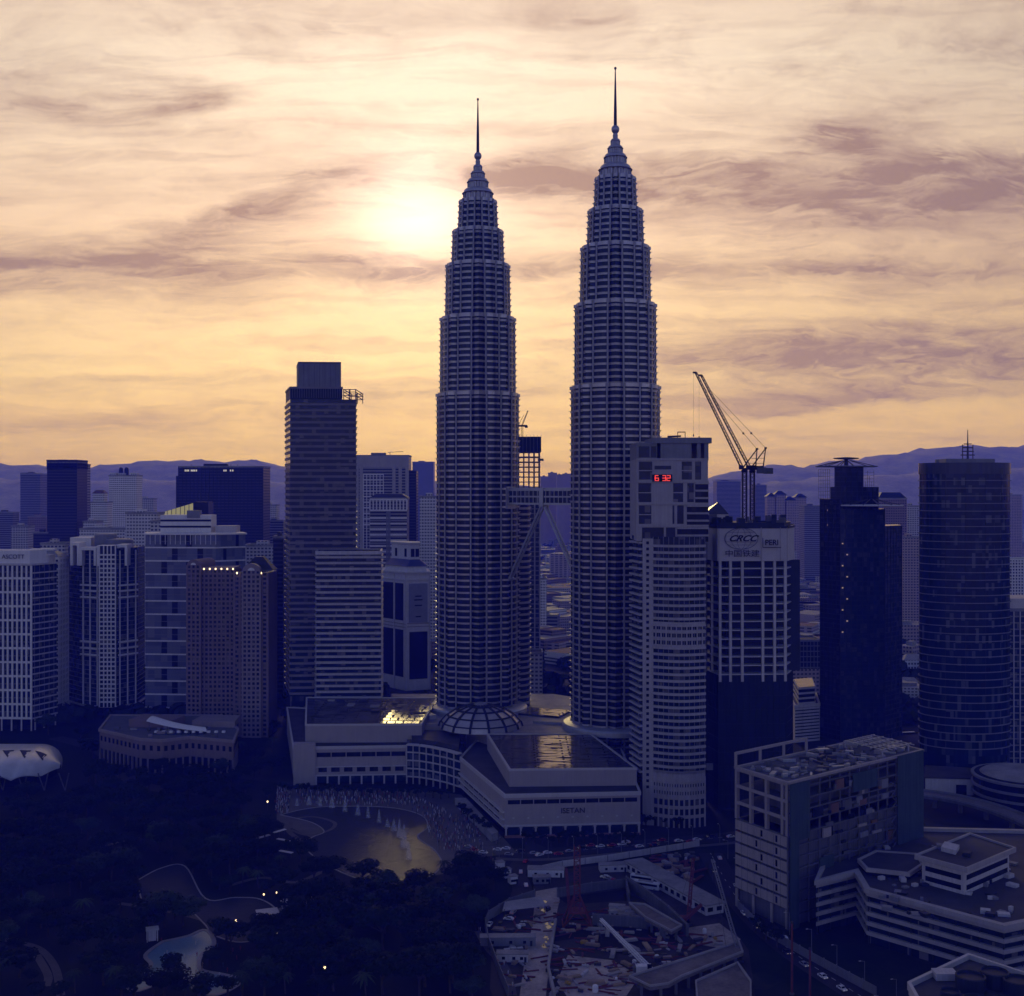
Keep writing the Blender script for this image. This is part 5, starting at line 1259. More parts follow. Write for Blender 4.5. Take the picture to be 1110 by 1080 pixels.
def broad_tree(seed, label, group, name, col, h, rx, n=1300, size=.62):
    t = thing(name, label, 'tree', (0, 0, 0), 0, group); rg = random.Random(seed)
    cr, cl = crown_mesh(seed, rx, h * .30, h * .66, n, size, leaf_mat(name + '_leaf', col), 10 + seed % 4, parent=t)
    tr = MB().tube((0, 0, -.2), (rg.uniform(-.3, .3), rg.uniform(-.3, .3), h * .42), .42, .28, 8)
    for cx_, cy_, cz_, r_ in cl[:6]: tr.tube((0, 0, h * .36), (cx_ * .8, cy_ * .8, cz_ - r_ * .2), .2, .07, 6)
    tr.build('trunk', BARK, t); return t
def palm_tree(seed, label, group):
    t = thing('palm_tree', label, 'palm', (0, 0, 0), 0, group); rg = random.Random(seed); h = 9.0
    MB().tube((0, 0, -.2), (.3, .2, h * .5), .24, .2, 8).tube((.3, .2, h * .5 - .05), (.2, .5, h), .2, .16, 8).build('trunk', BARK, t)
    fr = MB()
    for k in range(15):
        a = k * 2.4; up = .9 - k * .09
        for j in range(7):
            u0, u1 = j / 7, (j + 1) / 7
            def pt(u, s_): r_ = 3.3 * u; z = h + 1.9 * u * up - 2.6 * u * u; w = .42 * math.sin(math.pi * min(1, u * .9 + .08)); return (.2 + r_ * math.cos(a) - s_ * w * math.sin(a), .5 + r_ * math.sin(a) + s_ * w * math.cos(a), z - abs(s_) * .18)
            fr.add([pt(u0, 0), pt(u0, 1), pt(u1, 1), pt(u1, 0)], [[0, 1, 2, 3]]); fr.add([pt(u0, 0), pt(u1, 0), pt(u1, -1), pt(u0, -1)], [[0, 1, 2, 3]])
    fr.build('crown', leaf_mat('palm_leaf', (.03, .045, .02)), t); return t
def inside(p, poly):
    x, y = p; c_ = False; n = len(poly)
    for i in range(n):
        (x1, y1), (x2, y2) = poly[i], poly[i - 1]
        if (y1 > y) != (y2 > y) and x < (x2 - x1) * (y - y1) / (y2 - y1) + x1: c_ = not c_
    return c_
def near_line(p, line, d): return any((Vector(p) - Vector(q_)).length < d for q_ in line)
KINDS = [
    (broad_tree(1, 'dark round crowned tree in the park wood', 'dark round trees of the park', 'broadleaf_tree', (.009, .016, .008), 15, 6.6), 'd', 11.0),
    (broad_tree(2, 'tall dark tree with an uneven crown in the park wood', 'tall uneven trees of the park', 'rain_tree', (.008, .015, .009), 18, 7.6, 1500), 'd', 12.5),
    (broad_tree(3, 'paler grey green tree with a loose crown standing among the dark park trees', 'pale loose trees of the park', 'pale_tree', (.028, .042, .026), 14, 6.0, 1100), 'p', 10.0),
    (broad_tree(4, 'small bushy tree at the edge of the park paths and pools', 'small bushy trees of the park', 'small_tree', (.012, .020, .010), 8.5, 4.0, 800, .5), 's', 7.5),
    (palm_tree(5, 'slender palm standing between the park trees', 'palms of the park'), 'f', 6.0)]
zone = [gp(z_) for z_ in ([(-30, 848), (120, 842), (250, 842), (295, 830), (300, 900), (312, 925), (350, 950), (400, 966), (460, 966), (500, 940), (545, 945), (545, 985), (520, 1015), (520, 1090), (-40, 1090)], [(-30, 792), (60, 795), (100, 805), (108, 835), (60, 835), (-30, 840)], [(255, 800), (300, 790), (312, 850), (262, 850)])]
block = [LAKE, LAKE2, POOL, gp([(108, 842), (258, 842), (258, 800), (108, 790)]), gp([(-30, 870), (78, 868), (78, 805), (-30, 800)]), gp([(80, 1010), (150, 990), (160, 1000), (120, 1035), (80, 1025)]), gp([(228, 1040), (280, 1036), (285, 1062), (262, 1075), (228, 1072)])]
rg = random.Random(42); placed = []; counts = {}
LAWNGAPS = [gp([(110, 995), (165, 990), (160, 1008), (110, 1015)]), gp([(50, 985), (110, 1000), (90, 1020), (40, 1010)])]
first = {id(k[0]): True for k in KINDS}
tries = 0
while len(placed) < 300 and tries < 60000:
    tries += 1
    px, py = rg.uniform(-30, 560), 788 + 302 * rg.random() ** .8; p = G(px, py)
    if not any(inside(p, z_) for z_ in zone) or any(inside(p, z_) for z_ in block): continue
    edge = any(near_line(p, l, 4.5) for l in PATHS) or near_line(p, road2, 7)
    if edge: continue
    nearw = near_line(p, LAKE, 9) or near_line(p, LAKE2, 8) or near_line(p, POOL, 8) or any(near_line(p, l, 9) for l in PATHS) or any(inside(p, z_) for z_ in LAWNGAPS)
    r = rg.random(); k = (3 if r < .85 else 4) if nearw else (0 if r < .42 else 1 if r < .72 else 2 if r < .88 else 3 if r < .94 else 4)
    pr, kd, sp = KINDS[k]
    if any((Vector(p) - Vector(o)).length < (sp + s2) * .36 for o, s2 in placed): continue
    sc_ = rg.uniform(.95, 1.45); placed.append((p, sp)); z = .2
    if first[id(pr)]: pr.location = (p[0], p[1], z); first[id(pr)] = False; pr.rotation_euler = (0, 0, rg.uniform(0, 6))
    else: copy_tree(pr, (p[0], p[1], z), rg.uniform(0, 6.28), (sc_, sc_, sc_ * rg.uniform(.62, .82)))
# street trees in front of the shops and by the roads
ST = broad_tree(6, 'small dark street tree in the row before the shopping centre', 'street trees before the shopping centre', 'street_tree', (.011, .02, .01), 7, 2.9, 600, .45)
spots = [G(306 + 8.6 * i, 860 + .25 * i + (i % 3)) for i in range(22)] + [G(500 + 7 * i, 884 + 5.2 * i) for i in range(5)]
for i, p in enumerate(spots):
    if i == 0: ST.location = (*p, .2)
    else: copy_tree(ST, (*p, .2), i * 1.7, rg.uniform(.75, 1.15))
ST2 = [G(570 + 9 * i, 916 + rg.uniform(-3, 3)) for i in range(14)] + [G(700 + 7 * i, 896 + rg.uniform(-4, 4)) for i in range(8)] + [G(818 + 12 * i, 1010 + 9 * i) for i in range(3)] + [G(505 + rg.uniform(-6, 20), 985 + 8 * i) for i in range(6)]
for i, p in enumerate(ST2): copy_tree(ST, (*p, .1), i * 2.1, rg.uniform(.7, 1.2), 'small dark street tree along the road by the building site', 'street trees along the site road')

# ---------------------------------------------------------------- fountains, people
JET = bpy.data.materials.new('water_spray'); JET.use_nodes = True; q = Nodes(JET.node_tree); JET.node_tree.nodes.clear()
tr_ = q.n('ShaderNodeBsdfTransparent'); df = q.n('ShaderNodeBsdfDiffuse'); df.inputs[0].default_value = (.8, .8, .8, 1); mx_ = q.n('ShaderNodeMixShader'); ou = q.n('ShaderNodeOutputMaterial')
nz = q.noise(q.n('ShaderNodeTexCoord').outputs['Object'], 1.2, 5, .7); q.put(mx_.inputs[0], q.m('MULTIPLY', q.m('SUBTRACT', nz, .25, clamp=True), .8)); JET.node_tree.links.new(tr_.outputs[0], mx_.inputs[1]); JET.node_tree.links.new(df.outputs[0], mx_.inputs[2]); JET.node_tree.links.new(mx_.outputs[0], ou.inputs[0])
jp = [(322, 874, 6, 1.6), (335, 873, 7, 1.8), (347, 874, 7, 1.8), (360, 876, 9, 1.7), (374, 880, 12, 1.8), (388, 884, 8, 1.6), (399, 887, 9, 1.7), (411, 892, 9, 1.6), (420, 897, 6, 1.6), (427, 901, 8, 1.7), (433, 908, 12, 1.9), (438, 919, 15, 2.2), (443, 932, 11, 1.6)]
for i, (px, py, h, r) in enumerate(jp):
    p = G(px, py); r *= .75 + .4 * rnd.random(); h *= .8; k = MB().lathe([(r, .2), (r * .9, h * .12), (r * .62, h * .45), (r * .38, h * .75), (r * .2, h * .93), (.05, h)], 12).build('water_jet', JET, None, (*p, .1), smooth=True)
    tag(k, 'tallest white water jet in the park lake' if abs(h - 12) < .01 else 'white water jet in the arc of fountain jets across the park lake', 'fountain', None if abs(h - 12) < .01 else 'fountain jets of the lake')
def person_mesh(name, pose):
    me = bpy.data.meshes.new(name)
    J = {'pelvis': (0, 0, .95), 'waist': (0, .01, 1.12), 'chest': (0, .0, 1.36), 'neck': (0, .01, 1.5), 'head': (0, -.01, 1.62), 'top': (0, 0, 1.74)}
    sw = pose[0]
    for s_, n_ in ((-1, 'l'), (1, 'r')):
        f = sw * s_
        J['hip' + n_] = (.09 * s_, 0, .9); J['knee' + n_] = (.1 * s_, -.16 * f, .5); J['ank' + n_] = (.1 * s_, -.22 * f + .06 * abs(f), .08); J['toe' + n_] = (.11 * s_, -.22 * f - .12, .03)
        J['sh' + n_] = (.19 * s_, .0, 1.42); J['elb' + n_] = (.25 * s_, .12 * f - pose[1] * .08, 1.14); J['wri' + n_] = (.25 * s_, .16 * f - .06 - pose[1] * .25, .90 + pose[1] * .25)
    ks = list(J); E = [('pelvis', 'waist'), ('waist', 'chest'), ('chest', 'neck'), ('neck', 'head'), ('head', 'top')]
    for n_ in 'lr': E += [('pelvis', 'hip' + n_), ('hip' + n_, 'knee' + n_), ('knee' + n_, 'ank' + n_), ('ank' + n_, 'toe' + n_), ('chest', 'sh' + n_), ('sh' + n_, 'elb' + n_), ('elb' + n_, 'wri' + n_)]
    me.from_pydata([J[k] for k in ks], [(ks.index(a), ks.index(b_)) for a, b_ in E], [])
    o = bpy.data.objects.new(name, me); C.objects.link(o); md = o.modifiers.new('skin', 'SKIN')
    rad = {'pelvis': .15, 'waist': .14, 'chest': .17, 'neck': .06, 'head': .10, 'top': .07, 'hip': .10, 'knee': .065, 'ank': .045, 'toe': .045, 'sh': .075, 'elb': .05, 'wri': .04}
    for i, k in enumerate(ks): r = rad[k.rstrip('lr') if k[:-1] in rad else k] if k not in rad else rad[k]; me.skin_vertices[0].data[i].radius = (r, r * .8)
    me.skin_vertices[0].data[0].use_root = True
    new = bpy.data.meshes.new_from_object(o.evaluated_get(bpy.context.evaluated_depsgraph_get())); bpy.data.objects.remove(o); return new
CL = [mat('cloth_dark', (.03, .03, .04), .9), mat('cloth_white', (.55, .53, .50), .9), mat('cloth_red', (.22, .05, .05), .9), mat('cloth_blue', (.06, .09, .2), .9), mat('cloth_tan', (.3, .22, .16), .9)]
CN = ['dark clothes', 'white clothes', 'red clothes', 'blue clothes', 'tan clothes']
PM = []
for k, pz in enumerate(((.9, 0), (0, 0), (.5, .5), (-.8, .2), (.15, 1))):
    me = person_mesh('person', pz); me.materials.clear(); me.materials.append(CL[k]); PM.append(me)
def put_person(k, p, where, grp, z=.22):
    o = bpy.data.objects.new('person', PM[k]); C.objects.link(o); o.location = (*p, z); o.rotation_euler = (0, 0, rg.uniform(0, 6.28)); tag(o, f'tiny person in {CN[k]} {where}', 'person', f'{grp} in {CN[k]}')
def crowd(name, zones, n, seed):
    mb = MB(); r2 = random.Random(seed); k = 0
    while k < n:
        z_ = r2.choice(zones); p = (r2.uniform(min(v[0] for v in z_), max(v[0] for v in z_)), r2.uniform(min(v[1] for v in z_), max(v[1] for v in z_)))
        if not inside(p, z_) or inside(p, LAKE): continue
        h = r2.uniform(.92, 1.05); mb.cur = r2.choice((0, 1, 1, 2, 3, 4, 4)); mb.lathe([(.06, .0), (.17, .1), (.15, .5), (.2, .95), (.23, 1.35), (.09, 1.47), (.11, 1.58), (.09, 1.7), (.02, 1.75)], 6, *p, 1, .7); k += 1
    for i_, v in enumerate(mb.v): mb.v[i_] = (v[0], v[1], v[2] + .22)
    return tag(mb.build(name, CL), kind='stuff')
crowd('crowd', [gp([(440, 880), (470, 872), (505, 890), (530, 915), (500, 930), (476, 915)]), gp([(318, 858), (440, 860), (470, 874), (420, 873), (330, 872)]), gp([(300, 856), (316, 858), (312, 884), (298, 884)])], 900, 3)
n = 0; tries = 0
crowdz = [gp([(440, 885), (500, 880), (540, 915), (535, 935), (490, 935), (470, 915)]), gp([(318, 866), (440, 866), (470, 880), (320, 872)]), gp([(300, 858), (316, 858), (312, 880), (296, 880)])]
while n < 200 and tries < 20000:
    tries += 1; z_ = crowdz[0] if n < 130 else crowdz[1] if n < 185 else crowdz[2]; bb = [min(v[0] for v in z_), max(v[0] for v in z_), min(v[1] for v in z_), max(v[1] for v in z_)]
    p = (rg.uniform(bb[0], bb[1]), rg.uniform(bb[2], bb[3]))
    if inside(p, z_) and not inside(p, LAKE): put_person(rg.randrange(5), p, 'among the crowd on the lakeside plaza', 'crowd on the lakeside plaza'); n += 1
for i in range(34):
    p = G(rg.uniform(175, 262), rg.uniform(1020, 1070))
    if not inside(p, LAKE2): put_person(rg.randrange(5), p, 'at the pale blue wading pool', 'bathers at the wading pool')
for i in range(10):
    p = PATHS[6][min(len(PATHS[6]) - 1, i * 3)]; put_person(rg.randrange(5), (p[0] + rg.uniform(-1, 1), p[1]), 'walking on the path beside the site hoarding', 'walkers beside the site hoarding')

# ---------------------------------------------------------------- park buildings
x, y = P(8, 745)
t = thing('convention_roof', 'pale shell roofed hall with a scalloped edge and dark roof wedges beside the park', 'hall', (x, y, 0))
SHELL = mat('shell_metal', (.55, .54, .52), .32, metal=.45, var=.12, scale=.2)
nu, nv = 48, 14; m_ = MB(); xe = X(69.5, 745) - x; x0 = X(-60, 745) - x
def sh(u, v):
    xx = x0 + (xe - x0) * u; taper = max(.05, 1 - max(0, (u - .72) / .28) ** 2.2)
    yy = (v - .5) * 62 * taper - (1 - taper) * 6; scal = 2.2 * abs(math.sin(u * math.pi * 5.5)) * max(0, 1 - v * 2.2)
    return (xx, yy, 8.5 + (11 * (1 - (2 * v - 1) ** 2) ** .8) * (.35 + .65 * taper) + scal + 4.0 * taper * v)
for off in (0, -.5): m_.v += [(a_, b_, c_ + off) for a_, b_, c_ in [sh(i / nu, j / nv) for j in range(nv + 1) for i in range(nu + 1)]]
k = (nu + 1) * (nv + 1)
for j in range(nv):
    for i in range(nu):
        a = j * (nu + 1) + i; m_.f += [[a, a + 1, a + nu + 2, a + nu + 1], [k + a + nu + 1, k + a + nu + 2, k + a + 1, k + a]]; m_.mi += [0, 0]
m_.build('shell', SHELL, t, smooth=True)
for u in (.36, .52, .66, .79):
    w_ = MB(); n_ = 8
    for i in range(n_):
        f0, f1 = i / n_, (i + 1) / n_
        def pt(f, e): v_ = .40 - .0 * f; lo = .40 - .17 * f; a_ = sh(u + .10 * f, v_ if e else lo); return (a_[0], a_[1], a_[2] + .12 + (0 if e else .0))
        w_.add([pt(f0, 0), pt(f1, 0), pt(f1, 1), pt(f0, 1)] if i else [pt(f0, 0), pt(f1, 0), pt(f1, 1)], [[0, 1, 2, 3] if i else [0, 1, 2]])
    w_.build('roof_wedge', DARK, t)
MB().box(x0, xe - 12, -14, 20, 0, 12).build('hall_wall', GLASSD, t)
for i in range(7):
    xx = x0 + 8 + i * 12.5
    MB().tube((xx, -22, 0), (xx + 3, -24, 11), .4).build('strut', DKCONC, t); MB().tube((xx, -22, 0), (xx - 3, -24, 11), .4).build('strut', DKCONC, t)
KIOSK = [(gp([(290, 1000)])[0], 9, 7, 4.5, 'pale flat roofed pavilion beside the park pond', CONC), (gp([(165, 1020)])[0], 5, 4, 5, 'small white tower by the wading pool', WHITE), (gp([(322, 985)])[0], 14, 4, 4, 'long pale shelter next to the pond bridge', CONC)]
for (p, w, d, h, lb, mm) in KIOSK:
    t = thing('pavilion', lb, 'pavilion', (*p, .2), .35)
    MB().box(-w / 2, w / 2, -d / 2, d / 2, h - .5, h).build('roof', mm, t)
    for sx in (-1, 1):
        for sy in (-1, 1): MB().box(sx * (w / 2 - .5) - .15, sx * (w / 2 - .5) + .15, sy * (d / 2 - .5) - .15, sy * (d / 2 - .5) + .15, 0, h - .5).build('post', mm, t)
    MB().box(-w * .3, w * .3, -d * .2, d * .3, 0, h - .6).build('wall', mm, t)
# lamps with warm light by the pond and the plaza
LAMPB = lamp('park_lamp_glow', (1, .72, .42), 2.2)
lt = thing('park_lamp', 'lit lamp post glowing warm beside the park pond', 'lamp', (*G(288, 1006), .2), 0, 'lit lamp posts by the pond')
MB().tube((0, 0, 0), (0, 0, 3.6), .09, .07, 6).build('post', IRON, lt); MB().lathe([(.05, 3.5), (.34, 3.7), (.4, 4.0), (.3, 4.3), (.05, 4.4)], 10).build('lamp_head', LAMPB, lt)
for px, py in ((292, 1003), (300, 1001), (296, 1012), (301, 1016), (300, 1022), (286, 980), (300, 978)): copy_tree(lt, (*G(px, py), .2))
for px, py, lb in ((290, 879, 'lit lamp post on the plaza at the left end of the lake'), (127, 1023, 'lit lamp post beside the lawn left of the wading pool'), (352, 1064, 'lit lamp post deep among the dark park trees'), (256, 1012, 'lit lamp post at the water under the pond fountain')):
    copy_tree(lt, (*G(px, py), .2), 0, 1.25, lb, 'single lit lamp posts'); 
benches = [(283, 914, 11, .9), (290, 921, 5, -.7), (303, 907, 8, .9), (308, 917, 9, -.5), (312, 922, 7, -.4), (310, 930, 8, -.5), (268, 908, 6, .5)]
for i, (px, py, l, a_) in enumerate(benches):
    p = G(px, py); t = thing('picnic_canopy', 'narrow pale canopy on posts on the slope beside the lake', 'canopy', (*p, .2), a_, 'pale canopies beside the lake')
    MB().box(-l / 2, l / 2, -.9, .9, 2.7, 2.95).build('canopy_roof', WHITE, t)
    for sx in (-.4, 0, .4): MB().box(sx * l - .08, sx * l + .08, -.08, .08, 0, 2.7).build('post', IRON, t)
# ---------------------------------------------------------------- the city behind
def far_mat(name, wall, win, fh=3.4, bay=3.6, frac=.5, vert=True):
    if name in MATS: return MATS[name]
    m_ = bpy.data.materials.new(name); m_.use_nodes = True; q = Nodes(m_.node_tree); b = m_.node_tree.nodes['Principled BSDF']
    x, y, z = q.sep(q.n('ShaderNodeTexCoord').outputs['Object']); nz_ = q.sep(q.n('ShaderNodeNewGeometry').outputs['Normal'])[2]
    fz = q.m('FRACT', q.m('DIVIDE', z, fh)); row = q.m('LESS_THAN', fz, frac)
    if vert: row = q.m('MULTIPLY', row, q.m('LESS_THAN', q.m('FRACT', q.m('DIVIDE', q.m('ADD', x, q.m('MULTIPLY', y, 1.0)), bay)), .62))
    row = q.m('MULTIPLY', row, q.m('LESS_THAN', q.m('ABSOLUTE', nz_), .5))
    oi = q.n('ShaderNodeObjectInfo').outputs['Random']
    n_ = q.m('ADD', .72, q.m('ADD', q.m('MULTIPLY', q.noise(q.n('ShaderNodeNewGeometry').outputs['Position'], .06, 4), .35), q.m('MULTIPLY', oi, .25)))
    wl = q.mix(1.0, q.comb(n_, n_, n_), wall, 'MULTIPLY')
    q.put(b.inputs['Base Color'], q.mix(row, wl, win)); q.put(b.inputs['Roughness'], q.m('SUBTRACT', .8, q.m('MULTIPLY', row, .5)))
    b.inputs['Specular IOR Level'].default_value = .1; MATS[name] = m_; return m_
FM = {'pale': far_mat('pale_flats', (.52, .49, .46), (.05, .05, .06)), 'white': far_mat('white_flats', (.68, .65, .62), (.08, .08, .09), 3.3, 3.0, .45), 'grey': far_mat('grey_blocks', (.28, .27, .27), (.03, .03, .04), 3.6, 4, .55, False),
      'brown': far_mat('brown_blocks', (.27, .20, .17), (.04, .035, .035), 3.5, 3.2), 'dark': far_mat('dark_blocks', (.06, .06, .07), (.015, .016, .025), 3.6, 3, .6, False), 'pink': far_mat('pink_flats', (.42, .33, .29), (.06, .05, .05))}
ROOFT = mat('tile_roof', (.16, .09, .07), .8, var=.3); TIN = mat('tin_roof', (.30, .28, .27), .7, var=.3)

def tower(name, label, px0, px1, ytop, d, depth, m_, cat='building', skew=0.0, crown=None):
    poly = slab(px0, px1, d, depth, skew); t, q, c = bld(name, label, poly, cat); zt = Z(ytop, d)
    MB().prism(q, 0, zt).build('wall', m_, t)
    MB().ring(offset(q, -.6), offset(q, .5), zt - .5, zt + 1.4).build('parapet', ROOFPALE, t)
    MB().prism(offset(q, -.55), zt - .2, zt + .2).build('roof', ROOF, t)
    w = (Vector(q[1]) - Vector(q[0])).length; a = Vector(q[0]) * .6 + Vector(q[2]) * .4
    MB().box(a.x - w * .14, a.x + w * .14, a.y - 3, a.y + 5, zt + .2, zt + 4.5).build('roof_room', m_, t)
    return t, q, zt, c
# the ones with a face of their own
t, q, zt, c = tower('dark_office_tower', 'dark slab sided office tower standing alone at the far left before the hills', 51, 83.5, 502, 1500, 36, FM['dark'], 'skyscraper')
facade(t, q, zt - 8, zt + 3, 3, 5, GLASSD, DARK, 1.0, .5, DARK, .6, .6, 1.0, 'top_glazing')
tower('slim_grey_tower', 'slim grey tower tucked behind the right edge of the dark office tower', 83, 91, 504, 1620, 25, FM['grey'])
t, q, zt, c = tower('grey_tower', 'hazy grey tower with a slanting roof left of the dark office tower', 22, 43.5, 514, 2500, 40, FM['grey'])
MB().prism(offset(q, -1), zt + .3, zt + 3, top=[q[0], (q[1][0] * .3, q[1][1]), (q[2][0] * .3, q[2][1]), q[3]]).build('slant_roof', GREY, t)
t, q, zt, c = tower('white_flats_tower', 'tall white flats with two dark roof knobs, right of the dark office tower', 118, 148, 516, 1900, 30, FM['white'], 'flats')
for px in (129, 135): x = X(px, 1905) - c.x; MB().lathe([(3.4, zt), (3.4, zt + 10), (2.6, zt + 13), (.2, zt + 14)], 12, x, 0).build('roof_knob', DARK, t)
for px in (122, 144): x = X(px, 1905) - c.x; MB().box(x - 4.5, x + 4.5, -8, 8, zt, zt + 5).build('roof_room', FM['white'], t)
t, q, zt, c = tower('stepped_flats', 'small stepped white flats between the dark office tower and the white flats', 97, 116, 545, 1750, 24, FM['white'], 'flats')
x0, x1 = X(100, 1752) - c.x, X(112, 1752) - c.x; MB().box(x0, x1, -8, 8, zt, Z(535, 1750)).build('upper_storeys', FM['white'], t); MB().prism([(x0 - 1, -9), (x1 + 1, -9), (x1 + 1, 9), (x0 - 1, 9)], Z(535, 1750), Z(531.5, 1750), top=[(x0 + 3, -3), (x1 - 3, -3), (x1 - 3, 3), (x0 + 3, 3)]).build('hip_roof', ROOFT, t)
t, q, zt, c = tower('wide_dark_hotel', 'wide dark block with small bright rooftop letters, behind the glass apartment block', 193.5, 285, 506.5, 1500, 45, FM['dark'], 'hotel')
MB().box(q[0][0] - 4, q[0][0], q[0][1] + 3, q[0][1] + 40, 0, Z(516, 1500)).build('side_wing', FM['dark'], t)
posts(t, q[0], q[1], lin(22), 10, zt, .9, .5, DARK, 'fin')
SIGNW = lamp('sign_white', (.9, .8, .7), .4)
for px in (201, 202.8, 204.4, 207.6, 209.3, 211, 213, 243, 245, 250, 252.4): x = X(px, 1500) - c.x; MB().box(x - .7, x + .8, q[0][1] - .9, q[0][1] - .55, zt - 5.4, zt - 3.2).build('roof_letter', SIGNW, t)
posts(t, q[0], q[1], [.15, .62, .7], zt, zt + 3.4, .4, 0, IRON, 'antenna')
# block with a lit sloping glass roof
poly = slab(172, 226, 1250, 34); t, q, c = bld('glass_roofed_block', 'pale block under a sloping glass roof lit yellow green from inside', poly)
zt = Z(562, 1250); MB().prism(q, 0, zt).build('wall', FM['pale'], t)
LG = bpy.data.materials.new('lit_glass_roof'); LG.use_nodes = True; b = LG.node_tree.nodes['Principled BSDF']; b.inputs['Base Color'].default_value = (.1, .1, .06, 1); b.inputs['Emission Color'].default_value = (.75, .66, .30, 1); b.inputs['Emission Strength'].default_value = .32
x0, x1 = q[0][0], q[0][0] + (q[1][0] - q[0][0]) * .70
MB().prism([(x0, q[0][1] - .5), (x1, q[0][1] - .5), (x1, q[0][1] + 12), (x0, q[0][1] + 12)], zt, zt + 5, caps=True, top=[(x0, q[0][1] + .0), (x1, q[0][1] + 0), (x1, q[0][1] + 12), (x0, q[0][1] + 12)]).build('lower_glazing', LG, t)
MB().add([(x0, q[0][1], zt + 5), (x1, q[0][1], zt + 5), (x1, q[0][1] + 1, zt + 16), (x0, q[0][1] + 12, zt + 5.2), (x1, q[0][1] + 12, zt + 16)], [[0, 1, 2], [0, 2, 4, 3], [1, 4, 2], [0, 3, 4, 1]]).build('glass_slope', LG, t)
for i in range(9): x = x0 + (x1 - x0) * i / 8; MB().box(x - .25, x + .25, q[0][1] - .9, q[0][1] - .4, zt, zt + 5.2 + 11 * i / 8).build('glazing_bar', DARK, t)
MB().box(x1, q[1][0], q[0][1], q[0][1] + 20, zt, zt + 17).build('dark_end', GLASSD, t)
for px in (216, 224.5): MB().tube((X(px, 1250) - c.x, q[0][1] + 5, zt + 16), (X(px, 1250) - c.x, q[0][1] + 5, zt + 27), .35).build('roof_mast', IRON, t)
tower('pale_slab', 'pale slab with rows of small dark windows, left of the glass roofed block', 136, 170, 557, 1180, 26, FM['white'])
tower('pale_slab', 'long white slab with ribbon windows in front of the glass roofed block', 163, 220, 566, 1120, 24, FM['pale'])
tower('pale_flats_block', 'pale flats with busy rooftops beside the arched brown hotel', 264, 309, 592, 1180, 30, FM['pale'], 'flats')
tower('dark_slab', 'narrow dark slab between the arched hotel and the banded office tower', 296, 307, 583, 1010, 26, FM['dark'])
tower('pale_flats_block', 'cluttered white flats showing between stepped condominium and glass apartment block', 86, 136, 574, 1300, 26, FM['white'], 'flats')
tower('pale_flats_block', 'low pale flats right behind the lettered apartment tower', 44, 70, 590, 1150, 26, FM['pale'], 'flats')
t, q, zt, c = tower('framed_office_tower', 'tall pale framed office tower with dark glass, right behind the banded tower', 386, 443, 494.5, 1500, 40, FM['grey'], 'skyscraper')
A, B = q[0], q[1]
bands(t, A, B, [zt - 14], 14, .6, STONE, 'head_wall'); posts(t, A, B, [.02, .1, .72, .84, .97], 20, zt - .1, 4.2, .9, STONE, 'pier')
posts(t, A, B, lin(6, .14, .52), 40, Z(514, 1500), .9, 1.1, WHITE, 'mullion'); bands(t, (A[0] + 9, A[1]), (A[0] + 34, A[1]), [Z(515 + 6 * k, 1500) for k in range(10)], 1.3, 1.0, WHITE, 'floor_band')
MB().box(q[1][0], q[1][0] + X(451, 1510) - X(443, 1510), q[1][1] + 5, q[1][1] + 35, 0, Z(510, 1510)).build('side_wing', FM['dark'], t)
cr = MB(); x = X(421, 1510) - c.x; cr.beam((x, 10, zt + 2), (x, 10, zt + 6), .7); cr.beam((x - 3, 10, zt + 5.5), (x + 17, 10, zt + 6.5), .6); cr.build('roof_crane', IRON, t)
t, q, zt, c = tower('white_apartment_tower', 'white banded apartments with a pillared top storey, before the framed office tower', 401, 441, 541, 1330, 30, FM['grey'], 'flats')
bands(t, q[0], q[1], [6 + 6.2 * k for k in range(int((zt - 16) / 6.2))], 2.0, .9, WHITE, 'balcony_band'); posts(t, q[0], q[1], lin(11), zt - 12, zt - 1, 1.5, .8, WHITE, 'pillar'); bands(t, q[0], q[1], [zt - 13.5, zt - 1.5], 1.8, 1.0, WHITE, 'cornice')
posts(t, q[0], q[1], [.46, .5, .54], 6, zt - 14, 1.3, 1.1, GREY, 'shaft')
MB().prism(offset(q, .4), zt + 1.5, zt + 5.5, top=offset(q, -6)).build('hip_roof', DARK, t)
tower('white_apartment_tower', 'slim white flats peeking out left of the further twin tower', 455, 478, 539, 1260, 30, FM['white'], 'flats')
for i, (a_, b_, y, d, k_) in enumerate(((-6, 14, 556, 2000, 'grey'), (12, 30, 571, 1700, 'pale'), (30, 50, 560, 2100, 'brown'), (36, 52, 578, 1500, 'dark'), (90, 104, 566, 1500, 'white'), (148, 166, 541, 2300, 'pale'), (284, 300, 548, 2200, 'pale'), (288, 307, 565, 1700, 'grey'))):
    tower('hazy_mid_rise', ('grey hazy block low at the left edge', 'pale hazy block left of the dark office tower, the lowest there', 'brown hazy block under the slanting roofed grey tower', 'small dark block at the foot of the dark office tower', 'narrow white block before the stepped white flats', 'pale hazy block right behind the tall white flats', 'pale hazy block between the wide dark hotel and the banded tower', 'grey block below the pale hazy block beside the banded tower')[i], a_, b_, y, d, 26, FM[k_], 'block')
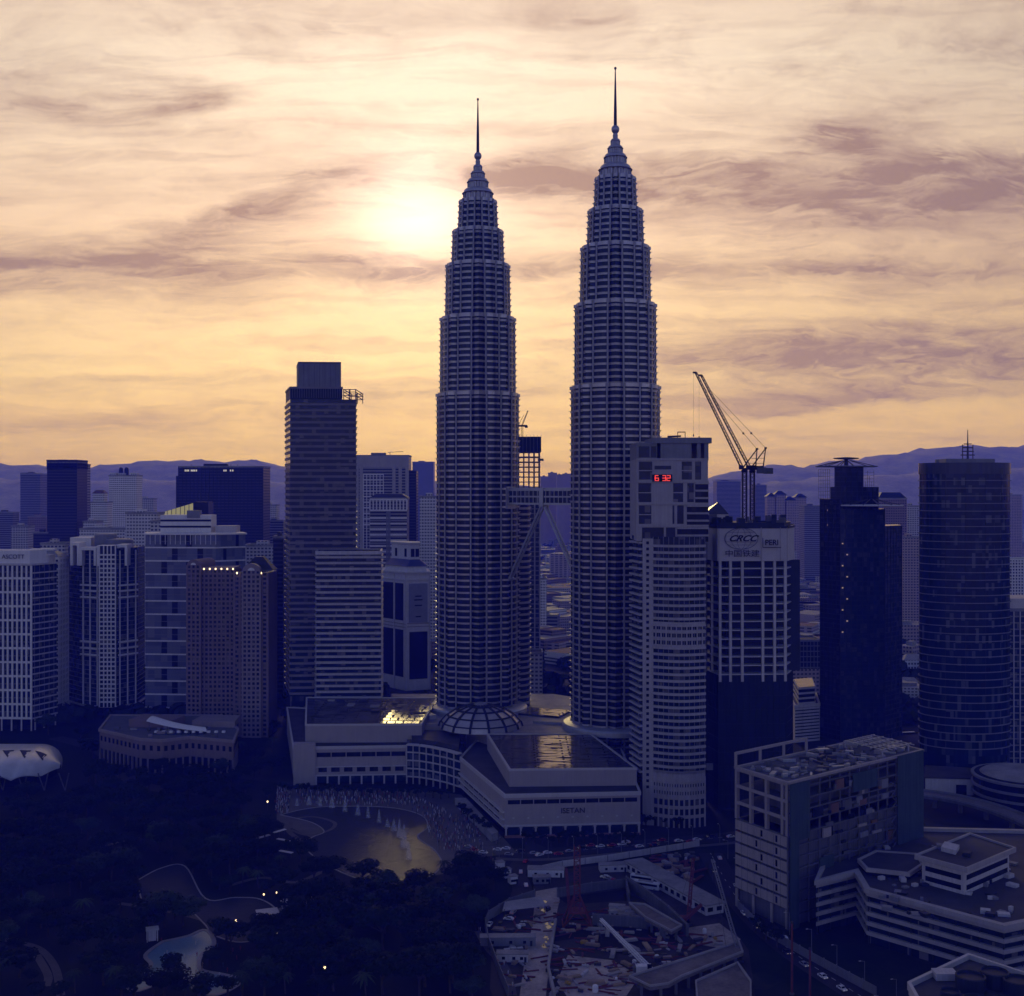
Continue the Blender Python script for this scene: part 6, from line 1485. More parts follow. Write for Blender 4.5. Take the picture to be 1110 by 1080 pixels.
# unfinished tower behind the further twin tower
poly = slab(556, 585.5, 1060, 32); t, q, c = bld('unfinished_concrete_frame', 'unfinished concrete frame with sky showing through, half hidden by the further twin tower', poly, 'skyscraper')
z0, z1, z2 = Z(690, 1060), Z(539, 1060), Z(490, 1060); zt = Z(473.5, 1060)
MB().prism(offset(q, -.6), 0, z1).build('glazed_storeys', GLASSB, t)
bands(t, q[0], q[1], [4.2 * k for k in range(int(z1 / 4.2))], .9, .3, GREY, 'floor_band')
for k in range(10): MB().prism(offset(q, .2), z1 + (z2 - z1) * k / 9 - .3, z1 + (z2 - z1) * k / 9 + .4).build('floor_slab', DKCONC, t)
for i in range(6):
    for j in (0, 1): p = Vector(q[0]) + (Vector(q[1]) - Vector(q[0])) * (i / 5 * .96 + .02) + Vector((0, 1 + j * 29)); MB().box(p.x - .5, p.x + .5, p.y - .5, p.y + .5, z1, z2).build('column', DKCONC, t)
MB().prism(offset(q, .8), z2, zt).build('netted_storeys', NETS, t); posts(t, offset(q, .8)[0], offset(q, .8)[1], lin(8), z2, zt + 1.5, .3, .25, GREY, 'pole')
MB().box(q[1][0] - 2, q[1][0] + 3, q[1][1] - 2, q[1][1] + 3, z2 - 8, z2 - 6).build('loading_deck', DKCONC, t)
posts(t, q[0], q[1], [.8, .985], 20, z1, 1.2, .7, STONE, 'pier')
x, y = P(566, 1075); t = thing('small_roof_crane', 'small dark luffing crane on the unfinished frame beside the further twin tower', 'crane', (x, y, zt))
truss(MB(), (0, 0, 0), (0, 0, 9.5), 1.6, 1.6, 6, .2).build('mast', CRANE, t); MB().box(-4, 4.5, -1, 1, 9.5, 11.2).build('deck', CRANE, t); truss(MB(), (0, 0, 11), (5.2, 0, 24), 1.2, .8, 8, .16, 3).build('jib', CRANE, t)
MB().tube((-3.5, 0, 11), (1.5, 0, 20), .2, n=5).build('a_frame', CRANE, t); MB().box(2.5, 5, -1.2, 1.2, 8.6, 10.4).build('counterweight', CRANE, t)
tower('gridded_white_block', 'white gridded block low between the twin towers, right of the unfinished frame', 583.5, 592.5, 628, 1400, 26, FM['white'], 'flats')
tower('low_office_wing', 'low banded office wing at the foot of the unfinished frame', 560, 588, 709, 1010, 24, FM['pale'])
for i, (a_, b_, y, d) in enumerate(((586, 595, 517, 3700), (594.5, 604, 513, 3900), (603.5, 611, 515, 3600), (610, 619, 514, 3800))):
    tower('hazy_high_rise', 'hazy high rise of the cluster seen between the twin towers above the footbridge', a_, b_, y, d, 50, FM['pink'], 'flats'); C.objects[-1]
for o in list(C.objects):
    if o.name.startswith('hazy_high_rise') and o.get('category'): o['group'] = 'hazy high rises between the twin towers'
tower('hazy_block', 'hazy broad block behind the framed office tower, left of the further twin tower', 447, 470, 501, 4000, 70, FM['grey'])
# behind the cranes and to the right
t, q, zt, c = tower('hazy_wide_tower', 'hazy wide tower with a thin flat roof directly left of the crane masts', 777, 803, 522, 3300, 60, FM['grey']); MB().prism(offset(q, 3), zt + 3, zt + 5).build('flat_cap', GREY, t)
tower('hazy_wide_tower', 'hazy plain tower directly right of the crane masts', 819, 831, 526, 3300, 50, FM['grey'])
for i, (a_, b_, y) in enumerate(((832, 841, 539), (840, 852, 537), (851, 862, 543), (862, 874, 540))):
    t, q, zt, c = tower('hip_roofed_flats', 'hazy flats with a dark hipped roof cap, in the row right of the crane masts', a_, b_, y, 2500, 26, FM['pink'], 'flats'); t['group'] = 'hazy hip roofed flats right of the cranes'
    MB().prism(offset(q, 2), zt + 1.2, zt + 9, top=offset(q, -8)).build('hip_roof', DARK, t)
tower('hazy_grey_block', 'grey hazy block just left of the disc roofed tower', 872, 892, 549, 2200, 40, FM['grey'])
t, q, zt, c = tower('brown_office_tower', 'brown office tower with a sloped dark top, behind the disc roofed tower', 952, 983, 541, 1650, 34, FM['brown'], 'office block'); MB().prism(offset(q, .5), zt + .3, zt + 9, top=offset(q, -7)).build('sloped_top', DARK, t)
tower('slim_pale_tower', 'slim pale tower between the brown office tower and the oval tower', 984, 996, 549, 1900, 26, FM['pale'])
tower('brown_low_block', 'low brown flats between the disc roofed tower and the oval tower', 979, 1000, 583, 1500, 24, FM['pink'])
tower('hazy_grey_block', 'hazy pale block right of the oval tower under the hills', 1091, 1108, 537, 2600, 40, FM['pink'])

# the countless rest: first the ones one can tell apart
def place_of(px):
    return ('beyond the apartment towers' if px < 310 else 'behind the banded office tower' if px < 480 else 'between the twin towers' if px < 640 else 'left of the disc roofed tower' if px < 900 else 'left of the oval tower' if px < 1010 else 'right of the oval tower')
CW = {'pale': 'pale', 'white': 'white', 'grey': 'grey', 'brown': 'brown', 'pink': 'pinkish', 'dark': 'dark'}
rg = random.Random(99); taken = []
gaps = [(-10, 205, 5), (200, 312, 2.2), (386, 474, 1.6), (585, 620, 1.6), (768, 892, 5), (974, 1002, 1.8), (1088, 1112, 1.3)]
wsum = sum(w for *_, w in gaps)
def pick_px(r_):
    r_ *= wsum
    for a_, b_, w in gaps:
        if r_ < w: return a_ + (b_ - a_) * r_ / w
        r_ -= w
    return 0
PROT = {}
def proto(kind, col, v):
    key = (kind, col, v)
    if key in PROT: return PROT[key]
    mb = MB(); r2 = random.Random(hash((kind == 'house', v)) % 1000 + v)
    if kind == 'house':
        w, dp, h = 9 + v * 2, 9, 5 + v; mb.add([(-w, -dp, 0), (w, -dp, 0), (w, dp, 0), (-w, dp, 0), (-w, -dp, h), (w, -dp, h), (w, dp, h), (-w, dp, h), (-w * .55, 0, h + 4), (w * .55, 0, h + 4)], [[0, 1, 5, 4], [1, 2, 6, 5], [2, 3, 7, 6], [3, 0, 4, 7]])
        mb.cur = 1; mb.add([(-w - .8, -dp - .8, h), (w + .8, -dp - .8, h), (w + .8, dp + .8, h), (-w - .8, dp + .8, h), (-w * .55, 0, h + 4.2), (w * .55, 0, h + 4.2)], [[0, 1, 5, 4], [1, 2, 5], [2, 3, 4, 5], [3, 0, 4]])
        me = mb.build('house', [FM[col], ROOFT if v % 2 else TIN])
    elif kind == 'block':
        w, dp, h = 14 + 3 * v, 9 + v, 12 + 5 * v; mb.prism([(-w, -dp), (w, -dp), (w, dp), (-w, dp)], 0, h, caps=False); mb.cur = 1
        mb.add([(-w, -dp, h), (w, -dp, h), (w, dp, h), (-w, dp, h), (-w * .3, -dp * .3, h), (w * .4, -dp * .3, h), (w * .4, dp * .4, h), (-w * .3, dp * .4, h), (-w * .3, -dp * .3, h + 3.4), (w * .4, -dp * .3, h + 3.4), (w * .4, dp * .4, h + 3.4), (-w * .3, dp * .4, h + 3.4)],
               [[0, 1, 5, 4], [1, 2, 6, 5], [2, 3, 7, 6], [3, 0, 4, 7], [4, 5, 9, 8], [5, 6, 10, 9], [6, 7, 11, 10], [7, 4, 8, 11], [8, 9, 10, 11]])
        me = mb.build('town_block', [FM[col], ROOFPALE])
    else:
        w, dp, h = 10 + 2 * v, 9, 45 + 16 * v; o = 2.5
        mb.add([(-w, -dp, 0), (w, -dp, 0), (w, dp, 0), (-w, dp, 0), (-w, -dp, h), (w, -dp, h), (w, dp, h), (-w, dp, h), (-w + o, -dp + o, h), (w - o, -dp + o, h), (w - o, dp - o, h), (-w + o, dp - o, h), (-w + o, -dp + o, h + 6), (w - o, -dp + o, h + 6), (w - o, dp - o, h + 6), (-w + o, dp - o, h + 6)],
               [[0, 1, 5, 4], [1, 2, 6, 5], [2, 3, 7, 6], [3, 0, 4, 7], [4, 5, 9, 8], [5, 6, 10, 9], [6, 7, 11, 10], [7, 4, 8, 11], [8, 9, 13, 12], [9, 10, 14, 13], [10, 11, 15, 14], [11, 8, 12, 15], [12, 13, 14, 15]])
        me = mb.build('high_rise', FM[col])
    C.objects.unlink(me); PROT[key] = me; return me
n = 0; tries = 0
while n < 290 and tries < 9000:
    tries += 1
    px = pick_px(rg.random()); d = 1000 + 3600 * rg.random() ** 1.5
    if d < 1250 and (px < 310 or 380 < px < 640): continue
    p = P(px, d)
    kind = 'house' if (rg.random() < .42 and d < 2600) else 'high_rise' if (rg.random() < .16 and d > 2000) else 'block'
    s_ = 1.0 if kind != 'house' else .9; rad_ = {'house': 13, 'block': 21, 'high_rise': 26}[kind]
    if any((p[0] - a_) ** 2 + (p[1] - b_) ** 2 < (rad_ + r_) ** 2 * .8 for a_, b_, r_ in taken): continue
    col = rg.choice(('pale', 'white', 'white', 'grey', 'brown', 'pink', 'pale')); v = rg.randrange(3)
    o = proto(kind, col, v).copy(); C.objects.link(o); o.location = (*p, 0); o.rotation_euler = (0, 0, rg.choice((-.5, -.2, .1, .4, .8)) + rg.uniform(-.15, .15)); o.scale = (1, 1, rg.uniform(.75, 1.25))
    kn = {'house': 'roofed house' if v % 2 else 'tin roofed shed', 'block': ('low block', 'mid rise block', 'larger mid rise block')[v], 'high_rise': 'high rise'}[kind]
    lab = f'{CW[col]} {kn} in the hazy town {place_of(px)}'; tag(o, lab, {'house': 'house', 'block': 'block', 'high_rise': 'high rise'}[kind], lab + ' group'); taken.append((*p, rad_)); n += 1
def city_mass(name, n, d0, d1, seed, hi, gap=False):
    mb = MB(); r2 = random.Random(seed)
    for i in range(n):
        d = d0 + (d1 - d0) * r2.random() ** 1.3; px = pick_px(r2.random()) if gap else r2.uniform(-40, 1150); x, y = P(px, d)
        if gap and any((x - a_) ** 2 + (y - b_) ** 2 < (r_ + 14) ** 2 for a_, b_, r_ in taken): continue
        w, l = r2.uniform(8, 26), r2.uniform(8, 22); h = r2.choice((6, 8, 9, 12, 14, 18, 24)) if r2.random() > hi else r2.uniform(30, 90); a = r2.choice((-.5, .1, .4, .8)); ca, sa = math.cos(a), math.sin(a); mb.cur = r2.randrange(6)
        q_ = [(x + u * ca - v * sa, y + u * sa + v * ca) for u, v in ((-w, -l), (w, -l), (w, l), (-w, l))]
        mb.prism(q_, 0, h, caps=False); k = mb.cur; mb.cur = 6 + r2.randrange(3)
        if h < 10: cxy = [(x + u * ca, y + u * sa) for u in (-w * .5, w * .5)]; mb.add([(*p_, h) for p_ in q_] + [(*cxy[0], h + 4), (*cxy[1], h + 4)], [[0, 1, 5, 4], [1, 2, 5], [2, 3, 4, 5], [3, 0, 4]])
        else: mb.sheet(q_, h)
    return tag(mb.build(name, [FM[k] for k in ('pale', 'white', 'grey', 'brown', 'pink', 'pale')] + [ROOFT, TIN, ROOFPALE]), kind='stuff')
city_mass('distant_city', 1500, 1650, 4600, 5, .04)
city_mass('distant_city', 2600, 4200, 9000, 6, .10)
city_mass('distant_city', 1700, 1250, 3600, 16, .02, True)
# tree masses between the houses
tm = MB(); r2 = random.Random(8)
for i in range(2600):
    d = 930 + 4200 * r2.random() ** 1.7; px = r2.uniform(-40, 1150); x, y = P(px, d); s_ = r2.uniform(4, 8) * (1 + d / 4000)
    if -60 < x < 110 and d < 960: continue
    for k in range(16 if d < 1800 else 7):
        v = Vector((r2.gauss(0, 1), r2.gauss(0, 1), abs(r2.gauss(0, .7)))).normalized(); p_ = Vector((x, y, s_ * .5)) + Vector((v.x * s_, v.y * s_, v.z * s_ * .8)); t1 = v.orthogonal().normalized() * s_ * .6; t2 = v.cross(t1).normalized() * s_ * .45
        tm.add([p_ - t1, p_ - t2, p_ + t1, p_ + t2], [[0, 1, 2, 3]])
tag(tm.build('distant_trees', leaf_mat('far_leaf', (.022, .03, .016))), kind='stuff')
# ---------------------------------------------------------------- the building site in front
RUST = mat('rust_red', (.16, .045, .035), .7, var=.3); YEL = mat('site_yellow', (.38, .24, .04), .6, var=.2)
def zg(X8, Y8, z=0.0): return G(480 + X8 / 3.47, 880 + Y8 / 3.47, z)      # from an enlarged view of the photograph
def zs(pts, z=0.0): return [zg(a_, b_, z) for a_, b_ in pts]
sheet('building_site', zs([(330, 330), (350, 240), (430, 220), (690, 190), (980, 320), (1060, 400), (1150, 520), (1180, 720), (220, 720), (165, 500), (165, 420)]), .03, DIRTD)
sheet('haul_road', zs([(350, 300), (430, 285), (440, 330), (420, 420), (402, 560), (385, 720), (285, 720), (308, 560), (338, 420)]), .09, DIRT)
sheet('site_yard', zs([(430, 330), (700, 350), (820, 440), (800, 500), (700, 560), (560, 540), (430, 470)]), .06, DIRTD)
sheet('site_yard', zs([(470, 540), (640, 560), (740, 620), (690, 694), (470, 700), (430, 640)]), .065, DIRT)
sheet('site_yard', zs([(900, 440), (1040, 420), (1120, 480), (1090, 520), (960, 500)]), .07, DIRT)
PUD = mat('puddle_water', (.02, .02, .02), .04, var=.1, spec=.35)
for i in range(22):
    a_, b_ = (rs0 := random.Random(i * 7 + 1)).choice(((388, 365), (400, 385), (394, 470), (392, 495), (396, 520), (312, 590), (315, 625), (372, 345), (404, 420), (380, 560))); a_ += rs0.uniform(-14, 14); b_ += rs0.uniform(-16, 16); r_ = rs0.uniform(.4, 1.3)
    x, y = zg(a_, b_); sheet('puddle', [(x + r_ * (.5 + .8 * rs0.random()) * math.cos(k * .628), y + r_ * 2.0 * (.5 + .8 * rs0.random()) * math.sin(k * .628)) for k in range(10)], .13, PUD)
def wallrun(name, label, cat, pts, h, th, m_, z=0, n_post=0, group=None):
    t = thing(name, label, cat, (*pts[0], z), 0, group); o = Vector(pts[0])
    q = [tuple(Vector(p) - o) for p in pts]; le = strip(q, th); k = len(q)
    MB().prism(ccw(le), 0, h).build('panel', m_, t)
    if n_post:
        Lx = 0
        for a_, b_ in zip(q, q[1:]):
            L_ = (Vector(b_) - Vector(a_)).length
            for j in range(max(1, int(L_ / n_post))): p = Vector(a_) + (Vector(b_) - Vector(a_)) * j / max(1, int(L_ / n_post)); MB().box(p.x - .2, p.x + .2, p.y - .25, p.y + .25, 0, h + .35).build('post', GREY, t)
    return t
HOARD = mat('hoarding_sheet', (.16, .16, .17), .6, var=.25, streak=.3)
wallrun('site_hoarding', 'tall sheet hoarding curving round the site beside the park path', 'hoarding', zs([(345, 330), (250, 362), (172, 410), (160, 440), (170, 500), (205, 600), (246, 700)]), 4.2, .3, HOARD, 0, 6)
wallrun('site_hoarding', 'long low hoarding along the road before the shopping centre side of the site', 'hoarding', zs([(345, 232), (450, 208), (620, 186), (780, 160), (965, 130)]), 3.0, .3, CONC, 0, 9)
wallrun('site_hoarding', 'grey hoarding along the street in front of the gutted block', 'hoarding', [G(800, 985), G(830, 1014), G(880, 1042), G(950, 1080)], 3.4, .3, HOARD, 0, 6)
wallrun('pit_wall', 'low pale retaining wall along the haul road', 'wall', zs([(425, 420), (408, 520), (396, 600), (420, 700)]), 2.2, 1.0, KERB)
wallrun('pit_wall', 'thick concrete wall at the back of the dark pit', 'wall', zs([(565, 425), (700, 432), (815, 445), (825, 480)]), 4.5, 1.2, DKCONC, 0, 7)
wallrun('pit_wall', 'stepped concrete wall across the upper pit beside the red mast', 'wall', zs([(430, 322), (560, 300), (690, 284), (700, 340)]), 4.0, 1.0, DKCONC, 0, 8)
wallrun('pit_wall', 'long concrete wall slanting below the long shed', 'wall', zs([(690, 285), (760, 330), (850, 400), (920, 470)]), 5, 1.2, DKCONC, 0, 7)
PITSHADE = mat('pit_shadow_soil', (.012, .012, .012), .95, var=.4)  # soil coloured near black, carrying the shade of the pits on level ground
sheet('pit_floor', zs([(570, 428), (800, 446), (815, 490), (700, 540), (575, 520)]), .10, PITSHADE)
sheet('pit_floor', zs([(435, 325), (690, 292), (695, 335), (470, 350)]), .10, PITSHADE)
sheet('pit_floor', zs([(415, 430), (560, 430), (560, 470), (415, 490)]), .10, PITSHADE)
# concrete decks
for lb, pts, h in (('broad pale concrete deck slanting across the near corner of the site', [(700, 622), (960, 540), (1115, 490), (1130, 530), (900, 622), (850, 650), (780, 660)], 5.0),
                   ('dark edged concrete deck at the bottom of the site', [(950, 640), (1110, 570), (1160, 640), (1160, 760), (960, 760)], 4.0),
                   ('narrow concrete deck above the dark pits', [(700, 345), (760, 350), (900, 430), (860, 452), (760, 400)], 4.6)):
    pp = ccw(zs(pts, h)); c_ = Vector((sum(p[0] for p in pp) / len(pp), sum(p[1] for p in pp) / len(pp))); t = thing('concrete_deck', lb, 'deck', (c_.x, c_.y, 0)); q = [(x - c_.x, y - c_.y) for x, y in pp]
    MB().prism(q, h - 1.2, h).build('slab', mat('deck_dirt', (.17, .145, .125), .95, var=.45, scale=.09, bump=.3), t)
    MB().ring(offset(q, -.5), offset(q, .1), h, h + .7).build('kerb', KERB, t)
    for i in range(len(q)):
        a_, b_ = Vector(q[i]), Vector(q[(i + 1) % len(q)])
        for k in range(max(1, int((b_ - a_).length / 6))): p = a_ + (b_ - a_) * (k + .5) / max(1, int((b_ - a_).length / 6)); p = p * .96; MB().box(p.x - .5, p.x + .5, p.y - .5, p.y + .5, 0, h - 1.2).build('column', DKCONC, t)
# long shed and cabins
t = thing('long_shed', 'long site shed with a pale roof right of the parked coaches', 'shed', (0, 0, 0))
a_, b_ = Vector(zg(688, 222)), Vector(zg(990, 392)); v = (b_ - a_).normalized(); n_ = Vector((-v.y, v.x)) * 9
if n_.y < 0: n_ = -n_
q = ccw([tuple(a_), tuple(b_), tuple(b_ + n_), tuple(a_ + n_)]); MB().prism(q, 0, 4.2).build('wall', CONC, t); MB().prism(offset(q, .7), 4.2, 4.8).build('roof', ROOFPALE, t)
for i in range(4):
    if facing(t, q[i], q[(i + 1) % 4]): L_ = (Vector(q[(i + 1) % 4]) - Vector(q[i])).length; posts(t, q[i], q[(i + 1) % 4], mids(max(2, int(L_ / 4.5))), 1.4, 3.2, 2.6, .08, GLASSD, 'window')
rs = random.Random(4)
def cabin(lb, p, w, d, h, rz, m_, grp=None):
    t = thing('site_cabin', lb, 'cabin', (*p, .1), rz, grp); MB().box(-w / 2, w / 2, -d / 2, d / 2, 0, h).build('body', m_, t); MB().box(-w / 2 - .25, w / 2 + .25, -d / 2 - .25, d / 2 + .25, h, h + .25).build('roof', ROOFPALE, t)
    for k in (-.28, .05, .3): MB().box(k * w - .6, k * w + .6, -d / 2 - .06, -d / 2 + .05, 1.0, 2.1).build('window', GLASSD, t)
    MB().box(w * .42 - .45, w * .42 + .45, -d / 2 - .05, -d / 2 + .05, 0, 2.1).build('door', DARK, t)
cabin('wide pale site cabin by the bend of the road above the haul road', zg(388, 240), 17, 6, 3.4, -.05, WHITE); cabin('smaller grey site cabin below the wide pale cabin', zg(372, 268), 8, 4, 3, .1, GREY)
cabin('pale site cabin on the far side of the red mast', zg(640, 222), 13, 5, 3.2, .1, CONC); cabin('low grey cabin beside the haul road', zg(245, 500), 22, 4, 3.4, .02, GREY); cabin('low pale cabin nearer along the haul road', zg(262, 560), 12, 4, 3, -.05, CONC)
for k in range(3): cabin('white ticket cabin in the row where the park path meets the road', zg(215 + 24 * k, 225 + 22 * k), 3.6, 3.4, 4.6 - k * .6, .4, WHITE, 'white cabins by the park path')
for k in range(6): cabin('pale stacked site cabin below the red mast', zg(655 + 38 * (k % 3), 378 + 12 * (k % 3) + 20 * (k // 3)), 6.5, 3.2, 2.8, -.2, (CONC, WHITE, GREY)[k % 3], 'stacked cabins below the red mast')
t = thing('tin_lean_to', 'pale sloping tin roof just inside the curved hoarding', 'shelter', (*zg(300, 382), 0), .3)
MB().add([(-10, -3, 3), (10, -3.5, 3.4), (9, 3.5, 5.2), (-7, 3, 4.8), (-10, -3, 2.85), (10, -3.5, 3.25), (9, 3.5, 5.05), (-7, 3, 4.65)], [[0, 1, 2, 3], [7, 6, 5, 4], [0, 4, 5, 1], [1, 5, 6, 2], [2, 6, 7, 3], [3, 7, 4, 0]]).build('roof', TIN, t)
for x, y in ((-9, -2.8), (9, -3), (8, 3), (-6.5, 2.6)): MB().box(x - .12, x + .12, y - .12, y + .12, 0, 3.6 if y < 0 else 4.9).build('post', IRON, t)
# red tower crane mast, piling rigs, white boom crane
x, y = zg(505, 425); t = thing('red_crane_mast', 'red lattice crane mast on a spread red base in the middle of the site', 'crane', (x, y, 0))
truss(MB(), (0, 0, 6), (0, 0, 33), 2.4, 2.4, 13, .26).build('mast', RUST, t)
bs = MB()
for sx in (-1, 1):
    for sy in (-1, 1): bs.beam((sx * 6, sy * 5, 0), (sx * 1.1, sy * 1.1, 12), .5); bs.beam((sx * 6, sy * 5, .5), (-sx * 6, sy * 5, .5), .5)
    bs.beam((sx * 6, -5, .5), (sx * 6, 5, .5), .5); bs.beam((sx * 6, -5, .6), (0, 0, 6), .35)
bs.build('base', RUST, t); MB().box(-3.4, 3.4, -3, 3, 5.4, 6.2).build('platform', RUST, t)
truss(MB(), (-3.2, 0, 6.2), (-4.6, -1, 24), 1.2, .8, 9, .16, 3).build('side_boom', RUST, t)
def rig(lb, p, boom, m_, rz=0.0, grp=None):
    t = thing('crawler_crane', lb, 'crane', (*p, .1), rz, grp)
    for sy in (-1, 1): MB().prism([(-3.2, sy * 1.7 - .5), (3.2, sy * 1.7 - .5), (3.2, sy * 1.7 + .5), (-3.2, sy * 1.7 + .5)], 0, 1.1).build('track', IRON, t)
    MB().box(-3.6, 2.2, -1.5, 1.5, 1.15, 3.4).build('house', m_, t); MB().box(.6, 2.3, -1.55, -.3, 1.2, 3.9).build('cab', GLASSD, t); MB().box(-4.6, -3.6, -1.5, 1.5, 1.2, 3).build('counterweight', DKCONC, t)
    truss(MB(), (2, 0, 1.8), boom, 1.3, .8, 16, .2, 4).build('boom', m_, t)
    MB().tube((-3, 0, 3.4), boom, .07, n=4).build('stay_rope', IRON, t); MB().tube(boom, (boom[0] + .2, boom[1], max(1.5, boom[2] - 9)), .05, n=4).build('hoist_rope', IRON, t)
rig('crawler crane with a long white lattice boom over the dark pit', zg(762, 612), (-15, 24, 12), WHITE)
rig('red crawler rig with a steep boom on the right of the site', zg(905, 425), (5, 6, 26), RUST)
rig('red crawler rig with a flat boom left of the steep boomed one', zg(862, 448), (13, 5, 9), RUST)
rig('pale crane with a tall leaning lattice boom before the gutted block', zg(1098, 560), (-7, 10, 36), GREY)
# poles by the street
for i, (px, y0, h, lb) in enumerate(((858.5, 1078, 26, 'tall rust red pole by the street hoarding, the taller of two'), (878, 1086, 19, 'shorter rust red pole by the street hoarding'))):
    p = G(px, y0); t = thing('steel_pole', lb, 'pole', (*p, 0)); MB().tube((0, 0, 0), (0, 0, h), .42, .36, 10).build('shaft', RUST, t); MB().lathe([(.5, h - .4), (.6, h), (.3, h + .3)], 10).build('cap', IRON, t); MB().lathe([(.9, 0), (.9, .4), (.5, .6)], 12).build('foot', DKCONC, t)
# material: every stack by itself
kinds = (('timber_stack', 'stack of pale timber lying on the building site', 'timber stack', mat('raw_timber', (.30, .22, .14), .9)), ('steel_bundle', 'bundle of rusty steel bars lying on the building site', 'steel bundle', RUST), ('concrete_block', 'row of grey concrete blocks lying on the building site', 'concrete blocks', CONC),
         ('dark_crate', 'dark material crate standing on the building site', 'crate', IRON), ('white_tank', 'small white tank standing on the building site', 'tank', WHITE), ('formwork_stack', 'stack of pale form panels lying on the building site', 'panels', KERB), ('yellow_generator', 'small yellow machine standing on the building site', 'machine', YEL))
PT = []
for k, (nm, lb, ct, mm) in enumerate(kinds):
    mb = MB()
    if k in (0, 5):
        for j in range(4): mb.prism([(-3 + .2 * j, -1.1), (3 - .1 * j, -1.0), (3 - .1 * j, 1.1), (-3 + .2 * j, 1.0 - .1 * j)], .02 + j * .3, .3 + j * .3)
    elif k == 1:
        for j in range(7): mb.tube((-5, (j % 4) * .35 - .5, .2 + (j // 4) * .3), (5, (j % 4) * .35 - .4 + .1 * (j % 2), .2 + (j // 4) * .3), .15, n=5)
    elif k == 2:
        for j in range(3): mb.box(-2.6 + j * 1.8, -1.1 + j * 1.8, -.7, .7, 0, 1.1 + .3 * (j == 1))
    elif k == 4: mb.lathe([(1.2, 0), (1.3, .3), (1.3, 2.2), (.9, 2.7), (.2, 2.8)], 14)
    elif k == 6: mb.box(-1.6, 1.6, -.8, .8, .4, 1.7).box(-1.3, .3, -.6, .6, 1.7, 2.3)
    else: mb.box(-1.3, 1.3, -.9, .9, 0, 1.5).box(-1.4, 1.4, -1, 1, 1.5, 1.7)
    o = mb.build(nm, mm); C.objects.unlink(o); tag(o, lb, ct, nm.replace('_', ' ') + 's of the building site'); PT.append(o)
site = zs([(190, 430), (330, 400), (430, 340), (700, 360), (900, 470), (1040, 440), (1090, 500), (960, 540), (700, 620), (660, 690), (250, 690)]); road = zs([(338, 420), (420, 420), (402, 560), (385, 720), (285, 720), (308, 560)])
n = 0
while n < 290:
    a_, b_ = rs.uniform(180, 1090), rs.uniform(330, 700); p = zg(a_, b_)
    if not inside(p, site) or (inside(p, road) and rs.random() < .93): continue
    c = PT[rs.choice((0, 0, 1, 1, 1, 1, 2, 3, 3, 5, 5, 4 if n % 4 == 0 else 1, 6 if n % 3 == 0 else 0))].copy(); C.objects.link(c); c.location = (*p, .11); c.rotation_euler = (0, 0, rs.uniform(-.6, .6) + (1.57 if rs.random() < .3 else 0)); s_ = rs.uniform(.35, .95); c.scale = (s_ * rs.uniform(.8, 1.6), s_, s_ * rs.uniform(.6, 1.1)); n += 1
for k in range(40):                                                   # the scrap yard right of the long shed
    p = zg(rs.uniform(790, 960), rs.uniform(165, 262)); c = PT[rs.choice((0, 1, 2, 3, 5))].copy(); C.objects.link(c); c.location = (*p, .1); c.rotation_euler = (0, 0, rs.uniform(0, 3)); s_ = rs.uniform(.8, 1.4); c.scale = (s_,) * 3
    c['label'] = c['label'].replace('on the building site', 'in the yard behind the long shed'); c['group'] = c['group'].replace('of the building site', 'behind the long shed')
# ---------------------------------------------------------------- vehicles
PAINT = {'white': mat('white_paint', (.62, .61, .6), .3, var=.05), 'silver': mat('silver_paint', (.38, .38, .4), .3, metal=.5, var=.05), 'black': mat('black_paint', (.02, .02, .022), .3, var=.05), 'red': mat('red_paint', (.28, .03, .03), .3, var=.05)}
RUB = mat('rubber', (.015, .015, .015), .9); HEAD = lamp('headlamp', (1, .9, .7), .35); TAIL = lamp('tail_lamp', (1, .08, .04), .15)
def wheel_set(t, xs, ys, r):
    for x in xs:
        for y in ys: w = MB().tube((x, y - .11, r), (x, y + .11, r), r, r, 14).build('wheel', RUB, t); MB().tube((x, y - .12, r), (x, y + .12, r), r * .55, r * .55, 10).build('rim', STEEL, w)
def car(color):
    t = thing('car', '', 'car'); m_ = PAINT[color]
    prof = [(-2.15, .3), (2.15, .3), (2.2, .62), (1.95, .82), (1.15, .9), (.45, 1.38), (-1.1, 1.4), (-1.75, .98), (-2.15, .92)]
    k = len(prof); MB().add([(x, s_ * .86 * (1 if z < 1 else .86), z) for s_ in (-1, 1) for x, z in prof], [list(range(k)), list(range(k, 2 * k))[::-1]] + [[(i + 1) % k, i, i + k, (i + 1) % k + k] for i in range(k)]).build('body', m_, t)
    for s_ in (-1, 1): MB().add([(.95, s_ * .875, .92), (.42, s_ * .775, 1.32), (-1.05, s_ * .775, 1.34), (-1.5, s_ * .875, .95)], [[0, 1, 2, 3]]).build('side_window', GLASSD, t)
    MB().add([(1.13, -.72, .93), (1.13, .72, .93), (.5, .62, 1.37), (.5, -.62, 1.37)], [[0, 1, 2, 3]]).build('windscreen', GLASSD, t, (.03, 0, .02))
    for s_ in (-.6, .6): MB().box(2.13, 2.22, s_ - .2, s_ + .2, .56, .72).build('headlight', HEAD, t); MB().box(-2.2, -2.12, s_ - .18, s_ + .18, .66, .8).build('tail_light', TAIL, t)
    wheel_set(t, (-1.35, 1.35), (-.8, .8), .32); return t
CARS = {c_: car(c_) for c_ in PAINT}; usedc = set()
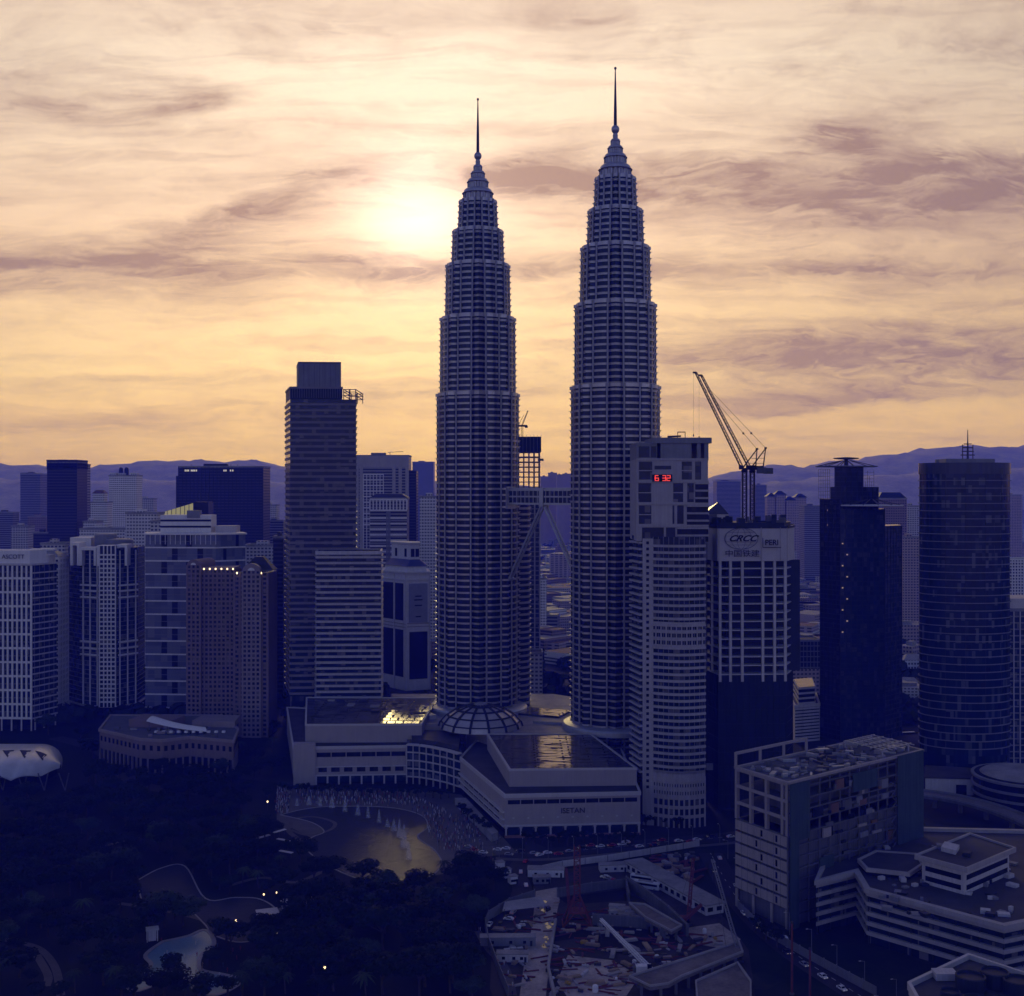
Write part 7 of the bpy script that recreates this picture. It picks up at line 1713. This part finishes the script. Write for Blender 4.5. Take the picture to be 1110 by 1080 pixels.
def on_road(rd, u, off):
    L_ = len(rd) - 1; f = u * L_; i = min(L_ - 1, int(f)); a_, b_ = Vector(rd[i]), Vector(rd[i + 1]); p = a_ + (b_ - a_) * (f - i); d = (b_ - a_).normalized(); n_ = Vector((-d.y, d.x)); return (p.x + n_.x * off, p.y + n_.y * off), math.atan2(d.y, d.x) + (math.pi if off > 0 else 0)
def put_car(p, rz, where, grp):
    c_ = rs.choice(('white', 'white', 'silver', 'black', 'red')); o = CARS[c_]; lb = f'{c_} car {where}'; gr = f'{c_} cars {grp}'
    if c_ not in usedc: usedc.add(c_); o.location = (*p, .1); o.rotation_euler = (0, 0, rz); o['label'] = lb; o['group'] = gr
    else: copy_tree(o, (*p, .1), rz, 1.0, lb, gr)
for i in range(26): p, rz = on_road(road1, .12 + .03 * i + rs.uniform(-.01, .01), rs.choice((-4.6, -1.8, 1.8, 4.6))); put_car(p, rz, 'on the main road before the shopping centre', 'on the main road')
for i in range(9): p, rz = on_road(road2, .08 + .09 * i, rs.choice((-2, 2))); put_car(p, rz, 'on the bend of road beside the building site', 'on the bend')
for i in range(13): p, rz = on_road(road3, .05 + .07 * i, rs.choice((-3, 3))); put_car(p, rz, 'on the street before the gutted block', 'on the street')
for a_, b_ in ((610, 250), (622, 256), (640, 262), (255, 400), (248, 408), (690, 118), (160, 0)):
    p = zg(a_, b_) if b_ else zg(795, 118); put_car(p, rs.uniform(0, 3), 'parked inside the building site edge', 'parked at the site')
def coach(lb, p, rz, first=None):
    if first: return copy_tree(first, (*p, .1), rz, 1.0, lb)
    t = thing('coach', lb, 'bus', (*p, .1), rz); MB().prism([(-6, -1.25), (5.8, -1.25), (6.05, -.9), (6.05, .9), (5.8, 1.25), (-6, 1.25)], .5, 3.5).build('body', PAINT['white'], t)
    for s_ in (-1, 1): MB().box(-5.6, 5.2, s_ * 1.26 - .03, s_ * 1.26 + .03, 1.9, 2.9).build('side_window', GLASSD, t)
    MB().box(6.03, 6.1, -.85, .85, 1.6, 3.0).build('windscreen', GLASSD, t); MB().box(-4, 3, -.8, .8, 3.5, 3.75).build('roof_unit', ROOFPALE, t); wheel_set(t, (-3.6, 3.9), (-1.15, 1.15), .5); return t
c1 = coach('white coach parked left of the long shed, the farther of two', zg(755, 268), -.45); coach('white coach parked left of the long shed, the nearer of two', zg(768, 292), -.45, c1)
# street lamps along the roads
sl_ = thing('street_lamp', 'grey street lamp with one arm along the main road', 'street lamp', (0, 0, 0), 0, 'street lamps along the main road')
MB().tube((0, 0, 0), (0, 0, 9), .12, .08, 8).build('post', GREY, sl_); MB().beam((0, 0, 8.9), (1.9, 0, 9.3), .1).build('arm', GREY, sl_); MB().box(1.6, 2.5, -.16, .16, 9.22, 9.38).build('lamp_head', CONC, sl_)
for i in range(15):
    p, rz = on_road(road1, .06 + .06 * i, -8.6)
    if i == 0: sl_.location = (*p, .1); sl_.rotation_euler = (0, 0, rz + 1.57)
    else: copy_tree(sl_, (*p, .1), rz + 1.57)
for i in range(9): p, rz = on_road(road3, .05 + .1 * i, 7); copy_tree(sl_, (*p, .1), rz + 1.57, 1.0, 'grey street lamp with one arm along the street of the gutted block', 'street lamps along the street')
